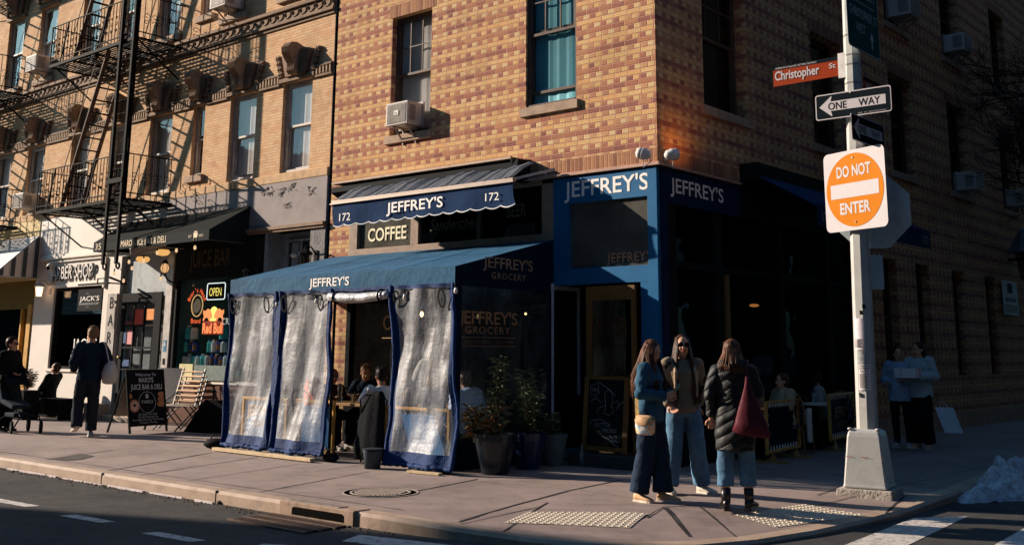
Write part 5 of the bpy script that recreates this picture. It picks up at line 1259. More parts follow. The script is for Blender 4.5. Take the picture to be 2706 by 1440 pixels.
# a-frame board of the juice bar
BP = [pix(343, 1146, 2, 0), pix(441, 1132, 2, 0)]
t = empty('sandwich_board', (-10.7, -1.3, 0), 'black folding pavement board with white and grey lettering and bagels', 'sandwich board')
A_ = Vector((-10.42, -1.80, 0)); B_ = Vector((-10.05, -1.10, 0)); 
A_ = Vector((BP[0].x, BP[0].y, 0)); dB = Vector((-.17, .98, 0)).normalized(); B_ = A_ + dB * .86; nB = Vector((dB.y, -dB.x, 0)); up_ = (Vector((0, 0, 1)) - nB * .20).normalized()
def bq(u, v, o=0): return A_ + dB * u + up_ * v + nB * o
m = MB(); m.bar(bq(0, 0), bq(0, 1.17), .035); m.bar(bq(.86, 0), bq(.86, 1.17), .035); m.bar(bq(.017, 1.155), bq(.843, 1.155), .03); m.bar(bq(.017, .14), bq(.843, .14), .03)
back = Vector((-nB.x, -nB.y, 0)) * .62
for u in (0, .86): m.bar(bq(u, 1.15), A_ + dB * u + back, .03)
m.bar(bq(0, .5, -.02), A_ + back * .72 + Vector((0, 0, .45)), .012)
m.build('folding_frame', M_black, t)
pn = MB().prism([bq(.02, .15), bq(.84, .15), bq(.84, 1.14), bq(.02, 1.14)], nB * .012).build('board_face', P('board_print', (.010, .011, .013), .5, bump=0), t)
MB().prism([bq(.02, .3, -.4), bq(.84, .3, -.4), bq(.84, 1.1, -.03), bq(.02, 1.1, -.03)], nB * -.01).build('rear_panel', P('rear_card', (.45, .38, .30), .8), t)
def bt(s, u, v, h_, mat, ww=None, **kw): return text(s, 'board_lettering', bq(u, v, .018), dB, up_, h_, mat, pn, width=ww, align='CENTER', **kw)
gl_ = P('board_grey', (.50, .50, .50), .5, bump=0)
bt('Welcome To', .43, 1.05, .055, gl_, .48, shear=.2, bold=.01); bt("MARO'S", .43, .93, .09, gl_, .34, bold=.02); bt('JUICE BAR & DELI', .43, .80, .095, gl_, .74, bold=.02)
bt('MARO', .43, .54, .06, gl_, .26); bt('Our Bagels Are Made', .43, .325, .035, gl_, .44); bt('The Old Fashioned Way', .43, .275, .035, gl_, .48); bt('Oven Baked Fresh On The Premises', .43, .225, .035, gl_, .72); bt('Throughout The Day', .43, .175, .035, gl_, .42)
m = MB(); ring = [bq(.43 + .195 * math.cos(a), .56 + .195 * math.sin(a), .018) for a in [k / 32 * 2 * math.pi for k in range(33)]]; m.tube(ring, .004, 4, cap=False)
m.prism([bq(.40, .635, .016), bq(.46, .635, .016), bq(.468, .69, .016), bq(.392, .69, .016)], nB * .003); m.prism([bq(.395, .697, .016), bq(.465, .697, .016), bq(.45, .715, .016), bq(.41, .715, .016)], nB * .003); m.build('emblem', gl_, pn)
bg_ = P('bagel_print', (.48, .20, .10), .6, var=.5, scale=30, bump=0)
m = MB()
def disc(cu, cv, ru, rv, o=.016, lo=0, hi=2 * math.pi): return [bq(max(.03, min(.83, cu + ru * math.cos(a))), cv + rv * math.sin(a), o) for a in [lo + (hi - lo) * k / 18 for k in range(18)]]
for c in ((.13, .50, .115, .12), (.78, .70, .09, .05), (.77, .61, .09, .05), (.76, .52, .10, .055), (.04, .68, .05, .05)): m.quad(*disc(*c))
m.build('bagel_picture', bg_, pn); m = MB()
m.quad(*disc(.13, .50, .085, .09, .0175)); m.build('bagel_picture', P('bagel_light', (.66, .42, .30), .6, bump=0), pn); m = MB(); m.quad(*disc(.13, .51, .03, .028, .019)); m.build('bagel_hole', M_black, pn)
# slatted folding chairs and table stacked beside the board
def slat_chair(x, y, rz, label):
    t = empty('slatted_chair', (x, y, 0), label, 'chair', 'folding slatted chairs', rz); rm = Matrix.Rotation(rz, 4, 'Z'); o = Vector((x, y, 0)); T = lambda p: o + (rm @ Vector(p)); fr_ = P('grey_metal', (.10, .10, .10), .5, .4)
    slat = P('oiled_slat', (.42, .22, .08), .55, scale=8, bump=.2)
    m = MB()
    for sx in (-.36, .36): m.bar(T((sx, .14, .42)), T((sx, .34, 1.16)), .03); m.bar(T((sx, .34, .0)), T((sx, -.10, .46)), .022); m.bar(T((sx, -.28, .0)), T((sx, .2, .44)), .022)
    m.bar(T((-.36, -.2, .1)), T((.36, .0, .1)), .015); m.bar(T((-.36, -.1, .5)), T((-.36, .25, .72)), .02); m.build('frame', fr_, t)
    b = MB()
    for i in range(7):
        f = (i + .5) / 7; zz = .50 + .64 * f; yy = .14 + .2 * (zz - .42) / .74; b.bar(T((-.355, yy - .012, zz)), T((.355, yy - .012, zz)), .062, .016, up=rm.to_3x3() @ Vector((0, .26, .96)))
    b.build('backrest', slat, t); b = MB()
    for i in range(6): b.bar(T((-.355, -.26 + .075 * i, .455)), T((.355, -.26 + .075 * i, .455)), .055, .016)
    b.build('seat', P('pale_slat', (.34, .29, .25), .6), t)
slat_chair(-10.66, -.66, R(2), 'slatted wooden folding chair right behind the black pavement board')
slat_chair(-10.98, -.34, R(2), 'second slatted folding chair tucked behind the first one')
t = empty('perforated_panel', (-11.4, -.5, 0), 'white dotted metal panel leaning behind the pavement board', 'panel')
MB().prism([(-11.55, -.62, .5), (-11.05, -.40, .5), (-11.1, -.35, 1.16), (-11.6, -.57, 1.16)], (.01, .02, 0)).build('panel', P('dotted_white', (.55, .52, .48), .6, var=.4, scale=70), t)
t = empty('low_screen', (-9.4, -.9, 0), 'black cloth pavement screen between the slatted chairs and the tent', 'screen')
MB().prism([(-9.95, -.95, .02), (-8.0, -.6, .02), (-8.0, -.6, .62), (-9.45, -.86, .62)], (.02, .03, 0)).build('screen', P('black_cloth', (.008, .008, .009), .95, bump=.2), t)
MB().tube([(-9.2, -.85, .62), (-9.2, -.85, .78)], .02, 6).ell((-9.2, -.85, .78), .05, .05, .03, 8, 5).build('post', M_black, t)
# neon and goods in the juice window
def neon_ring(c, r, rz_, mat, th, nm, parent, n=24): MB().tube([(c[0] + r * math.cos(a), c[1], c[2] + rz_ * math.sin(a)) for a in [k / n * 2 * math.pi for k in range(n + 1)]], th, 6, cap=False).build(nm, mat, parent)
E_red = EM('neon_red', (1.0, .13, .04), .9); E_yel = EM('neon_yellow', (1.0, .72, .15), 1.0); E_wht = EM('neon_white', (.9, .9, .85), .8); E_or = EM('neon_orange', (1.0, .30, .10), .75)
NY = .10
t = empty('neon_sign', (-10.6, NY, 2.7), 'neon open sign with yellow letters in a white outline', 'neon sign')
text('OPEN', 'neon_letters', (-10.95, NY - .01, 2.60), (1, 0, 0), (0, 0, 1), .17, E_yel, t, width=.42, bold=-.012)
MB().tube([(-11.02, NY, 2.53), (-10.45, NY, 2.53), (-10.42, NY, 2.56), (-10.42, NY, 2.83), (-10.45, NY, 2.86), (-11.02, NY, 2.86), (-11.05, NY, 2.83), (-11.05, NY, 2.56), (-11.02, NY, 2.53)], .009, 6).build('neon_outline', E_wht, t); MB().box(-11.03, NY + .01, 2.54, -10.44, NY + .03, 2.85).build('backplate', M_black, t)
t = empty('neon_sign', (-11.4, NY, 2.4), 'round red neon brand sign with a bronze boar head', 'neon sign')
neon_ring((-11.38, NY, 2.42), .20, .22, EM('neon_ring', (.75, .40, .16), .55), .012, 'neon_outline', t)
def arc_text(s, c, r, a0, a1, h_, mat, parent, flip=False):
    for i, ch in enumerate(s):
        if ch == ' ': continue
        a = a0 + (a1 - a0) * i / max(1, len(s) - 1); U_ = Vector((math.sin(a), 0, -math.cos(a))) if not flip else Vector((-math.sin(a), 0, math.cos(a))); V_ = Vector((math.cos(a), 0, math.sin(a))) * (1 if not flip else -1)
        text(ch, 'neon_letter', Vector(c) + Vector((r * math.cos(a), 0, r * math.sin(a))), U_, V_, h_, mat, parent, align='CENTER')
arc_text("Boar's Head", (-11.38, NY - .01, 2.42), .27, R(155), R(25), .10, E_red, t); text('Brand', 'neon_letters', (-11.38, NY - .01, 2.06), (1, 0, 0), (0, 0, 1), .10, E_red, t, align='CENTER', width=.34)
MB().add([(-11.50, NY, 2.30), (-11.40, NY, 2.26), (-11.30, NY, 2.30), (-11.24, NY, 2.40), (-11.27, NY, 2.50), (-11.34, NY, 2.58), (-11.42, NY, 2.57), (-11.48, NY, 2.50), (-11.55, NY, 2.42), (-11.53, NY, 2.36)], [tuple(range(10))]).build('boar_head', P('boar_bronze', (.22, .14, .08), .5, var=.6, scale=25), t)
t = empty('neon_sign', (-10.8, NY, 2.1), 'glowing orange sign with two bulls over a yellow disc', 'neon sign')
MB().quad(*[(-10.78 + .16 * math.cos(a), NY + .012, 2.22 + .17 * math.sin(a)) for a in [k / 24 * 2 * math.pi for k in range(24)]]).build('sun_disc', E_yel, t)
for s in (-1, 1):
    P2 = [(.03, .02), (.10, .12), (.20, .15), (.30, .10), (.36, .13), (.37, .06), (.33, .0), (.37, -.08), (.33, -.10), (.28, -.04), (.20, -.03), (.14, -.10), (.08, -.12), (.10, -.04), (.03, -.06)]
    q = [(-10.78 + s * a, NY, 2.20 + b) for a, b in P2]; MB().add(q, [tuple(range(len(q)))]).build('bull', E_or, t)
text('Red Bull', 'neon_letters', (-10.78, NY - .005, 1.86), (1, 0, 0), (0, 0, 1), .20, E_or, t, align='CENTER', width=.70, bold=.03)
MB().quad((-11.15, NY + .01, 1.83), (-10.42, NY + .01, 1.83), (-10.42, NY + .01, 2.1), (-11.15, NY + .01, 2.1)).build('backplate', M_red, t)
text('CREPES', 'window_lettering', (-10.36, .032, 2.02), (1, 0, 0), (0, 0, 1), .13, P('pale_teal_lettering', (.3, .4, .42), .5, bump=0), TB)
M_j = [P('jar_pale', (.70, .72, .70), .3, var=.1), P('jar_aqua', (.08, .58, .66), .3), P('jar_blue', (.02, .05, .30), .3), P('jar_white', (.80, .78, .75), .35), P('jar_green', (.08, .48, .42), .35), P('jar_bronze', (.28, .13, .06), .35)]
M_cap = [M_black, P('cap_blue', (.03, .10, .35), .4), M_white]
kinds = ['pale', 'aqua', 'deep blue', 'white', 'green', 'bronze']
k = 0
for row, (z, n_, x0) in enumerate(((.92, 13, -11.88), (1.20, 12, -11.88), (1.48, 9, -11.84), (1.74, 4, -11.80))):
    for i in range(n_):
        if row == 2 and i in (3, 4): continue
        if row == 3 and i == 2: continue
        x = x0 + i * .165 + random.uniform(-.01, .01); 
        if row == 3: x = x0 + (0, .2, .4, 1.25)[i]
        ci = random.choice((0, 1, 2, 3, 3, 4, 5, 1)); r = random.uniform(.055, .072) * (1.35 if row == 3 else 1); h_ = random.uniform(.22, .26) * (1.15 if row == 3 else 1)
        ordn = ('first', 'second', 'third', 'fourth', 'fifth', 'sixth', 'seventh', 'eighth', 'ninth', 'tenth', 'eleventh', 'twelfth', 'thirteenth')[i]
        t = empty('supplement_tub', (x, .22, z), '%s tub with %s cap, %s from left in the %s row behind glass' % (kinds[ci], ('black', 'blue', 'white')[k % 3], ordn, ('bottom', 'second', 'third', 'top')[row]), 'tub', 'tubs stacked in the juice bar window')
        MB().lathe((x, .22, z), [(0, 0), (r, 0), (r, h_ * .75), (r * .6, h_ * .85), (r * .6, h_ * .88)], 10).build('tub_body', M_j[ci], t, smooth=False)
        MB().lathe((x, .22, z + h_ * .86), [(r * .66, 0), (r * .66, h_ * .13), (0, h_ * .13)], 10).build('cap', M_cap[k % 3], t)
        MB().rings([[(x + (r + .002) * math.cos(a), .22 + (r + .002) * math.sin(a), zz) for a in [R(200) + q * R(140) / 6 for q in range(7)]] for zz in (z + h_ * .15, z + h_ * .6)], False).build('label', M_j[(ci + 3) % 6], t); k += 1
o = MB().box(-11.1, -.06, .93, -9.75, -.032, 1.22).build('notice_board', P('terrazzo_notice', (.12, .16, .15), .6, var=.8, scale=60), None); tag(o, 'speckled grey panel under the stacked tubs', 'panel')
o = MB().box(-11.62, -.07, .93, -11.14, -.032, 1.24).build('poster', P('yellow_poster', (.52, .48, .25), .6), None); tag(o, 'yellow notice beside the slatted chair in front of the window', 'poster')
text('Mp', 'poster_lettering', (-11.58, -.075, 1.06), (1, 0, 0), (0, 0, 1), .09, M_black, o, bold=.02)
# barber bench and shrubs
t = empty('bench', (-16.2, -.7, 0), 'low dark bench outside the barber window', 'bench')
MB().box(-17.3, -.95, .40, -14.7, -.55, .45).build('seat', M_dark, t)
MB().box(-17.1, -.62, .02, -14.9, -.58, .40).build('added_dark_panel', M_dark, t)  # dark panel added to cover the sunlit wall below the seat
for xx in (-17.2, -14.85): MB().box(xx, -.93, 0, xx + .08, -.57, .40).build('leg', M_dark, t)
# ================================================================== signpost and its signs
M_pole = P('pole_paint', (.40, .40, .38), .5, .15, var=.12, scale=5, bump=.35, bscale=25)
PX, PY = 2.98, -.35
def pole_at(z): return Vector((PX + .075 * z / 5, PY + .0 * z, z))
PO = empty('signpost', (PX, PY, 0), 'pale grey octagonal signpost on a flared square base, carrying traffic signs', 'signpost')
MB().rings([[pole_at(z) + Vector((math.cos(a) * r, math.sin(a) * r, 0)) for a in [R(22.5) + k * R(45) for k in range(8)]] for z, r in ((.60, .118), (7, .088))]).build('pole', M_pole, PO)
rz_ = R(10)
def sq(z, r, c=None): return [Vector((PX, PY, z)) + Matrix.Rotation(rz_, 3, 'Z') @ Vector(p) for p in ((-r, -r, 0), (r, -r, 0), (r, r, 0), (-r, r, 0))]
MB().rings([sq(.06, .245), sq(.10, .235), sq(.62, .185), sq(.68, .17), sq(.70, .13)]).build('pole_base', M_pole, PO, bevel=.02)
MB().rings([sq(-.05, .31), sq(.055, .30)]).build('footing', P('rough_concrete', (.34, .30, .26), .9, bump=.9, bscale=30, dist=.02), PO, bevel=.012)
m = MB(); rg2 = random.Random(4)
for a_, b_ in ((sq(.395, .2125), sq(.41, .211)),):
    for i_ in range(4):
        for k_ in range(14):
            if rg2.random() < .62: p0, p1 = a_[i_].lerp(a_[(i_ + 1) % 4], k_ / 14), a_[i_].lerp(a_[(i_ + 1) % 4], (k_ + 1) / 14); h_ = rg2.uniform(.004, .014); c0 = Vector((PX, PY, .4)); e_ = (p0 - c0).normalized() * .0025; m.quad(p0 + e_, p1 + e_, p1 + e_ + Vector((0, 0, h_)), p0 + e_ + Vector((0, 0, h_)))
m.build('rust_streak', P('rust', (.34, .12, .05), .9, var=.5, scale=40), PO)
m = MB()
for z_, a_ in ((1.98, 285), (2.05, 300), (1.05, 262), (3.0, 250)): c_ = pole_at(z_); d_ = Vector((math.cos(R(a_)), math.sin(R(a_)), 0)); u_ = Vector((-d_.y, d_.x, 0)); q_ = c_ + d_ * .1165; m.quad(q_ - u_ * .018, q_ + u_ * .022, q_ + u_ * .018 + Vector((0, 0, .045)), q_ - u_ * .02 + Vector((0, 0, .05)))
build_each(m, 'sticker_scrap', P('sticker_black', (.02, .02, .02), .8), PO)
m = MB()
for s in ((-.19, -.19), (.19, -.19)): p = Vector((PX, PY, .70)) + Matrix.Rotation(rz_, 3, 'Z') @ Vector((s[0] * .8, s[1] * .8, 0)); m.ell(p, .03, .03, .015, 8, 5)
m.build('base_bolt', M_pole, PO, smooth=True)
m = MB()
for z in (2.55, 2.35, 2.30, 4.62, 4.75, 4.98, 5.1, 5.35): c = pole_at(z); r = .112 - .004 * z; m.rings([[c + Vector((math.cos(a) * (r + .006), math.sin(a) * (r + .006), dz)) for a in [R(22.5) + k * R(45) for k in range(8)]] for dz in (-.010, .010)], False)
m.build('pole_band', P('strap_metal', (.20, .20, .19), .4, .6), PO)
# flyers glued round the pole
def flyer(z0, z1, a0, a1, mat, label, lines=None, pat=None):
    t = empty('flyer', pole_at(z0), label, 'flyer', 'papers stuck to the signpost'); m = MB(); n_ = 8
    def q(a, z, o=.004): c = pole_at(z); r = (.119 - .0047 * (z - .6)) * math.cos(R(22.5)) / math.cos(((a + R(22.5)) % R(45)) - R(22.5)) if False else (.119 - .0047 * (z - .6)); return c + Vector((math.cos(a) * (r + o), math.sin(a) * (r + o), 0))
    for i in range(n_):
        b0 = a0 + (a1 - a0) * i / n_; b1 = a0 + (a1 - a0) * (i + 1) / n_; m.quad(q(b0, z0), q(b1, z0), q(b1, z1), q(b0, z1))
    pp = m.build('paper', mat, t); am = (a0 + a1) / 2; U = Vector((-math.sin(am), math.cos(am), 0)); 
    for s, f, h_, w_ in (lines or []): text(s, 'flyer_lettering', q(am, z0 + (z1 - z0) * f, .010), U, (0, 0, 1), h_, M_black, pp, width=w_, align='CENTER', bold=.012)
    m = MB()
    for i in range(pat or 0):
        f = .08 + .035 * i; c = q(am, z0 + (z1 - z0) * f, .009); m.add([c - U * .055, c + U * (.055 - .02 * (i % 3)), c + U * (.055 - .02 * (i % 3)) + Vector((0, 0, .006)), c - U * .055 + Vector((0, 0, .006))], [(0, 1, 2, 3)])
    if pat: m.build('small_print', P('print_grey', (.10, .10, .10), .6), pp)
M_pap = P('flyer_paper', (.66, .62, .62), .7, var=.12, scale=20)
flyer(1.13, 1.42, R(255), R(322), M_pap, 'white flyer with bold heading low on the signpost', [('Neighbors', .90, .022, .11), ('United', .80, .026, .11), ('Fight ICE', .70, .020, .09)], 16)
flyer(1.58, 1.94, R(238), R(300), P('flyer_paper2', (.62, .56, .58), .7, var=.2, scale=14), 'pinkish worn paper with small pictures, highest on the signpost', None, 8)
flyer(1.42, 1.57, R(250), R(300), P('torn_paper', (.30, .31, .31), .8, var=.5, scale=30), 'torn grey remains between the two papers on the signpost')
t = empty('flyer', (PX + .13, PY, 2.4), 'clear plastic sleeve tied to the right side of the signpost', 'flyer', 'papers stuck to the signpost')
MB().prism([(PX + .12, PY + .05, 2.28), (PX + .24, PY + .16, 2.28), (PX + .24, PY + .16, 2.68), (PX + .12, PY + .05, 2.68)], (.005, -.005, 0)).build('sleeve', P('plastic_sleeve', (.30, .36, .40), .3), t)
def rrect(u0, u1, v0, v1, r, n=5):
    out = []
    for cu, cv, a0 in ((u1 - r, v1 - r, 0), (u0 + r, v1 - r, 90), (u0 + r, v0 + r, 180), (u1 - r, v0 + r, 270)):
        for k in range(n + 1): a = R(a0 + 90 * k / n); out.append((cu + r * math.cos(a), cv + r * math.sin(a)))
    return out
class Sign:
    """flat sheet-metal sign; centre c, axis az degrees (direction of reading), facing right-hand normal"""
    def __init__(s, name, c, az, tilt, label, grp='signs on the signpost'):
        s.c = Vector(c); a = R(az); s.U = Vector((math.cos(a) * math.cos(R(tilt)), math.sin(a) * math.cos(R(tilt)), math.sin(R(tilt)))); s.V = Vector((0, 0, 1)); s.V = (s.V - s.U * s.V.dot(s.U)).normalized(); s.N = s.U.cross(s.V)
        s.t = empty(name, c, label, 'sign', grp); s.k = 0
    def q(s, u, v, o=0): return s.c + s.U * u + s.V * v + s.N * o
    def plate(s, poly, mat, name='sign_plate', o=0, th=.003): return MB().prism([s.q(u, v, o - th) for u, v in poly], s.N * th).build(name, mat, s.t)
    def text(s, st, u, v, h_, mat, w_, o=.006, al='CENTER', bold=.02, **kw): return text(st, 'sign_lettering', s.q(u, v, o), s.U, s.V, h_, mat, s.t, width=w_, align=al, bold=bold, ext=0, **kw)
def refl(name, col, rough=.35): return P(name, col, 1.0 if max(col) < .1 else .6, 0, var=.06, scale=3, bump=.05, bscale=200, spec=.0 if max(col) < .1 else .05)
S_w = refl('sheeting_white', (.45, .42, .43), .6); S_o = refl('sheeting_orange', (.45, .135, .0), .6); S_k = refl('sheeting_black', (.010, .014, .018), .7); S_br = refl('sheeting_brown', (.24, .030, .007), .6); S_g = refl('sheeting_green', (.010, .085, .075)); S_al = P('aluminium_back', (.38, .46, .48), .6)
# do not enter
s = Sign('do_not_enter_sign', (3.075, -.545, 3.43), -19.6, 0, 'square white sign with an orange disc reading do not enter')
s.plate(rrect(-.465, .465, -.475, .475, .07), S_w); circ = lambda r, n=48: [(r * math.cos(2 * math.pi * k / n), r * math.sin(2 * math.pi * k / n)) for k in range(n)]
s.plate(circ(.435), S_o, 'orange_disc', .003, .002); s.plate([(-.365, -.085), (.365, -.085), (.365, .085), (-.365, .085)], S_w, 'white_bar', .005, .001)
s.text('DO NOT', 0, .165, .13, S_w, .52, bold=.03); s.text('ENTER', 0, -.275, .13, S_w, .46, bold=.03)
m = MB(); [m.ell(s.q(0, v, .004), .012, .012, .012, 8, 5) for v in (.38, -.38)]; m.build('bolt', M_steel, s.t)
MB().bar(s.q(0, .3, -.03), s.q(0, -.3, -.03), .05, .04).build('bracket', M_steel, s.t)
# stop sign seen from behind
c_ = pix(2313, 560, 1, -.20)
s = Sign('stop_sign', (3.13, -.20, 3.20), 180 + 8, 0, 'grey back of an octagonal sign behind the orange disc sign')
oc = [(.44 / math.cos(R(22.5)) * math.cos(R(22.5 + 45 * k)), .44 / math.cos(R(22.5)) * math.sin(R(22.5 + 45 * k))) for k in range(8)]
s.plate(oc, S_al); s.plate([(u * .98, v * .98) for u, v in oc], P('sheeting_red', (.45, .02, .02), .4), 'red_face', .002, .001); s.text('STOP', 0, -.13, .26, S_w, .62)
# one way, large
def one_way(s, W_, H_, sc=1, fine=True):
    s.plate(rrect(-W_ / 2, W_ / 2, -H_ / 2, H_ / 2, .03), S_w); b = .014 * sc; s.plate(rrect(-W_ / 2 + b, W_ / 2 - b, -H_ / 2 + b, H_ / 2 - b, .022), S_k, 'black_field', .0025, .001)
    s.plate([(-W_ * .445, .0), (-W_ * .30 + .02 * sc, H_ * .40), (-W_ * .275, H_ * .36), (-W_ * .29, H_ * .185), (W_ * .43, H_ * .185), (W_ * .43, -H_ * .185), (-W_ * .29, -H_ * .185), (-W_ * .275, -H_ * .36), (-W_ * .30 + .02 * sc, -H_ * .40)], S_w, 'arrow', .004, .001)
    s.text('ONE', -W_ * .20, -H_ * .14, H_ * .28, S_k, W_ * .25, bold=.01); s.text('WAY', W_ * .22, -H_ * .14, H_ * .28, S_k, W_ * .28, bold=.01)
    if fine: s.text('DEPT   OF   TRANSPORTATION', W_ * .25, -H_ * .43, H_ * .035, S_w, W_ * .36, bold=0)
s = Sign('one_way_sign', (3.09, -.50, 4.475), 0, -.3, 'larger black and white one way sign facing the camera'); one_way(s, .94, .315)
m = MB(); [m.ell(s.q(-.02, v, .004), .011, .011, .011, 8, 5) for v in (.135, -.135)]; m.build('bolt', M_steel, s.t)
s = Sign('one_way_sign', (3.19, -.32, 4.14), 90, .5, 'smaller shaded one way sign turned towards the side street'); one_way(s, .97, .32, 1, False)
# street-name blades
s = Sign('street_name_sign', (2.50, -.40, 4.985), 0, -.5, 'brown street sign with white Christopher St lettering')
s.plate([(-.475, -.125), (.42, -.115), (.42, .125), (-.475, .125)], S_br, 'blade'); s.plate([(-.475, .085), (.42, .085), (.42, .13), (-.475, .13)], S_k, 'header_band', .003, .001)
s.text('Christopher', -.15, -.05, .115, S_w, .60, bold=.018); s.text('St', .32, -.005, .062, S_w, .085, bold=.012); s.text('GREENWICH VILLAGE HISTORIC DISTRICT', -.16, .094, .022, S_w, .56, bold=.005)
m = MB(); m.prism([s.q(.40, -.15, -.01), s.q(.50, -.15, -.01), s.q(.50, .16, -.01), s.q(.40, .16, -.01)], s.N * .03); m.build('clamp', P('clamp_pale', (.55, .52, .50), .5, .2), s.t)
s = Sign('street_name_sign', (3.10, .20, 4.76), 90, 0, 'shaded street sign pointing down the side street behind the one way sign')
s.plate([(-.36, -.11), (.55, -.11), (.55, .11), (-.36, .11)], S_br, 'blade'); s.plate([(-.36, .08), (.55, .08), (.55, .115), (-.36, .115)], S_k, 'header_band', .003, .001); s.text('Waverly Pl', .06, -.05, .10, S_w, .75)
# big green guide sign
s = Sign('guide_sign', (3.19, -.28, 5.75), 90, 0, 'tall dark green guide sign with white street lettering and an up arrow')
s.plate(rrect(-.48, .48, -.62, .75, .06), P('sheeting_edge', (.30, .36, .38), .5)); s.plate(rrect(-.465, .465, -.605, .735, .05), S_g, 'green_field', .0025, .001)
gt = P('sheeting_grey', (.34, .40, .41), .5, bump=0)
s.text('WAVERLY', -.02, .28, .12, gt, .80, bold=.005); s.text('PL   COURT', 0, .08, .10, gt, .80, bold=.005); s.plate([(-.40, -.005), (.36, -.005), (.36, .005), (-.40, .005)], gt, 'rule', .004, .001)
s.text('CHRISTOPHER ST', 0, -.20, .115, gt, .84, bold=.005); s.text('WEST', -.10, -.39, .115, gt, .29, bold=.005)
s.plate([(.22, -.53), (.26, -.53), (.26, -.42), (.30, -.42), (.24, -.31), (.18, -.42), (.22, -.42)], gt, 'arrow', .004, .001)

# ================================================================== outdoor floodlights at the corner and the warm light they throw
def egg(c, d, label):
    c = Vector(c); t = empty('flood_lamp', c, label, 'lamp', 'ribbed floodlights over the corner'); d = Vector(d).normalized()
    MB().lathe(c, [(.02, -.12), (.065, -.09), (.072, -.05), (.085, -.03), (.088, 0), (.080, .025), (.086, .04), (.07, .08), (.0, .11)], 16, d).build('shade', P('lamp_white', (.62, .57, .54), .5, var=.08), t, smooth=True)
    MB().tube([c - d * .10, c - d * .12 + Vector((0, 0, -.08)), c + Vector((.02, -.02, -.20))], .008, 5).tube([c, c + Vector((.0, 0, -.17))], .006, 5).build('wiring', M_steel, t)
egg((-.10, -.22, 4.27), (-.75, -.25, .25), 'white ribbed floodlight left of the building corner')
egg((.22, .05, 4.26), (.55, .7, .1), 'white ribbed floodlight right of the building corner')
L_ = bpy.data.lights.new('flood_light', 'SPOT'); lo = bpy.data.objects.new('flood_light', L_); COL.objects.link(lo)
lo.location = (.48, .25, 4.15); L_.energy = 8; L_.color = (1.0, .36, .08); L_.spot_size = R(95); L_.spot_blend = 1.0; L_.shadow_soft_size = .05
lo.rotation_euler = Vector((-.55, .35, .62)).to_track_quat('-Z', 'Y').to_euler()
t = empty('pendant_lamp', (-1.2, 3.6, 3.2), 'small warm lamp glowing behind the dark cafe windows', 'lamp'); p_ = pix(2050, 527, 0, -.5)
MB().ell(p_, .035, .035, .045, 10, 7).build('bulb', EM('bulb_warm', (1, .6, .25), 4), t, smooth=True); MB().tube([p_, (p_.x, p_.y, 3.9)], .006, 5).build('cord', M_black, t)
p_ = pix(1993, 807, 0, -1.5); t = empty('pendant_lamp', p_, 'dim amber shade deep inside the cafe', 'lamp'); MB().ell(p_, .09, .09, .03, 12, 6).build('shade', EM('amber_dim', (1, .35, .08), .35), t, smooth=True)
t = empty('entrance_lamp', (-1.9, 1.0, 2.0), 'tiny warm light seen through the tent end panel', 'lamp'); p_ = pix(1389, 829, 1, .5); MB().ell(p_, .02, .02, .02, 8, 5).build('bulb', EM('bulb_warm', (1, .6, .25), 4), t)
# shaded side wall: poster, lantern roof, little sign
s = Sign('wall_poster', (.06, 15.9, 2.95), 90, 0, 'pale notice with a dark picture hung on the shaded side wall', None)
s.t['category'] = 'poster'
s.plate([(-.62, -.42), (.62, -.42), (.62, .42), (-.62, .42)], P('poster_blue_white', (.36, .42, .46), .6), 'sheet'); s.plate([(-.2, .12), (.2, .12), (.2, .36), (-.2, .36)], M_black, 'picture', .004, .001); s.plate([(-.52, -.36), (.52, -.36), (.52, -.16), (-.52, -.16)], P('poster_grey', (.10, .12, .13), .6), 'grey_band', .004, .001)
s.text('NOW FOR LEASE', 0, -.09, .09, S_k, .9)
t = empty('gate_lantern', (.35, 16.5, 3.9), 'hooded lantern high on the shaded side wall', 'lantern'); MB().lathe((.35, 16.3, 4.1), [(.42, 0), (.36, .05), (.1, .55), (0, .62)], 4).build('hood', P('lantern_hood', (.10, .14, .16), .6), t); MB().lathe((.35, 16.3, 3.4), [(.12, 0), (.22, .7)], 4).build('glass', G_shop, t); MB().box(0, 16.2, 3.9, .35, 16.4, 3.96).build('arm', M_iron, t)

# ================================================================== chalkboard on the doorstep
t = empty('doorstep', (-.8, -.3, 0), 'dark stone doorstep at the corner shop entrance', 'step'); MB().box(-1.30, -.42, 0, -.18, -.04, .17).build('step_block', P('dark_stone', (.05, .05, .05), .85), t, bevel=.01)
t = empty('chalkboard', (-.75, -.3, .17), 'wooden framed chalkboard with a drawn snowy slope leaning in the doorway', 'chalkboard')
A_ = Vector((-1.08, -.30, .19)); dU = Vector((1, 0, 0)); uV = Vector((-.02, .12, 1)).normalized(); nN = dU.cross(uV) * 1
def cq(u, v, o=0): return A_ + dU * u + uV * v + nN * o
m = MB(); m.bar(cq(-.02, 0), cq(-.02, 1.02), .07, .03, up=nN); m.bar(cq(.66, 0), cq(.66, 1.02), .07, .03, up=nN); m.bar(cq(.015, 1.0), cq(.625, 1.0), .05, .03, up=nN); m.bar(cq(.015, .05), cq(.625, .05), .06, .03, up=nN); fr_ = m.build('wood_frame', M_wood, t)
pn = MB().quad(cq(.01, .07), cq(.63, .07), cq(.63, .98), cq(.01, .98)).build('slate', P('slate_black', (.010, .012, .013), .8), t)
ch = P('chalk', (.20, .22, .23), .9, bump=0); m = MB()
def cl(pts, th=.004): m.tube([cq(u, v, .006) for u, v in pts], th, 4, cap=False)
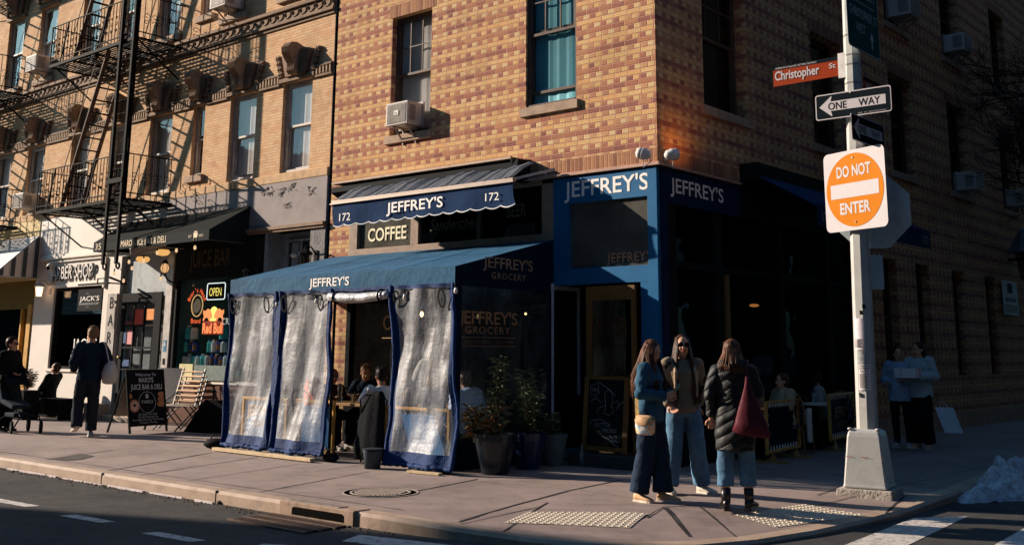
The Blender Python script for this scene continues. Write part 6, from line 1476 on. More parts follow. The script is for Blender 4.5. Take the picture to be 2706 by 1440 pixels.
cl([(.18, .95), (.26, .90), (.36, .85), (.48, .76)]); cl([(.04, .88), (.17, .93), (.20, .80), (.07, .75), (.04, .88)]); cl([(.13, .77), (.16, .70)]); cl([(.06, .68), (.12, .71), (.20, .70), (.24, .66)]); cl([(.04, .36), (.12, .42), (.24, .44), (.34, .40)]); cl([(.5, .58), (.56, .66), (.62, .68)]); cl([(.22, .28), (.28, .22), (.38, .19), (.48, .12), (.55, .04 + .05)])
cl([(.30, .80), (.36, .84), (.42, .80), (.44, .72), (.42, .62), (.46, .54), (.38, .50), (.30, .52), (.32, .62), (.30, .72), (.30, .80)]); cl([(.30, .62), (.22, .60), (.18, .54)]); cl([(.44, .66), (.52, .70), (.54, .62)])
m.build('chalk_drawing', ch, pn)
for st, u, v, h_, w_ in (('BUTTER', .15, .34, .055, .27), ('TRICKS?', .26, .27, .05, .26), ('THIS', .40, .19, .04, .13), ('WAY', .44, .135, .04, .14)): text(st, 'chalk_lettering', cq(u, v, .006), dU, uV, h_, ch, pn, width=w_, ext=0)
text('TRIP', 'chalk_lettering', cq(.07, .81, .006), dU, uV, .045, ch, pn, width=.10, ext=0)

# ================================================================== planters
M_leaf = [P('leaf_dark', (.085, .115, .055), .42, var=.4, scale=9, bump=.1), P('leaf_mid', (.16, .18, .10), .42, var=.4, scale=9, bump=.1), P('leaf_rust', (.20, .085, .03), .5, var=.4)]
M_peb2 = P('white_pebble', (.38, .36, .33), .8)
def leaf(mb, p, d, L, w_, rng):
    d = d.normalized(); s_ = d.cross(Vector((rng.uniform(-.4, .4), rng.uniform(-.4, .4), 1))).normalized(); n_ = s_.cross(d).normalized()
    a = p; b = p + d * L * .35 + s_ * w_ + n_ * .01; c = p + d * L - n_ * L * .18; e = p + d * L * .35 - s_ * w_ + n_ * .01; mid = p + d * L * .4 - n_ * w_ * .25
    mb.add([a, b, c, e, mid], [(0, 1, 4), (1, 2, 4), (2, 3, 4), (3, 0, 4)])
def shrub(t, x, y, z0, H_, W_, stems, seed, mats=(0, 0, 1)):
    rng = random.Random(seed); st = MB(); lv = [MB(), MB(), MB()]
    for i in range(stems):
        a = rng.uniform(0, 2 * math.pi); hh = H_ * rng.uniform(.45, 1) if i else H_; ww = W_ * rng.uniform(.15, 1) * (1.15 - hh / H_ * .75)
        pts = [Vector((x + math.cos(a) * ww * f ** 1.3 + rng.uniform(-.015, .015), y + math.sin(a) * ww * f ** 1.3, z0 + hh * f)) for f in [k / 8 for k in range(9)]]
        st.tube(pts, [.010 * (1 - .08 * k) for k in range(9)], 5)
        for k in range(2, 9):
            for j in range(5 if k < 8 else 9):
                b = rng.uniform(0, 2 * math.pi); d = Vector((math.cos(b), math.sin(b), rng.uniform(-.15, .75))); br = pts[k] + d * rng.uniform(0, .09)
                leaf(lv[rng.choice(mats)], br, d, rng.uniform(.07, .13), rng.uniform(.013, .024), rng)
    st.build('stem', P('twig', (.06, .045, .03), .8), t)
    for i, q in enumerate(lv):
        if q.v: q.build('foliage', M_leaf[i], t)
def pot(x, y, r, h, label, col, name='planter', seed=1, H_=1.0, W_=.4, stems=12, rust=False):
    t = empty(name, (x, y, 0), label, 'planter', 'potted shrubs beside the tent')
    MB().lathe((x, y, 0), [(0, 0), (r * .62, 0), (r * .68, .05), (r, h * .82), (r * 1.0, h * .9), (r * 1.06, h * .91), (r * 1.06, h), (r * .92, h), (r * .9, h - .06), (0, h - .06)], 24).build('pot', col, t, smooth=False)
    MB().lathe((x, y, h - .055), [(0, 0), (r * .9, 0), (r * .9, .01), (0, .012)], 16).build('soil', M_dark, t)
    m = MB(); rng = random.Random(seed)
    for i in range(40): a = rng.uniform(0, 6.28); q = r * .85 * math.sqrt(rng.random()); m.ell((x + q * math.cos(a), y + q * math.sin(a), h - .03), .022, .018, .014, 6, 4)
    m.build('pebbles', M_peb2, t, kind='stuff'); shrub(t, x, y, h - .06, H_, W_, stems, seed, (0, 0, 1) if not rust else (0, 1, 2)); return t
M_glaze = P('navy_glaze', (.008, .014, .022), .25, var=.3); M_glaze2 = P('blue_glaze', (.008, .018, .06), .3)
pot(-1.28, -1.95, .27, .50, 'big dark glazed pot with a tall leafy shrub at the tent corner', M_glaze, seed=3, H_=.98, W_=.24, stems=9)
pot(-1.38, -1.18, .25, .46, 'navy pot with a spreading shrub behind the big dark pot', M_glaze2, seed=8, H_=.86, W_=.42, stems=13)
pot(-1.40, -.62, .2, .42, 'pale grey low pot beside the open glass door', P('grey_pot', (.10, .13, .14), .7), seed=5, H_=.3, W_=.2, stems=5)
t = empty('low_plant', (-1.45, -2.2, .4), 'small rusty leaved plant leaning over the rim of the big dark pot', 'plant'); shrub(t, -1.48, -2.12, .38, .42, .25, 8, 12, (1, 2, 2, 0)); shrub(t, -1.2, -2.1, .44, .32, .16, 4, 14, (2, 1))
t = empty('bottle', (-1.0, -.5, 0), 'glass bottle standing on the ground by the shop doorway', 'bottle'); MB().lathe((-1.05, -.42, 0), [(0, 0), (.035, 0), (.037, .17), (.013, .23), (.013, .29), (0, .29)], 10).build('bottle_glass', P('bottle_dark_glass', (.10, .13, .13), .1), t, smooth=True)
for i, (x, y, lab) in enumerate(((-15.7, -1.25, 'small reddish shrub in a box between the bench and the walking man'), (-18.6, -.6, 'leafy shrub in a box at the left end of the bench'))):
    t = empty('planter', (x, y, 0), lab, 'planter', 'shrubs along the barber bench'); MB().box(x - .25, y - .18, 0, x + .25, y + .18, .62).build('box', M_dark, t); shrub(t, x, y, .6, .42, .34, 10, 30 + i, (0, 1, 2))

# ================================================================== ground furniture
t = empty('manhole_cover', (-.95, -4.22, 0), 'round studded manhole cover in the pavement', 'manhole cover')
MB().lathe((-.95, -4.22, 0), [(0, .002), (.30, .002), (.30, .006), (0, .006)], 40).build('cover', P('cast_iron', (.022, .020, .018), .8, bump=.6), t)
m = MB(); m.lathe((-.95, -4.22, 0), [(.31, .004), (.31, .010), (.335, .010), (.335, .004)], 40); m.lathe((-.95, -4.22, 0), [(.40, .003), (.40, .007), (.42, .007), (.42, .003)], 40)
for i in range(-9, 10):
    for j in range(-9, 10):
        x = i * .032 + (j % 2) * .016; y = j * .032
        if x * x + y * y < .275 ** 2: m.box(-.95 + x - .010, -4.22 + y - .010, .006, -.95 + x + .010, -4.22 + y + .010, .014)
m.build('studs', P('worn_iron', (.36, .30, .26), .6, var=.3, scale=20), t)
t = empty('storm_drain', (-.5, -5.4, 0), 'kerb storm drain with a dark slot and a slotted grate in the gutter', 'drain')
m = MB(); m.box(-1.19, -5.40, ROAD, -.04, -5.18, .012); m.build('drain_head', P('drain_stone', (.30, .21, .15), .75, var=.35, scale=9, bump=.7, bscale=30), t, bevel=.008)
m = MB(); m.prism([(-.98, -5.404, -.105), (-.18, -5.404, -.105), (-.18, -5.404, -.045), (-.21, -5.404, -.030), (-.95, -5.404, -.030), (-.98, -5.404, -.045)], (0, .003, 0)); m.build('slot', P('void_black', (.001, .001, .001), 1), t)
m = MB(); m.box(-1.15, -5.36, .0125, -.3, -5.24, .016); 
for i in range(28): m.box(-1.13 + i * .03, -5.355, .016, -1.115 + i * .03, -5.245, .020)
m.build('tread_plate', MATS['worn_iron'], t)
m = MB(); 
for i in range(26): m.box(-1.22 + i * .045, -5.98, ROAD + .002, -1.205 + i * .045, -5.45, ROAD + .018)
for y in (-5.98, -5.80, -5.62, -5.45): m.box(-1.24, y - .014, ROAD + .002, -.03, y + .014, ROAD + .019)
m.build('grate', P('rusty_grate', (.15, .105, .08), .7, .2, var=.3, scale=20), t); MB().quad((-1.24, -6, ROAD + .0015), (-.03, -6, ROAD + .0015), (-.03, -5.43, ROAD + .0015), (-1.24, -5.43, ROAD + .0015)).build('pit', M_dark, t)
M_pad = P('tactile_pad', (.50, .42, .32), .7, var=.12, scale=8, bump=.3)
def pad(c, label):
    c = [Vector(p) for p in c]; t = empty('tactile_pad', (c[0].x, c[0].y, 0), label, 'tactile paving', 'tactile ramp pads')
    def q(f, g, o=0): a = c[0].lerp(c[1], f); b = c[3].lerp(c[2], f); p = a.lerp(b, g); return Vector((p.x, p.y, gz(p.x, p.y) + .006 + o))
    m = MB(); 
    for i in range(8):
        for j in range(8): m.quad(q(i / 8, j / 8), q((i + 1) / 8, j / 8), q((i + 1) / 8, (j + 1) / 8), q(i / 8, (j + 1) / 8))
    m.build('pad_surface', M_pad, t); m = MB(); nu = int((c[1] - c[0]).length / .062); nv = int((c[3] - c[0]).length / .062)
    for i in range(nu):
        for j in range(nv): m.lathe(q((i + .5) / nu, (j + .5) / nv), [(.017, -.004), (.013, .007), (0, .008)], 6)
    m.build('domes', P('tactile_dome', (.60, .52, .42), .6, bump=0), t)
def g5(px, py, z=-.055): p = pix(px, py, 2, z); return (p.x, p.y)
pad([g5(1332, 1390), g5(1665, 1402, -.07), g5(1712, 1363, -.03), g5(1398, 1357, -.02)], 'cream studded ramp pad at the kerb left of the three women')
pad([g5(2052, 1386, -.05), g5(1940, 1357, -.02), g5(2125, 1330, -.02), g5(2288, 1357, -.05)], 'cream studded ramp pad in front of the signpost, crossed by shadows')
def crumple(c, r, label, name, mat, seed, flat=.5):
    m = MB().ell(c, r, r * .7, r * flat, 18, 12); rng = random.Random(seed)
    m.v = [tuple(Vector(c) + (Vector(v) - Vector(c)) * (1 + .35 * noise.noise((Vector(v) - Vector(c)) * 22 + Vector((seed, 0, 0))) + .1 * rng.uniform(-1, 1))) for v in m.v]
    o = m.build(name, mat, None); tag(o, label, name.replace('_', ' ')); return o
p_ = pix(1070, 1390, 2, ROAD); crumple((p_.x, p_.y, ROAD + .03), .085, 'crumpled pinkish paper in the gutter right of the storm drain', 'litter', P('paper_litter', (.50, .42, .42), .7, var=.2), 5)
for i, (px, py, lab) in enumerate(((88, 1237, 'small ice lump in the gutter at the far left'), (126, 1242, 'round ice lump in the gutter left of the torn paper'), (212, 1262, 'torn white paper scrap standing in the gutter'), (308, 1280, 'small stone coloured lump in the gutter'), (578, 1331, 'dark stone at the joint of the kerb'))):
    p_ = pix(px, py, 2, ROAD); crumple((p_.x, p_.y, ROAD + .015), .035, lab, 'litter', M_ice if i != 4 else M_peb, 20 + i, .6)
# dirty snow bank
t0 = NT('old_snow'); n1 = t0.noise(6, 6, .7); n2 = t0.noise(30, 4, .7); t0.bsdf(t0.ramp(t0.m_('ADD', t0.m_('MULTIPLY', n1, .6), t0.m_('MULTIPLY', n2, .4)), [(.36, (.10, .09, .08)), (.48, (.48, .50, .54)), (.62, (.70, .74, .80))]), .6, 0, t0.bump(t0.m_('ADD', n1, n2), .9, .04))
m = MB(); NX, NY_ = 90, 26; G_ = []
for i in range(NX + 1):
    row = []; f = i / NX
    for j in range(NY_ + 1):
        g = j / NY_; y = .35 + 8.5 * f; wd = .62 * min(1, f * 6 + .15) * (1 + .35 * math.sin(f * 17)); kx = 3.62 - .09 * y + .03; x = kx + .02 + wd * g
        hgt = .40 * min(1, f * 8) * (math.sin(math.pi * min(1, g * .9 + .08)) ** .8) * (.75 + .5 * noise.noise(Vector((x * 2.2, y * 2.2, 0)))) + .13 * noise.noise(Vector((x * 4.5, y * 4.5, 5))) + .06 * noise.noise(Vector((x * 11, y * 11, 2))); row.append((x, y, ROAD - .03 + max(0, hgt)))
    G_.append(row)
for i in range(NX):
    for j in range(NY_): m.quad(G_[i][j], G_[i + 1][j], G_[i + 1][j + 1], G_[i][j + 1])
o = m.build('snow_bank', t0.m, None, smooth=False); tag(o, 'bank of old dirty snow along the side street kerb', 'snow')
# ================================================================== bare street tree at the right, only its twigs reach into view
TR = empty('bare_tree', (2.3, 13.2, 0), 'leafless street tree whose dark twigs cross the shaded wall at upper right', 'tree')
rng = random.Random(11); tk = MB(); br = MB(); base = Vector((2.5, 13.4, 0))
tk.tube([base + Vector((.05 * i, .1 * math.sin(i), .9 * i)) for i in range(9)], [.16 - .012 * i for i in range(9)], 10)
def grow(p, d, L, r, lv, mb):
    if lv == 0 or r < .0015: return
    n_ = 5; pts = [p]; q = p.copy(); dd = d.copy()
    for k in range(n_): dd = (dd + Vector((rng.uniform(-.22, .22), rng.uniform(-.22, .22), rng.uniform(-.12, .16)))).normalized(); q = q + dd * L / n_; pts.append(q.copy())
    mb.tube(pts, [r * (1 - .1 * k) for k in range(n_ + 1)], 5 if lv > 2 else 3, cap=False)
    for k in range(2, n_ + 1):
        for s_ in range(2 if lv > 1 else 1):
            if rng.random() < .85: nd = (dd + Vector((rng.uniform(-1, 1), rng.uniform(-1, 1), rng.uniform(-.5, .7)))).normalized(); grow(pts[k], nd, L * rng.uniform(.5, .72), r * .52, lv - 1, mb)
for i in range(11):
    a = rng.uniform(R(170), R(330)) if i % 3 else rng.uniform(0, 6.28); z = rng.uniform(4.5, 7.4)
    grow(base + Vector((.05 * z / .9, 0, z)), Vector((math.cos(a) * .8, math.sin(a), rng.uniform(.0, .55))), rng.uniform(1.7, 2.6), .035, 4, br)
tk.build('trunk', P('bark_dark', (.035, .028, .024), .9, bump=.8), TR, smooth=True); br.build('branches', MATS['bark_dark'], TR)
# ================================================================== people
SK = P('skin_light', (.56, .30, .19), .5, var=.06, scale=12, bump=.1, bscale=150); SK2 = P('skin_tan', (.46, .23, .14), .5, var=.06, scale=12, bump=.1, bscale=150)
LIP = P('lips', (.36, .08, .06), .4, bump=0); EYE = P('eye_dark', (.02, .012, .01), .2, bump=0); EYW = P('eye_white', (.5, .46, .43), .3, bump=0)
def hairmat(name, c1, c2):
    if name in MATS: return MATS[name]
    t = NT(name); mp = t.n('ShaderNodeMapping', {'Vector': t.pos()[0], 'Scale': (1, 1, .12)}); f = t.noise(130, 3, .7, mp.outputs[0])
    t.bsdf(t.ramp(f, [(.35, c1), (.65, c2)]), .5, 0, t.bump(f, .5, .004), Specular_IOR_Level=.13); MATS[name] = t.m; return t.m
def cloth(name, col, rough=.85, wr=6, st=.5, var=.12): return P(name, col, rough, 0, var=var, scale=3, bump=st, bscale=wr, dist=.02)
def denim(name, c):
    if name in MATS: return MATS[name]
    t = NT(name); n1 = t.noise(5, 5, .65); n2 = t.noise(260, 2, .6); n3 = t.noise(9, 4, .6)
    cc = t.ramp(n1, [(.3, tuple(v * .7 for v in c)), (.55, c), (.75, tuple(min(1, v * 1.35 + .01) for v in c))]); cc = t.mix(1.0, cc, t.ramp(n2, [(.3, .75), (.7, 1.15)]), 'MULTIPLY')
    t.bsdf(cc, .85, 0, t.bump(t.m_('ADD', t.m_('MULTIPLY', n2, .15), n3), .6, .02), Specular_IOR_Level=.1); MATS[name] = t.m; return t.m

def person(label, x, y, az, h=1.68, group=None, pose=None, top=None, pants=None, shoes=None, hair=None, skin=SK, face=True, glasses=False, z=0.0, detail=1.0, opts=None):
    """local frame: facing -y, person's left is +x. All garments follow the same joints."""
    o_ = opts or {}; k = h / 1.70
    J = dict(pel=(0, 0, .95), waist=(0, 0, 1.08), chest=(0, .0, 1.28), neck=(0, .012, 1.425), head=(0, -.012, 1.565),
             shL=(.165, .01, 1.375), elL=(.215, .03, 1.11), wrL=(.215, -.05, .88), hdL=(.215, -.07, .80),
             shR=(-.165, .01, 1.375), elR=(-.215, .03, 1.11), wrR=(-.215, -.05, .88), hdR=(-.215, -.07, .80),
             hpL=(.088, 0, .92), knL=(.10, -.02, .50), anL=(.105, .02, .085), hpR=(-.088, 0, .92), knR=(-.10, -.02, .50), anR=(-.105, .02, .085))
    J = {a: Vector(b) for a, b in J.items()}
    pose = pose or {}
    up_keys = ['waist', 'chest', 'neck', 'head', 'shL', 'elL', 'wrL', 'hdL', 'shR', 'elR', 'wrR', 'hdR']
    if pose.get('seated'):
        dz = .95 - .53
        for a in J:
            if a not in ('knL', 'anL', 'knR', 'anR'): J[a].z -= dz
        for s, sx in (('L', 1), ('R', -1)):
            J['hp' + s] = Vector((sx * .095, 0, .53)); J['kn' + s] = Vector((sx * .12, -.42, .52)); J['an' + s] = Vector((sx * .11, -.40, .09))
    lean = R(pose.get('lean', 0)); side = R(pose.get('side', 0))
    if lean or side:
        M_ = Matrix.Rotation(lean, 3, 'X') @ Matrix.Rotation(side, 3, 'Y'); pv = J['pel'].copy()
        for a in up_keys: J[a] = pv + M_ @ (J[a] - pv)
    for a, b in pose.items():
        if a in J: J[a] = Vector(b)
    for s in 'LR':
        if 'wr' + s in pose and 'hd' + s not in pose: J['hd' + s] = J['wr' + s] + (J['wr' + s] - J['el' + s]).normalized() * .08
    RZ_ = Matrix.Rotation(R(az) + math.pi / 2, 3, 'Z'); base = Vector((x, y, z))
    T = lambda p: base + RZ_ @ (Vector(p) * k)
    hy, hp_, hr = R(pose.get('head_yaw', 0)), R(pose.get('head_pitch', 0)), R(pose.get('head_roll', 0))
    HM = Matrix.Rotation(hy, 3, 'Z') @ Matrix.Rotation(-hp_, 3, 'X') @ Matrix.Rotation(hr, 3, 'Y'); hc = J['head']
    Hd = lambda p: hc + HM @ Vector(p)
    def lim(mb, pts, rs, n=10): mb.tube([J[p] if isinstance(p, str) else p for p in pts], rs, n)
    def ring(c, rx, ry, rot=0, n=18):
        c = Vector(c); d = Matrix.Rotation(rot, 3, 'Z'); return [c + d @ Vector((math.cos(a) * rx, math.sin(a) * ry, 0)) for a in [q / n * 2 * math.pi for q in range(n)]]
    def torso(mb, add, z0=0.0, flare=0.0, tops=True):
        sh = (J['shL'] + J['shR']) / 2; dsh = (J['shL'] - J['shR']); rot = math.atan2(dsh.y, dsh.x); pel = J['pel']; up = (J['neck'] - pel)
        rr = []
        rr.append(ring(pel + Vector((0, 0, -.10 - z0)), .155 + add + flare, .115 + add + flare * .8)); rr.append(ring(pel, .155 + add + flare * .6, .112 + add + flare * .5))
        rr.append(ring(J['waist'], .130 + add, .092 + add, rot * .4)); rr.append(ring(J['chest'] + Vector((0, -.01, 0)), .158 + add, .108 + add, rot)); rr.append(ring(sh + Vector((0, 0, -.02)), .160 + add, .085 + add, rot)); rr.append(ring(sh + Vector((0, .0, .035)), .09 + add, .065 + add, rot)); rr.append(ring(J['neck'] + Vector((0, 0, .01)), .055 + add * .4, .055 + add * .4))
        mb.rings(rr)
    # ---- body skin, one continuous mesh
    b = MB(); torso(b, -.012)
    for s in 'LR':
        lim(b, ['sh' + s, 'el' + s, 'wr' + s], [.046, .036, .025]); b.ell(J['sh' + s], .055, .055, .055, 10, 7); b.ell(J['el' + s], .037, .037, .037, 8, 6)
        lim(b, ['hp' + s, 'kn' + s, 'an' + s], [.078, .052, .036]); b.ell(J['kn' + s], .053, .053, .055, 8, 6)
        d = (J['hd' + s] - J['wr' + s]).normalized(); sx = 1 if s == 'L' else -1
        side_ = d.cross(Vector((0, -1, .3))).normalized() if abs(d.y) < .8 else d.cross(Vector((0, 0, 1))).normalized()
        m_ = J['wr' + s] + d * .045; nrm = side_.cross(d)
        b.ell(m_, .041, .018, .05, 10, 7, Matrix((side_, nrm, d)).transposed())
    b.tube([J['neck'] + Vector((0, .005, -.05)), J['neck'] + (hc - J['neck']) * .6], [.058, .050], 12); 
    b.ell(Hd((0, .012, .028)), .074, .094, .094, 16, 12, HM); b.ell(Hd((0, -.018, -.045)), .060, .070, .075, 14, 10, HM); b.ell(Hd((0, -.052, -.098)), .026, .024, .020, 8, 6, HM)
    b.tube([Hd((0, -.078, .015)), Hd((0, -.100, -.022)), Hd((0, -.088, -.032))], [.010, .0145, .010], 8); 
    for sx in (-1, 1): b.ell(Hd((sx * .076, .012, -.012)), .010, .020, .030, 8, 6, HM); b.ell(Hd((sx * .034, -.066, -.030)), .020, .016, .02, 8, 6, HM); b.ell(Hd((sx * .032, -.072, .028)), .024, .014, .008, 8, 6, HM)
    body = remesh(b, .0105 if detail >= 1 else .016, 2)
    for s in 'LR':                                        # fingers and thumb, curled
        d = (J['hd' + s] - J['wr' + s]).normalized(); sx = 1 if s == 'L' else -1
        side_ = d.cross(Vector((0, -1, .3))).normalized() if abs(d.y) < .8 else d.cross(Vector((0, 0, 1))).normalized(); nrm = side_.cross(d)
        inw = nrm * (1 if nrm.dot(Vector((-sx, -.6, 0))) > 0 else -1); w0 = J['wr' + s]; cu = o_.get('curl', .5)
        for i, (off, L) in enumerate(((-.030, .062), (-.010, .072), (.010, .068), (.029, .052))):
            p0 = w0 + d * .075 + side_ * off; p1 = p0 + (d * math.cos(cu * .5) + inw * math.sin(cu * .5)) * L * .5; p2 = p1 + (d * math.cos(cu * 1.5) + inw * math.sin(cu * 1.5)) * L * .32; p3 = p2 + (d * math.cos(cu * 2.3) + inw * math.sin(cu * 2.3)) * L * .25
            body.tube([p0 - d * .02, p1, p2, p3], [.0095, .0088, .008, .006], 7)
        th = -side_ if (side_.dot(Vector((0, -1, 0))) < 0) else side_
        q0 = w0 + d * .03 + th * .03; body.tube([q0, q0 + (d * .6 + th * .7) * .035, q0 + (d * .9 + th * .5 + inw * .3) * .062], [.0125, .0105, .008], 7)
    body.v = [tuple(T(p)) for p in body.v]
    root = body.build('person', skin, None, smooth=True); tag(root, label, 'person', group)
    def put(mb, name, mat, vox=.014, sm=3, wr=.006, fr=5.0, lab=None, rem=True):
        if rem:
            sd_ = x * 3.1 + y
            mb = remesh(mb, vox * (1 if detail >= 1 else 1.5), sm, (lambda p: wr * (noise.noise(Vector((p.x * fr, p.y * fr, p.z * fr * 1.2 + sd_))) * 1.3 + .6 * noise.noise(Vector((p.x * fr * 2.6, p.y * fr * 2.6, p.z * fr * 3 + sd_))))) if wr else None)
        mb.v = [tuple(T(p)) for p in mb.v]; ob = mb.build(name, mat, root, smooth=True)
        if lab: ob['label'] = lab
        return ob
    # ---- trousers
    if pants:
        m_, wid, hem = pants; g = MB()
        g.rings([ring(J['pel'] + Vector((0, 0, -.13)), .165, .12), ring(J['pel'] + Vector((0, 0, -.05)), .168, .123), ring(J['pel'] + Vector((0, 0, .04)), .150, .110), ring(J['waist'] + Vector((0, 0, -.02)), .138, .10)])
        for s in 'LR':
            H1, K1, A1 = J['hp' + s], J['kn' + s], J['an' + s]; e = K1 + (A1 - K1) * hem
            mid1 = H1.lerp(K1, .5); mid2 = K1.lerp(e, .5)
            g.tube([H1 + Vector((0, 0, .02)), mid1, K1, mid2, e], [.098, .086 + wid * .35, .068 + wid * .7, .060 + wid * .9, .056 + wid * 1.1], 14); g.ell(K1, .068 + wid * .7, .068 + wid * .7, .07, 10, 7)
        put(g, 'trousers', m_, .014, 2, .009, 7)
    # ---- shoes
    if shoes:
        m_, kind, sole = shoes
        for s in 'LR':
            A1 = J['an' + s]; K1 = J['kn' + s]; dr = Vector((pose.get('toe' + s, (0.12 if s == 'L' else -.12, -1))[0], pose.get('toe' + s, (0, -1))[1], 0)).normalized(); sd = Vector((-dr.y, dr.x, 0)); zz = max(0, A1.z - .085); tip = pose.get('tip' + s, 0)
            q = lambda f, sdv, v: A1 + dr * f + sd * sdv + Vector((0, 0, -A1.z + zz + v + tip * max(0, .06 - f) * 0 + (tip * (.16 - f) if f < .16 else 0)))
            g = MB(); rr = []
            for f, wv, hv in ((-.065, .020, .05), (-.055, .033, .075), (-.02, .036, .085), (.04, .038, .072), (.09, .045, .055), (.14, .046, .042), (.175, .036, .032), (.195, .015, .022)):
                rr.append([q(f, wv * math.cos(a), (.012 + hv * (.5 + .5 * math.sin(a))) if True else 0) for a in [c_ / 12 * 2 * math.pi for c_ in range(12)]])
            g.rings(rr)
            if kind == 'boot': g.tube([A1 + Vector((0, 0, -.03)), A1.lerp(K1, .28)], [.048, .052], 10); 
            elif kind == 'hi': g.tube([A1 + Vector((0, 0, -.03)), A1.lerp(K1, .10)], [.044, .044], 10)
            g.v = [tuple(T(p)) for p in g.v]; so_ = g.build('shoe', m_, root, smooth=True)
            g = MB(); rr = []
            out = [(-.068, .018), (-.06, .034), (-.02, .038), (.04, .040), (.09, .048), (.14, .049), (.178, .038), (.20, .012)]
            pl = [q(f, wv, -.002) for f, wv in out] + [q(f, -wv, -.002) for f, wv in reversed(out)]
            g.prism(pl, Vector((0, 0, .024)))
            if kind == 'boot': g.prism([q(-.065, .028, -.02), q(-.02, .03, -.02), q(-.02, -.03, -.02), q(-.065, -.028, -.02)], Vector((0, 0, .03)))
            g.v = [tuple(T(p)) for p in g.v]; g.build('sole', sole, so_)
    # ---- top garment(s)
    for gi, tp in enumerate(top or []):
        m_ = tp['m']; ad = tp.get('add', .022); g = MB(); torso(g, ad, tp.get('drop', 0), tp.get('flare', 0))
        if tp.get('skirt'):
            zb = tp['skirt']; g.rings([ring(J['pel'] + Vector((0, 0, zb - J['pel'].z)), .19 + ad, .15 + ad), ring(J['pel'] + Vector((0, 0, -.15)), .18 + ad, .14 + ad), ring(J['pel'] + Vector((0, 0, .05)), .155 + ad, .115 + ad)])
        for s in 'LR':
            sl_ = tp.get('sleeve', 1.0); a, e, w0 = J['sh' + s], J['el' + s], J['wr' + s]; sr = tp.get('sr', .0)
            g.ell(a, .062 + ad * .8, .062 + ad * .8, .062 + ad * .6, 12, 8)
            if sl_ > .5: g.tube([a, a.lerp(e, .5), e, e.lerp(w0, (sl_ - .5) * 2)], [.058 + ad * .7, .054 + ad * .6 + sr, .048 + ad * .6 + sr, .036 + ad * .5 + sr * .6], 12); g.ell(e, .048 + ad * .6 + sr, .048 + ad * .6 + sr, .05 + ad * .6, 10, 7)
            elif sl_ > 0: g.tube([a, a.lerp(e, sl_ * 2)], [.062 + ad * .7, .064 + ad * .8], 12)
        if tp.get('collar'): g.tube([J['neck'] + Vector((0, .0, -.03)), J['neck'] + Vector((0, .0, .03))], [.075 + ad * .4, .066 + ad * .3], 14)
        if tp.get('hood'):
            c = J['neck'] + Vector((0, .075, -.03)); g.ell(c, .155, .085, .085, 14, 9); g.ell(c + Vector((0, -.03, .04)), .12, .08, .05, 14, 8)
        put(g, tp.get('n', 'jacket'), m_, .013, tp.get('sm', 2), tp.get('wr', .009), tp.get('fr', 7), tp.get('lab'))
    # ---- hair
    if hair:
        hm, hk = hair[0], hair[1]; rng = random.Random(int(abs(x * 100)) + 3); g = MB()
        g.ell(Hd((0, .026, .042)), .084, .095, .092, 18, 12, HM)
        if hk != 'short': g.ell(Hd((0, .05, -.01)), .080, .072, .095, 14, 10, HM)
        else: g.ell(Hd((0, .055, .0)), .072, .058, .075, 14, 10, HM)
        g = remesh(g, .009, 2, lambda p: .004 * noise.noise(p * 60)); 
        if hk in ('long', 'bob', 'loose'):
            L0 = {'long': .48, 'bob': .17, 'loose': .62}[hk]
            for i in range(210 if detail >= 1 else 60):
                a = R(rng.uniform(38, 322)); fx, fy = math.sin(a), -math.cos(a); r0 = .086; st = Hd((fx * .070, .022 + fy * .078, .055 + rng.uniform(-.02, .045)))
                L = L0 * rng.uniform(.78, 1.08); p1 = Hd((fx * .093, .022 + fy * .100, -.02)); front = fy < 0
                dz = Vector((0, 0, -1)); outx = Vector((fx * .045, (fy * .05 if not front else -.075 if hk != 'bob' else -.01) + (.03 if not front else 0), 0)); back_ = Vector((0, .045, 0)) if not front else Vector((0, 0, 0))
                p2 = p1 + dz * L * .35 + outx * .5 + back_ * .3; p3 = p1 + dz * L * .7 + outx * .9 + back_ + Vector((rng.uniform(-.012, .012), rng.uniform(-.012, .012), 0)); p4 = p1 + dz * L + outx * .9 + back_ + Vector((rng.uniform(-.02, .02), rng.uniform(-.02, .02), 0))
                g.tube([st, p1, p2, p3, p4], [.008, .0085, .0075, .006, .002], 4)
        elif hk == 'tied':
            g.ell(Hd((0, .125, .03)), .035, .035, .04, 10, 8)
        elif hk == 'short':
            for i in range(70): a = R(rng.uniform(0, 360)); e = rng.uniform(.2, 1.1); d = Vector((math.sin(a) * math.sin(e), -math.cos(a) * math.sin(e), math.cos(e))); p = Vector((0, .028, .045)) + Vector((d.x * .078, d.y * .09, d.z * .088)); g.tube([Hd(p), Hd(p + d * .012 + Vector((rng.uniform(-.02, .02), -.012, .002)))], [.010, .003], 4)
        g.v = [tuple(T(p)) for p in g.v]; g.build('hair', hm, root, smooth=True)
    # ---- face details
    if face:
        g = MB(); g2 = MB(); g3 = MB()
        for sx in (-1, 1):
            if not glasses: g3.ell(Hd((sx * .031, -.0775, .006)), .0135, .006, .006, 8, 6, HM); g.ell(Hd((sx * .031, -.0820, .006)), .0062, .004, .0058, 8, 6, HM)
            g.tube([Hd((sx * .016, -.088, .030)), Hd((sx * .034, -.086, .035)), Hd((sx * .052, -.072, .029))], [.003, .0038, .002], 5)
        g2.tube([Hd((-.023, -.083, -.060)), Hd((-.008, -.0905, -.057)), Hd((.008, -.0905, -.057)), Hd((.023, -.083, -.060))], [.003, .006, .006, .003], 6); g2.tube([Hd((-.018, -.084, -.066)), Hd((0, -.091, -.068)), Hd((.018, -.084, -.066))], [.003, .007, .003], 6)
        for q in (g, g2, g3): q.v = [tuple(T(p)) for p in q.v]
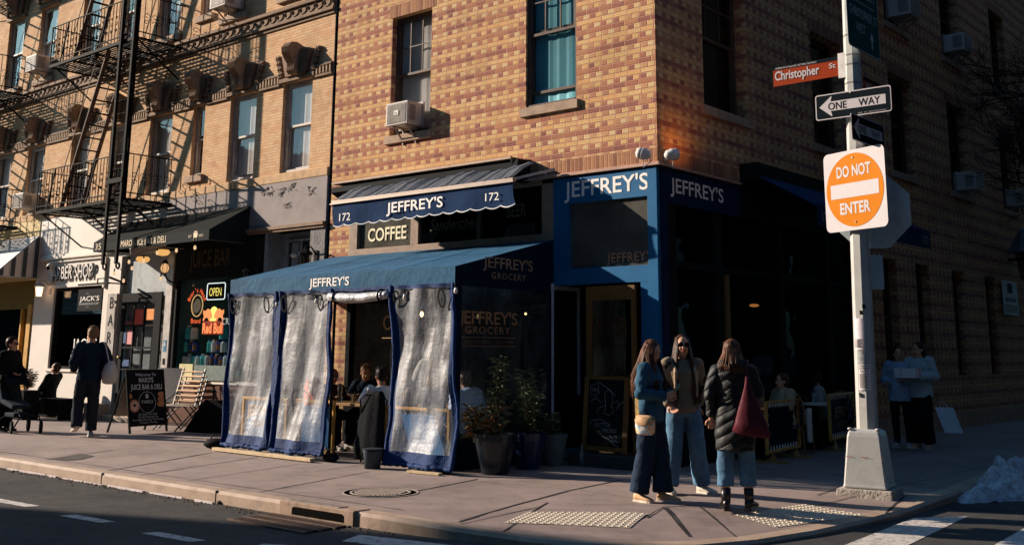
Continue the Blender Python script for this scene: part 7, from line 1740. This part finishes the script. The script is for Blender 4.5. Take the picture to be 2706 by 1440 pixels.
        g.build('eyes_and_brows', EYE, root, smooth=True); g2.build('lips', LIP, root, smooth=True)
        if g3.v: g3.build('eyeball', EYW, root, smooth=True)
    if glasses:
        g = MB()
        for sx in (-1, 1):
            g.prism([Hd((sx * .034 + .027 * math.cos(a), -.094 - .0, .004 + .024 * math.sin(a))) for a in [c_ / 14 * 2 * math.pi for c_ in range(14)]], HM @ Vector((0, .006, 0))); g.tube([Hd((sx * .060, -.092, .012)), Hd((sx * .078, .0, .012))], .003, 5)
        g.tube([Hd((-.012, -.096, .010)), Hd((.012, -.096, .010))], .003, 5); g.v = [tuple(T(p)) for p in g.v]; g.build('sunglasses', P('shade_black', (.006, .006, .007), .12, bump=0), root)
    return root, T, J
M_sole = P('sole_pale', (.55, .48, .40), .6); M_shoeW = P('shoe_white', (.52, .47, .42), .6, bump=.2); M_shoeT = P('shoe_tan', (.48, .30, .17), .6); M_shoeK = P('leather_black', (.010, .009, .009), .3, bump=.3); M_shoeB = P('shoe_greyblue', (.22, .26, .30), .6)
H_br = hairmat('hair_brown', (.032, .015, .009), (.15, .065, .033)); H_dk = hairmat('hair_dark', (.010, .006, .004), (.075, .035, .022)); H_bl = hairmat('hair_blond', (.40, .26, .12), (.62, .46, .26)); H_lb = hairmat('hair_light_brown', (.12, .065, .03), (.30, .17, .085)); H_bk = hairmat('hair_black', (.006, .005, .005), (.025, .016, .012))
D_blue = denim('denim_blue', (.085, .175, .275)); D_dark = denim('denim_dark', (.014, .028, .055)); D_jk = denim('denim_jacket', (.030, .090, .150)); D_light = denim('denim_light', (.16, .25, .33))
C_black = cloth('cloth_black', (.010, .011, .013)); C_white = cloth('cotton_white', (.80, .75, .72), .8, 5, .4, .05); C_taupe = cloth('knit_taupe', (.17, .135, .095), .95, 30, .5); C_navy = cloth('cloth_navy', (.010, .020, .035)); C_lblue = cloth('sweatshirt_blue', (.28, .42, .58)); C_grey = cloth('sweatshirt_grey', (.36, .44, .47)); C_trench = cloth('trench_khaki', (.40, .31, .20)); C_fleece = cloth('suede_dark', (.030, .022, .018), .95, 60, .8)
# woman with the phone
r1, T1, J1 = person('woman in a blue denim jacket and very wide jeans looking down at a phone', 1.59, -2.70, 10, 1.67, 'people talking at the corner',
    pose=dict(lean=2, head_pitch=-20, head_yaw=-8, elL=(.235, .02, 1.13), wrL=(.10, -.21, 1.12), hdL=(.05, -.27, 1.13), elR=(-.235, .02, 1.12), wrR=(-.09, -.22, 1.10), hdR=(-.03, -.27, 1.12), knL=(.09, -.07, .50), anL=(.07, -.10, .085), knR=(-.10, .02, .50), anR=(-.11, .10, .085), toeL=(.1, -1), toeR=(-.3, -1)),
    top=[dict(m=D_jk, add=.028, drop=.02, sr=.006, n='denim_jacket', collar=True, wr=.010)], pants=(D_dark, .050, .98), shoes=(M_shoeT, 'low', M_sole), hair=(H_br, 'long'), opts=dict(curl=.9))
p_ = T1((.0, -.285, 1.155)); q_ = T1((.02, -.34, 1.23)); o = MB().bar(p_, q_, .07, .010, up=(T1((0, -1, 0)) - T1((0, 0, 0))).normalized()).build('phone', P('teal_case', (.02, .16, .16), .35), None, bevel=.003); tag(o, 'teal phone held in both hands by the woman in denim', 'phone')
bg_ = NT('patchwork_bag'); vo = bg_.n('ShaderNodeTexNoise', {'Scale': 9.0, 'Detail': 2.0, 'Distortion': 1.6}); bg_.set(vo.inputs['Vector'], bg_.pos()[0])
bg_.bsdf(bg_.ramp(vo.outputs[0], [(.30, (.10, .20, .34)), (.42, (.32, .42, .52)), (.50, (.72, .62, .50)), (.58, (.75, .36, .08)), (.68, (.50, .30, .35))]), .7)
t = empty('shoulder_bag', T1((-.20, -.10, .86)), 'small colourful crossbody bag with a wide patterned strap on the woman in denim', 'bag')
def grp(T, pts): return [T(p) for p in pts]
m = MB(); rr = []
for zz, rx, ry in ((.70, .075, .035), (.72, .105, .05), (.80, .115, .055), (.87, .110, .045), (.895, .09, .02)): rr.append([T1((-.235 + ry * math.sin(a) , -.04 + rx * math.cos(a), zz)) for a in [k_ / 18 * 2 * math.pi for k_ in range(18)]])
m.rings(rr); m.build('bag_body', bg_.m, t, smooth=True)
m = MB(); fl = []
for zz, rx, ry in ((.80, .10, .062), (.85, .118, .062), (.895, .10, .04), (.905, .06, .01)): fl.append([T1((-.238 + ry * math.sin(a), -.04 + rx * math.cos(a), zz)) for a in [R(180) + k_ / 12 * math.pi for k_ in range(13)]])
m.rings(fl, False); m.build('flap', P('flap_orange', (.50, .30, .16), .6, var=.7, scale=22), t, smooth=True)
m = MB(); pts = grp(T1, [(-.235, .05, .88), (-.245, .05, 1.05), (-.225, .03, 1.22), (-.12, .03, 1.43)]); [m.bar(a, b, .006, .042, up=T1((0, 1, 0)) - T1((0, 0, 0))) for a, b in zip(pts, pts[1:])]; m.build('strap', P('strap_yellow', (.68, .48, .20), .6, var=.5, scale=18), t)
# woman with sunglasses
r2, T2, J2 = person('woman in sunglasses with long dark hair, taupe jumper and loose jeans', 1.52, -1.92, -42, 1.745, 'people talking at the corner',
    pose=dict(head_pitch=5, head_yaw=-6, elR=(-.24, .03, 1.12), wrR=(-.20, -.12, .93), hdR=(-.15, -.18, .87), elL=(.24, .08, 1.13), wrL=(.20, .10, .92), knR=(-.12, -.01, .50), anR=(-.17, .0, .085), knL=(.13, -.03, .50), anL=(.20, .03, .085), toeL=(.7, -1), toeR=(-.1, -1)),
    top=[dict(m=C_taupe, add=.026, n='jumper', collar=False, wr=.010, fr=5), ], pants=(D_blue, .040, .99), shoes=(M_shoeW, 'low', M_sole), hair=(H_dk, 'loose'), glasses=True)
g = MB()                                             # fleece-lined jacket worn open
for s, sx in (('L', 1), ('R', -1)):
    a = J2['sh' + s]; g.tube([a, J2['el' + s], J2['el' + s].lerp(J2['wr' + s], .8)], [.070, .064, .052], 12); g.ell(a, .070, .072, .070, 12, 8)
    g.rings([[Vector((sx * cx, cy, z_)) + Vector((math.cos(q) * rx, math.sin(q) * ry, 0)) for q in [c_ / 12 * 2 * math.pi for c_ in range(12)]] for z_, cx, cy, rx, ry in ((.93, .145, .03, .045, .10), (1.1, .135, .03, .045, .105), (1.3, .12, .03, .05, .10), (1.40, .09, .02, .055, .06))])
g.rings([[Vector((math.cos(q) * rx, .085 + math.sin(q) * .03, z_)) for q in [c_ / 12 * 2 * math.pi for c_ in range(12)]] for z_, rx in ((.93, .18), (1.2, .17), (1.42, .11))])
g = remesh(g, .014, 2, lambda p: .008 * noise.noise(p * 9)); g.v = [tuple(T2(p)) for p in g.v]; ob = g.build('open_jacket', C_fleece, r2, smooth=True)
g = MB(); nk = J2['neck']
for sx in (-1, 1): g.tube([nk + Vector((0, .07, .0)), nk + Vector((sx * .085, .03, -.01)), nk + Vector((sx * .10, -.07, -.08)), J2['chest'] + Vector((sx * .115, -.12, 0)), J2['waist'] + Vector((sx * .12, -.11, -.06))], [.020, .026, .026, .022, .014], 9)
g = remesh(g, .012, 1, lambda p: .004 * noise.noise(p * 60)); g.v = [tuple(T2(p)) for p in g.v]; g.build('fleece_collar', P('fleece', (.42, .30, .19), .95, bump=1, bscale=90, dist=.01), r2, smooth=True)
# woman in the long quilted coat, seen from behind
t0 = NT('quilted_nylon'); pos, x_, y_, z_ = t0.pos(); ch_ = t0.m_('ADD', z_, t0.m_('MULTIPLY', t0.m_('ABSOLUTE', t0.m_('SUBTRACT', t0.m_('ADD', x_, t0.m_('MULTIPLY', y_, .6)), 2.68 - 2.62 * .6)), .45))
w_ = t0.m_('ABSOLUTE', t0.m_('SINE', t0.m_('MULTIPLY', ch_, 30.0))); w2_ = t0.m_('POWER', w_, .45); t0.bsdf((.010, .012, .014), .6, 0, t0.bump(t0.m_('ADD', w2_, t0.m_('MULTIPLY', t0.noise(22, 3, .6), .35)), .8, .02), Specular_IOR_Level=.25); M_quilt = t0.m
CX3, CY3 = 2.58, -2.67
def quilt_disp(p): v = abs(math.sin((p.z * 1.0 + abs(p.x) * .6) * 24)); return .006 * (v ** .5) - .004 + .012 * noise.noise(p * 9)
r3, T3, J3 = person('woman seen from behind in a long black quilted coat, cropped jeans and ankle boots', CX3, CY3, 118, 1.68, 'people talking at the corner',
    pose=dict(head_yaw=-12, elL=(.24, .03, 1.12), wrL=(.235, -.03, .90), elR=(-.25, .0, 1.15), wrR=(-.24, -.17, 1.02), anL=(.11, .0, .10), anR=(-.12, -.06, .10), knL=(.10, -.02, .50), knR=(-.11, -.07, .50), toeL=(.2, -1), toeR=(-.35, -1)),
    top=[], pants=(D_blue, .030, .68), shoes=(M_shoeK, 'boot', M_shoeK), hair=(H_br, 'bob'), face=False)
g = MB(); add = .045
def rg(c, rx, ry, n=26): c = Vector(c); return [c + Vector((math.cos(a) * rx, math.sin(a) * ry, 0)) for a in [q / n * 2 * math.pi for q in range(n)]]
g.rings([rg((0, .0, .58), .195, .150), rg((0, 0, .75), .205, .160), rg((0, 0, .92), .190, .150), rg((0, .0, 1.06), .152, .122), rg((0, 0, 1.09), .150, .12), rg((0, 0, 1.27), .180, .135), rg((0, .01, 1.38), .175, .110), rg((0, .01, 1.43), .12, .10), rg((0, .0, 1.47), .085, .08)])
for s in 'LR': a, e, w0 = J3['sh' + s], J3['el' + s], J3['wr' + s]; g.ell(a, .075, .078, .072, 12, 8); g.tube([a, a.lerp(e, .5), e, e.lerp(w0, .95)], [.074, .072, .064, .048], 14); g.ell(e, .065, .065, .07, 10, 7)
g = remesh(g, .012, 3, quilt_disp); g.v = [tuple(T3(p)) for p in g.v]; g.build('quilted_coat', M_quilt, r3, smooth=True)
g = MB().rings([rg((0, 0, 1.055), .158, .128), rg((0, 0, 1.065), .166, .136), rg((0, 0, 1.085), .158, .128), rg((0, 0, 1.105), .166, .136), rg((0, 0, 1.115), .157, .127)], False); g.v = [tuple(T3(p)) for p in g.v]; g.build('waistband', M_quilt, r3, smooth=True)
g = MB(); g.ell((0, .11, 1.42), .165, .075, .095, 16, 10); g.ell((0, .04, 1.46), .125, .10, .055, 14, 8); g.ell((.05, .13, 1.34), .10, .05, .06, 12, 8)
g = remesh(g, .012, 3, lambda p: .010 * noise.noise(p * 16)); g.v = [tuple(T3(p)) for p in g.v]; g.build('hood', M_quilt, r3, smooth=True)
t = empty('tote_bag', T3((-.25, .1, .9)), 'burgundy slouchy shoulder bag carried by the woman in the quilted coat', 'bag')
m = MB(); rr = []
for z_, c0, rx, ry in ((.74, -.02, .155, .05), (.77, -.0, .19, .075), (.86, .0, .165, .075), (1.0, .01, .115, .055), (1.12, .015, .07, .035), (1.22, .02, .035, .02), (1.36, .02, .014, .012)): rr.append([T3((-.165 + c0 + rx * math.cos(a) * .98, .235 - (1.36 - z_) * -.02 + ry * math.sin(a), z_ + (.02 * math.cos(a) if z_ < .8 else 0))) for a in [k_ / 22 * 2 * math.pi for k_ in range(22)]])
m.rings(rr); m.build('bag_body', P('burgundy_leather', (.085, .018, .025), .5, var=.25, scale=6, bump=.4, bscale=12, dist=.02), t, smooth=True)
m = MB(); m.tube(grp(T3, [(-.145, .24, 1.30), (-.14, .14, 1.47), (-.15, .02, 1.475), (-.17, -.10, 1.38)]), [.012, .014, .014, .010], 6); m.build('strap', MATS['burgundy_leather'], t, smooth=True)
# man walking away on the left
r4, T4, J4 = person('man walking away in a black jumper with a white tote bag on his shoulder', -10.32, -2.70, 158, 1.93, None,
    pose=dict(lean=3, head_yaw=25, head_pitch=-5, elL=(.25, .0, 1.14), wrL=(.22, -.18, 1.02), elR=(-.26, .06, 1.16), wrR=(-.20, -.10, 1.02), knL=(.12, -.10, .51), anL=(.13, .02, .15), knR=(-.09, -.05, .50), anR=(-.09, -.03, .085), toeL=(.15, -1), tipL=.35),
    top=[dict(m=C_navy, add=.032, n='jumper', sr=.01, wr=.010)], pants=(cloth('trousers_charcoal', (.022, .027, .036)), .030, .99), shoes=(M_shoeB, 'low', M_sole), hair=(H_lb, 'short'), face=False)
t = empty('tote_bag', T4((-.27, .1, .9)), 'white canvas tote bag hanging from the shoulder of the walking man', 'bag')
m = MB(); rr = []
for z_, rx, ry in ((.80, .10, .03), (.82, .15, .055), (.95, .155, .065), (1.08, .13, .05), (1.16, .09, .02)): rr.append([T4((-.29 + ry * 1.9 * math.cos(a), .10 + rx * math.sin(a), z_)) for a in [k_ / 18 * 2 * math.pi for k_ in range(18)]])
m.rings(rr); m.build('bag_body', P('canvas_white', (.50, .47, .43), .85, var=.1, bump=.4, bscale=9, dist=.02), t, smooth=True)
m = MB(); m.tube(grp(T4, [(-.25, .02, 1.14), (-.19, .03, 1.36), (-.17, .05, 1.44), (-.19, .14, 1.40), (-.25, .22, 1.14)]), .012, 5); m.build('strap', MATS['canvas_white'], t)
# man with the pushchair, far left
person('man in a dark jacket with dark glasses standing over a pushchair at the far left', -12.6, -3.1, 30, 1.74, None, pose=dict(head_yaw=10, elL=(.25, -.02, 1.14), wrL=(.18, -.22, 1.02), elR=(-.25, .02, 1.14), wrR=(-.16, -.20, 1.04)),
    top=[dict(m=C_black, add=.040, n='jacket', collar=True, sr=.01)], pants=(C_black, .03, 1.0), shoes=(M_shoeK, 'low', M_shoeK), hair=(H_dk, 'short'), glasses=True)
t = empty('pushchair', (-12.0, -3.1, 0), 'black pushchair with spoked wheels at the left edge', 'pushchair')
for i, (x, y, r) in enumerate(((-12.55, -3.42, .14), (-11.85, -3.30, .11), (-12.25, -2.80, .14), (-11.65, -2.85, .11))):
    w_ = MB().lathe((x, y, r), [(r * .86, -.02), (r, -.018), (r, .018), (r * .86, .02)], 20, (.3, 1, 0)).build('wheel', M_black, t, smooth=False); q = MB(); q.lathe((x, y, r), [(.0, -.022), (.03, -.022), (.03, .022), (0, .022)], 10, (.3, 1, 0))
    for a in range(5): q.bar((x, y, r), (x + math.cos(a * 1.257) * r * .85, y - .3 * math.cos(a * 1.257) * r * .85, r + math.sin(a * 1.257) * r * .85), .012, .012)
    q.build('hub', P('hub_grey', (.14, .14, .15), .5), w_)
m = MB(); m.tube([(-12.5, -3.35, .14), (-12.2, -3.1, .42), (-11.75, -3.2, .30), (-11.8, -3.28, .11)], .014, 6); m.tube([(-12.25, -2.8, .14), (-12.1, -3.0, .42), (-11.65, -2.9, .30), (-11.65, -2.85, .11)], .014, 6); m.tube([(-12.2, -3.1, .42), (-12.6, -3.2, 1.0), (-12.55, -2.95, 1.02), (-12.1, -3.0, .42)], .014, 6); m.box(-12.2, -3.2, .28, -11.75, -2.9, .31); m.build('pushchair_frame', M_iron, t)
cl_ = P('pushchair_cloth', (.02, .03, .045), .8, bump=.4, bscale=9)
MB().prism([(-12.45, -3.28, .52), (-11.95, -3.28, .42), (-11.92, -3.28, .50), (-12.38, -3.28, .60), (-12.62, -3.28, 1.0), (-12.70, -3.28, .98)], (0, .36, 0)).build('seat', cl_, t, bevel=.02)
q = MB(); q.rings([[(-12.48 + .30 * math.cos(a), y_, .80 + .30 * math.sin(a)) for y_ in (-3.30, -3.24, -3.1, -2.96, -2.90)] for a in [R(10 + 14 * i) for i in range(11)]], False); q.build('hood', cl_, t, smooth=True)
MB().box(-12.3, -3.25, .28, -11.9, -2.95, .36).build('basket', cl_, t, bevel=.02)
# seated woman by the barber window
_, TB5, JB5 = person('seated woman leaning back on the bench with a brown scarf and dark coat', -15.75, -.72, 205, 1.64, None, pose=dict(seated=1, lean=-12, head_pitch=8, elL=(.22, -.02, .72), wrL=(.10, -.2, .62), elR=(-.22, -.02, .72), wrR=(-.10, -.22, .62)),
    top=[dict(m=C_black, add=.035, n='coat')], pants=(C_black, .02, 1.0), shoes=(M_shoeK, 'low', M_shoeK), hair=(H_dk, 'tied'))
nk, lp = JB5['neck'], JB5['pel']; o = MB()
for sx in (-1, 1): o.tube([TB5(nk + Vector((sx * .05, .03, .0))), TB5(nk + Vector((sx * .085, -.09, -.10))), TB5(JB5['chest'] + Vector((sx * .07, -.165, -.02))), TB5(JB5['waist'] + Vector((sx * .06, -.165, 0))), TB5(lp + Vector((sx * .05, -.2, .10)))], [.03, .038, .042, .042, .03], 8)
o = o.build('scarf', P('scarf_rust', (.38, .17, .10), .9), None, smooth=True); tag(o, 'long rust brown scarf on the seated woman', 'scarf')
# inside the tent
person('man seen from behind in a white T-shirt seated at the tent opening', -3.44, -1.93, 150, 1.76, 'diners in the tent', pose=dict(seated=1, lean=14, head_pitch=-10, elL=(.25, -.14, .74), wrL=(.16, -.34, .76), elR=(-.25, -.14, .74), wrR=(-.12, -.36, .76)),
    top=[dict(m=C_white, add=.030, n='t_shirt', sleeve=.44, wr=.012, fr=6)], pants=(D_dark, .015, 1.0), shoes=(M_shoeW, 'low', M_sole), hair=(H_bk, 'short'), skin=SK2, face=False)
person('man in a dark jacket with short brown hair looking down across the tent table', -5.36, -.48, -60, 1.78, 'diners in the tent', pose=dict(seated=1, lean=16, head_pitch=-18, head_yaw=22, elL=(.26, -.16, .76), wrL=(.10, -.36, .78), elR=(-.26, -.16, .76), wrR=(-.08, -.36, .78)),
    top=[dict(m=C_navy, add=.042, n='jacket', collar=True)], pants=(C_black, .015, 1.0), shoes=(M_shoeW, 'low', M_sole), hair=(H_lb, 'short'), skin=SK2)
person('woman in wraparound sunglasses at the left end of the tent table', -5.62, -1.08, -5, 1.66, 'diners in the tent', pose=dict(seated=1, lean=6, head_pitch=4, head_yaw=-22, elL=(.22, -.12, .76), wrL=(.12, -.34, .84), elR=(-.22, -.10, .76), wrR=(-.12, -.32, .82)),
    top=[dict(m=cloth('brown_top', (.06, .025, .018)), add=.025, n='top')], pants=(C_black, .015, 1.0), shoes=(M_shoeW, 'low', M_sole), hair=(H_br, 'tied'), skin=SK2, glasses=True)
person('woman in sunglasses facing left behind the clear plastic curtain', -4.15, -.62, -150, 1.62, 'diners in the tent', pose=dict(seated=1, lean=6, elL=(.22, -.12, .76), wrL=(.10, -.28, .84), elR=(-.22, -.10, .76), wrR=(-.10, -.3, .82)),
    top=[dict(m=cloth('cream_top', (.45, .33, .25)), add=.025, n='top')], pants=(C_black, .015, 1.0), shoes=(M_shoeK, 'low', M_shoeK), hair=(H_dk, 'long'), glasses=True)
person('long haired blonde woman standing behind the right plastic curtain with her back turned', -2.93, -1.42, 140, 1.66, 'diners in the tent', pose=dict(elR=(-.30, .02, 1.13), wrR=(-.18, -.16, 1.12), elL=(.26, .02, 1.12), wrL=(.15, -.16, 1.10)),
    top=[dict(m=C_white, add=.030, n='blouse', sr=.02)], pants=(D_blue, .045, 1.0), shoes=(M_shoeW, 'low', M_sole), hair=(H_bl, 'long'), face=False)
person('person in a pale blue puffer jacket seated against the clear end panel of the tent', -2.22, -1.45, 170, 1.68, 'diners in the tent', pose=dict(seated=1, lean=10), top=[dict(m=cloth('puffer_pale_blue', (.25, .33, .48), .5, 8, .8), add=.060, n='puffer_jacket', hood=True, sr=.02, wr=.016)], pants=(C_black, .015, 1.0), shoes=(M_shoeK, 'low', M_shoeK), hair=(H_dk, 'short'), face=False)
# side terrace and side street
person('woman in a khaki trench coat seated on the shaded side terrace', .30, 3.0, -115, 1.66, None, pose=dict(seated=1, lean=4, head_yaw=-12, elL=(.22, -.10, .76), wrL=(.12, -.3, .78), elR=(-.22, -.10, .76), wrR=(-.12, -.3, .78)),
    top=[dict(m=C_trench, add=.038, n='trench_coat', collar=True)], pants=(C_black, .02, 1.0), shoes=(M_shoeK, 'low', M_shoeK), hair=(H_br, 'tied'))
person('person in a pale sleeve sitting at the far cafe table in deep shade', -.05, 5.05, 200, 1.68, None, pose=dict(seated=1, lean=8), top=[dict(m=cloth('pale_sleeve', (.30, .36, .36)), add=.03, n='shirt')], pants=(C_black, .02, 1.0), shoes=(M_shoeK, 'low', M_shoeK), hair=(H_dk, 'short'), detail=.6)
person('woman in a light blue sweatshirt on the left of the pair in the side street', .98, 5.92, -85, 1.68, 'pair walking up the side street', pose=dict(head_yaw=30, elL=(.22, .03, 1.12), wrL=(.10, -.16, 1.10), elR=(-.26, .0, 1.13), wrR=(-.16, -.18, 1.08)),
    top=[dict(m=C_lblue, add=.045, n='sweatshirt', drop=.08)], pants=(C_black, .0, 1.0), shoes=(M_shoeW, 'hi', M_shoeW), hair=(H_bk, 'tied'))
_, TC, JC = person('taller person in a grey sweatshirt carrying a white cake box in the side street', 1.32, 5.95, -95, 1.76, 'pair walking up the side street', pose=dict(head_yaw=-22, head_pitch=-6, elL=(.25, .0, 1.14), wrL=(.10, -.24, 1.14), elR=(-.25, .0, 1.13), wrR=(-.12, -.26, 1.10), knL=(.12, -.10, .5), anL=(.13, -.06, .085)),
    top=[dict(m=C_grey, add=.045, n='sweatshirt', drop=.05, sr=.012)], pants=(C_black, .035, 1.0), shoes=(M_shoeT, 'low', M_sole), hair=(H_bk, 'tied'))
t = empty('cake_box', TC((0, -.3, 1.1)), 'white box tied with red string held by the taller of the pair', 'box'); m = MB(); c = [TC(p) for p in ((-.22, -.44, 1.12), (.14, -.44, 1.12), (.14, -.22, 1.12), (-.22, -.22, 1.12))]; m.prism(c, (0, 0, .155)); bx_ = m.build('box_body', P('box_white', (.80, .80, .80), .7, var=.05), t)
m = MB(); a, b = TC((-.10, -.443, 1.12)), TC((-.10, -.443, 1.277)); m.bar(a, b, .012, .004); a, b = TC((.143, -.30, 1.12)), TC((.143, -.30, 1.277)); m.bar(a, b, .004, .012); m.bar(TC((-.10, -.44, 1.279)), TC((-.10, -.22, 1.279)), .012, .003); m.build('string', M_red, t)
t = empty('paper_bag', (1.55, 6.1, .5), 'blue-white paper shopping bag swinging beside the pair', 'bag'); p_ = TC((.36, .02, .66)); q0 = Vector(p_)
e1 = Vector((.90, .30, -.0)).normalized(); up_ = Vector((-.28, -.1, .95)).normalized(); n_ = e1.cross(up_); m = MB(); m.prism([q0 - up_ * .42 - e1 * .14, q0 - up_ * .42 + e1 * .14, q0 + e1 * .14, q0 - e1 * .14], n_ * .11); m.build('bag_body', P('paper_blue_white', (.62, .68, .75), .7), t)
MB().tube([q0 - e1 * .06, q0 + up_ * .12, q0 + e1 * .06], .005, 5).build('bag_handle', MATS['paper_blue_white'], t)
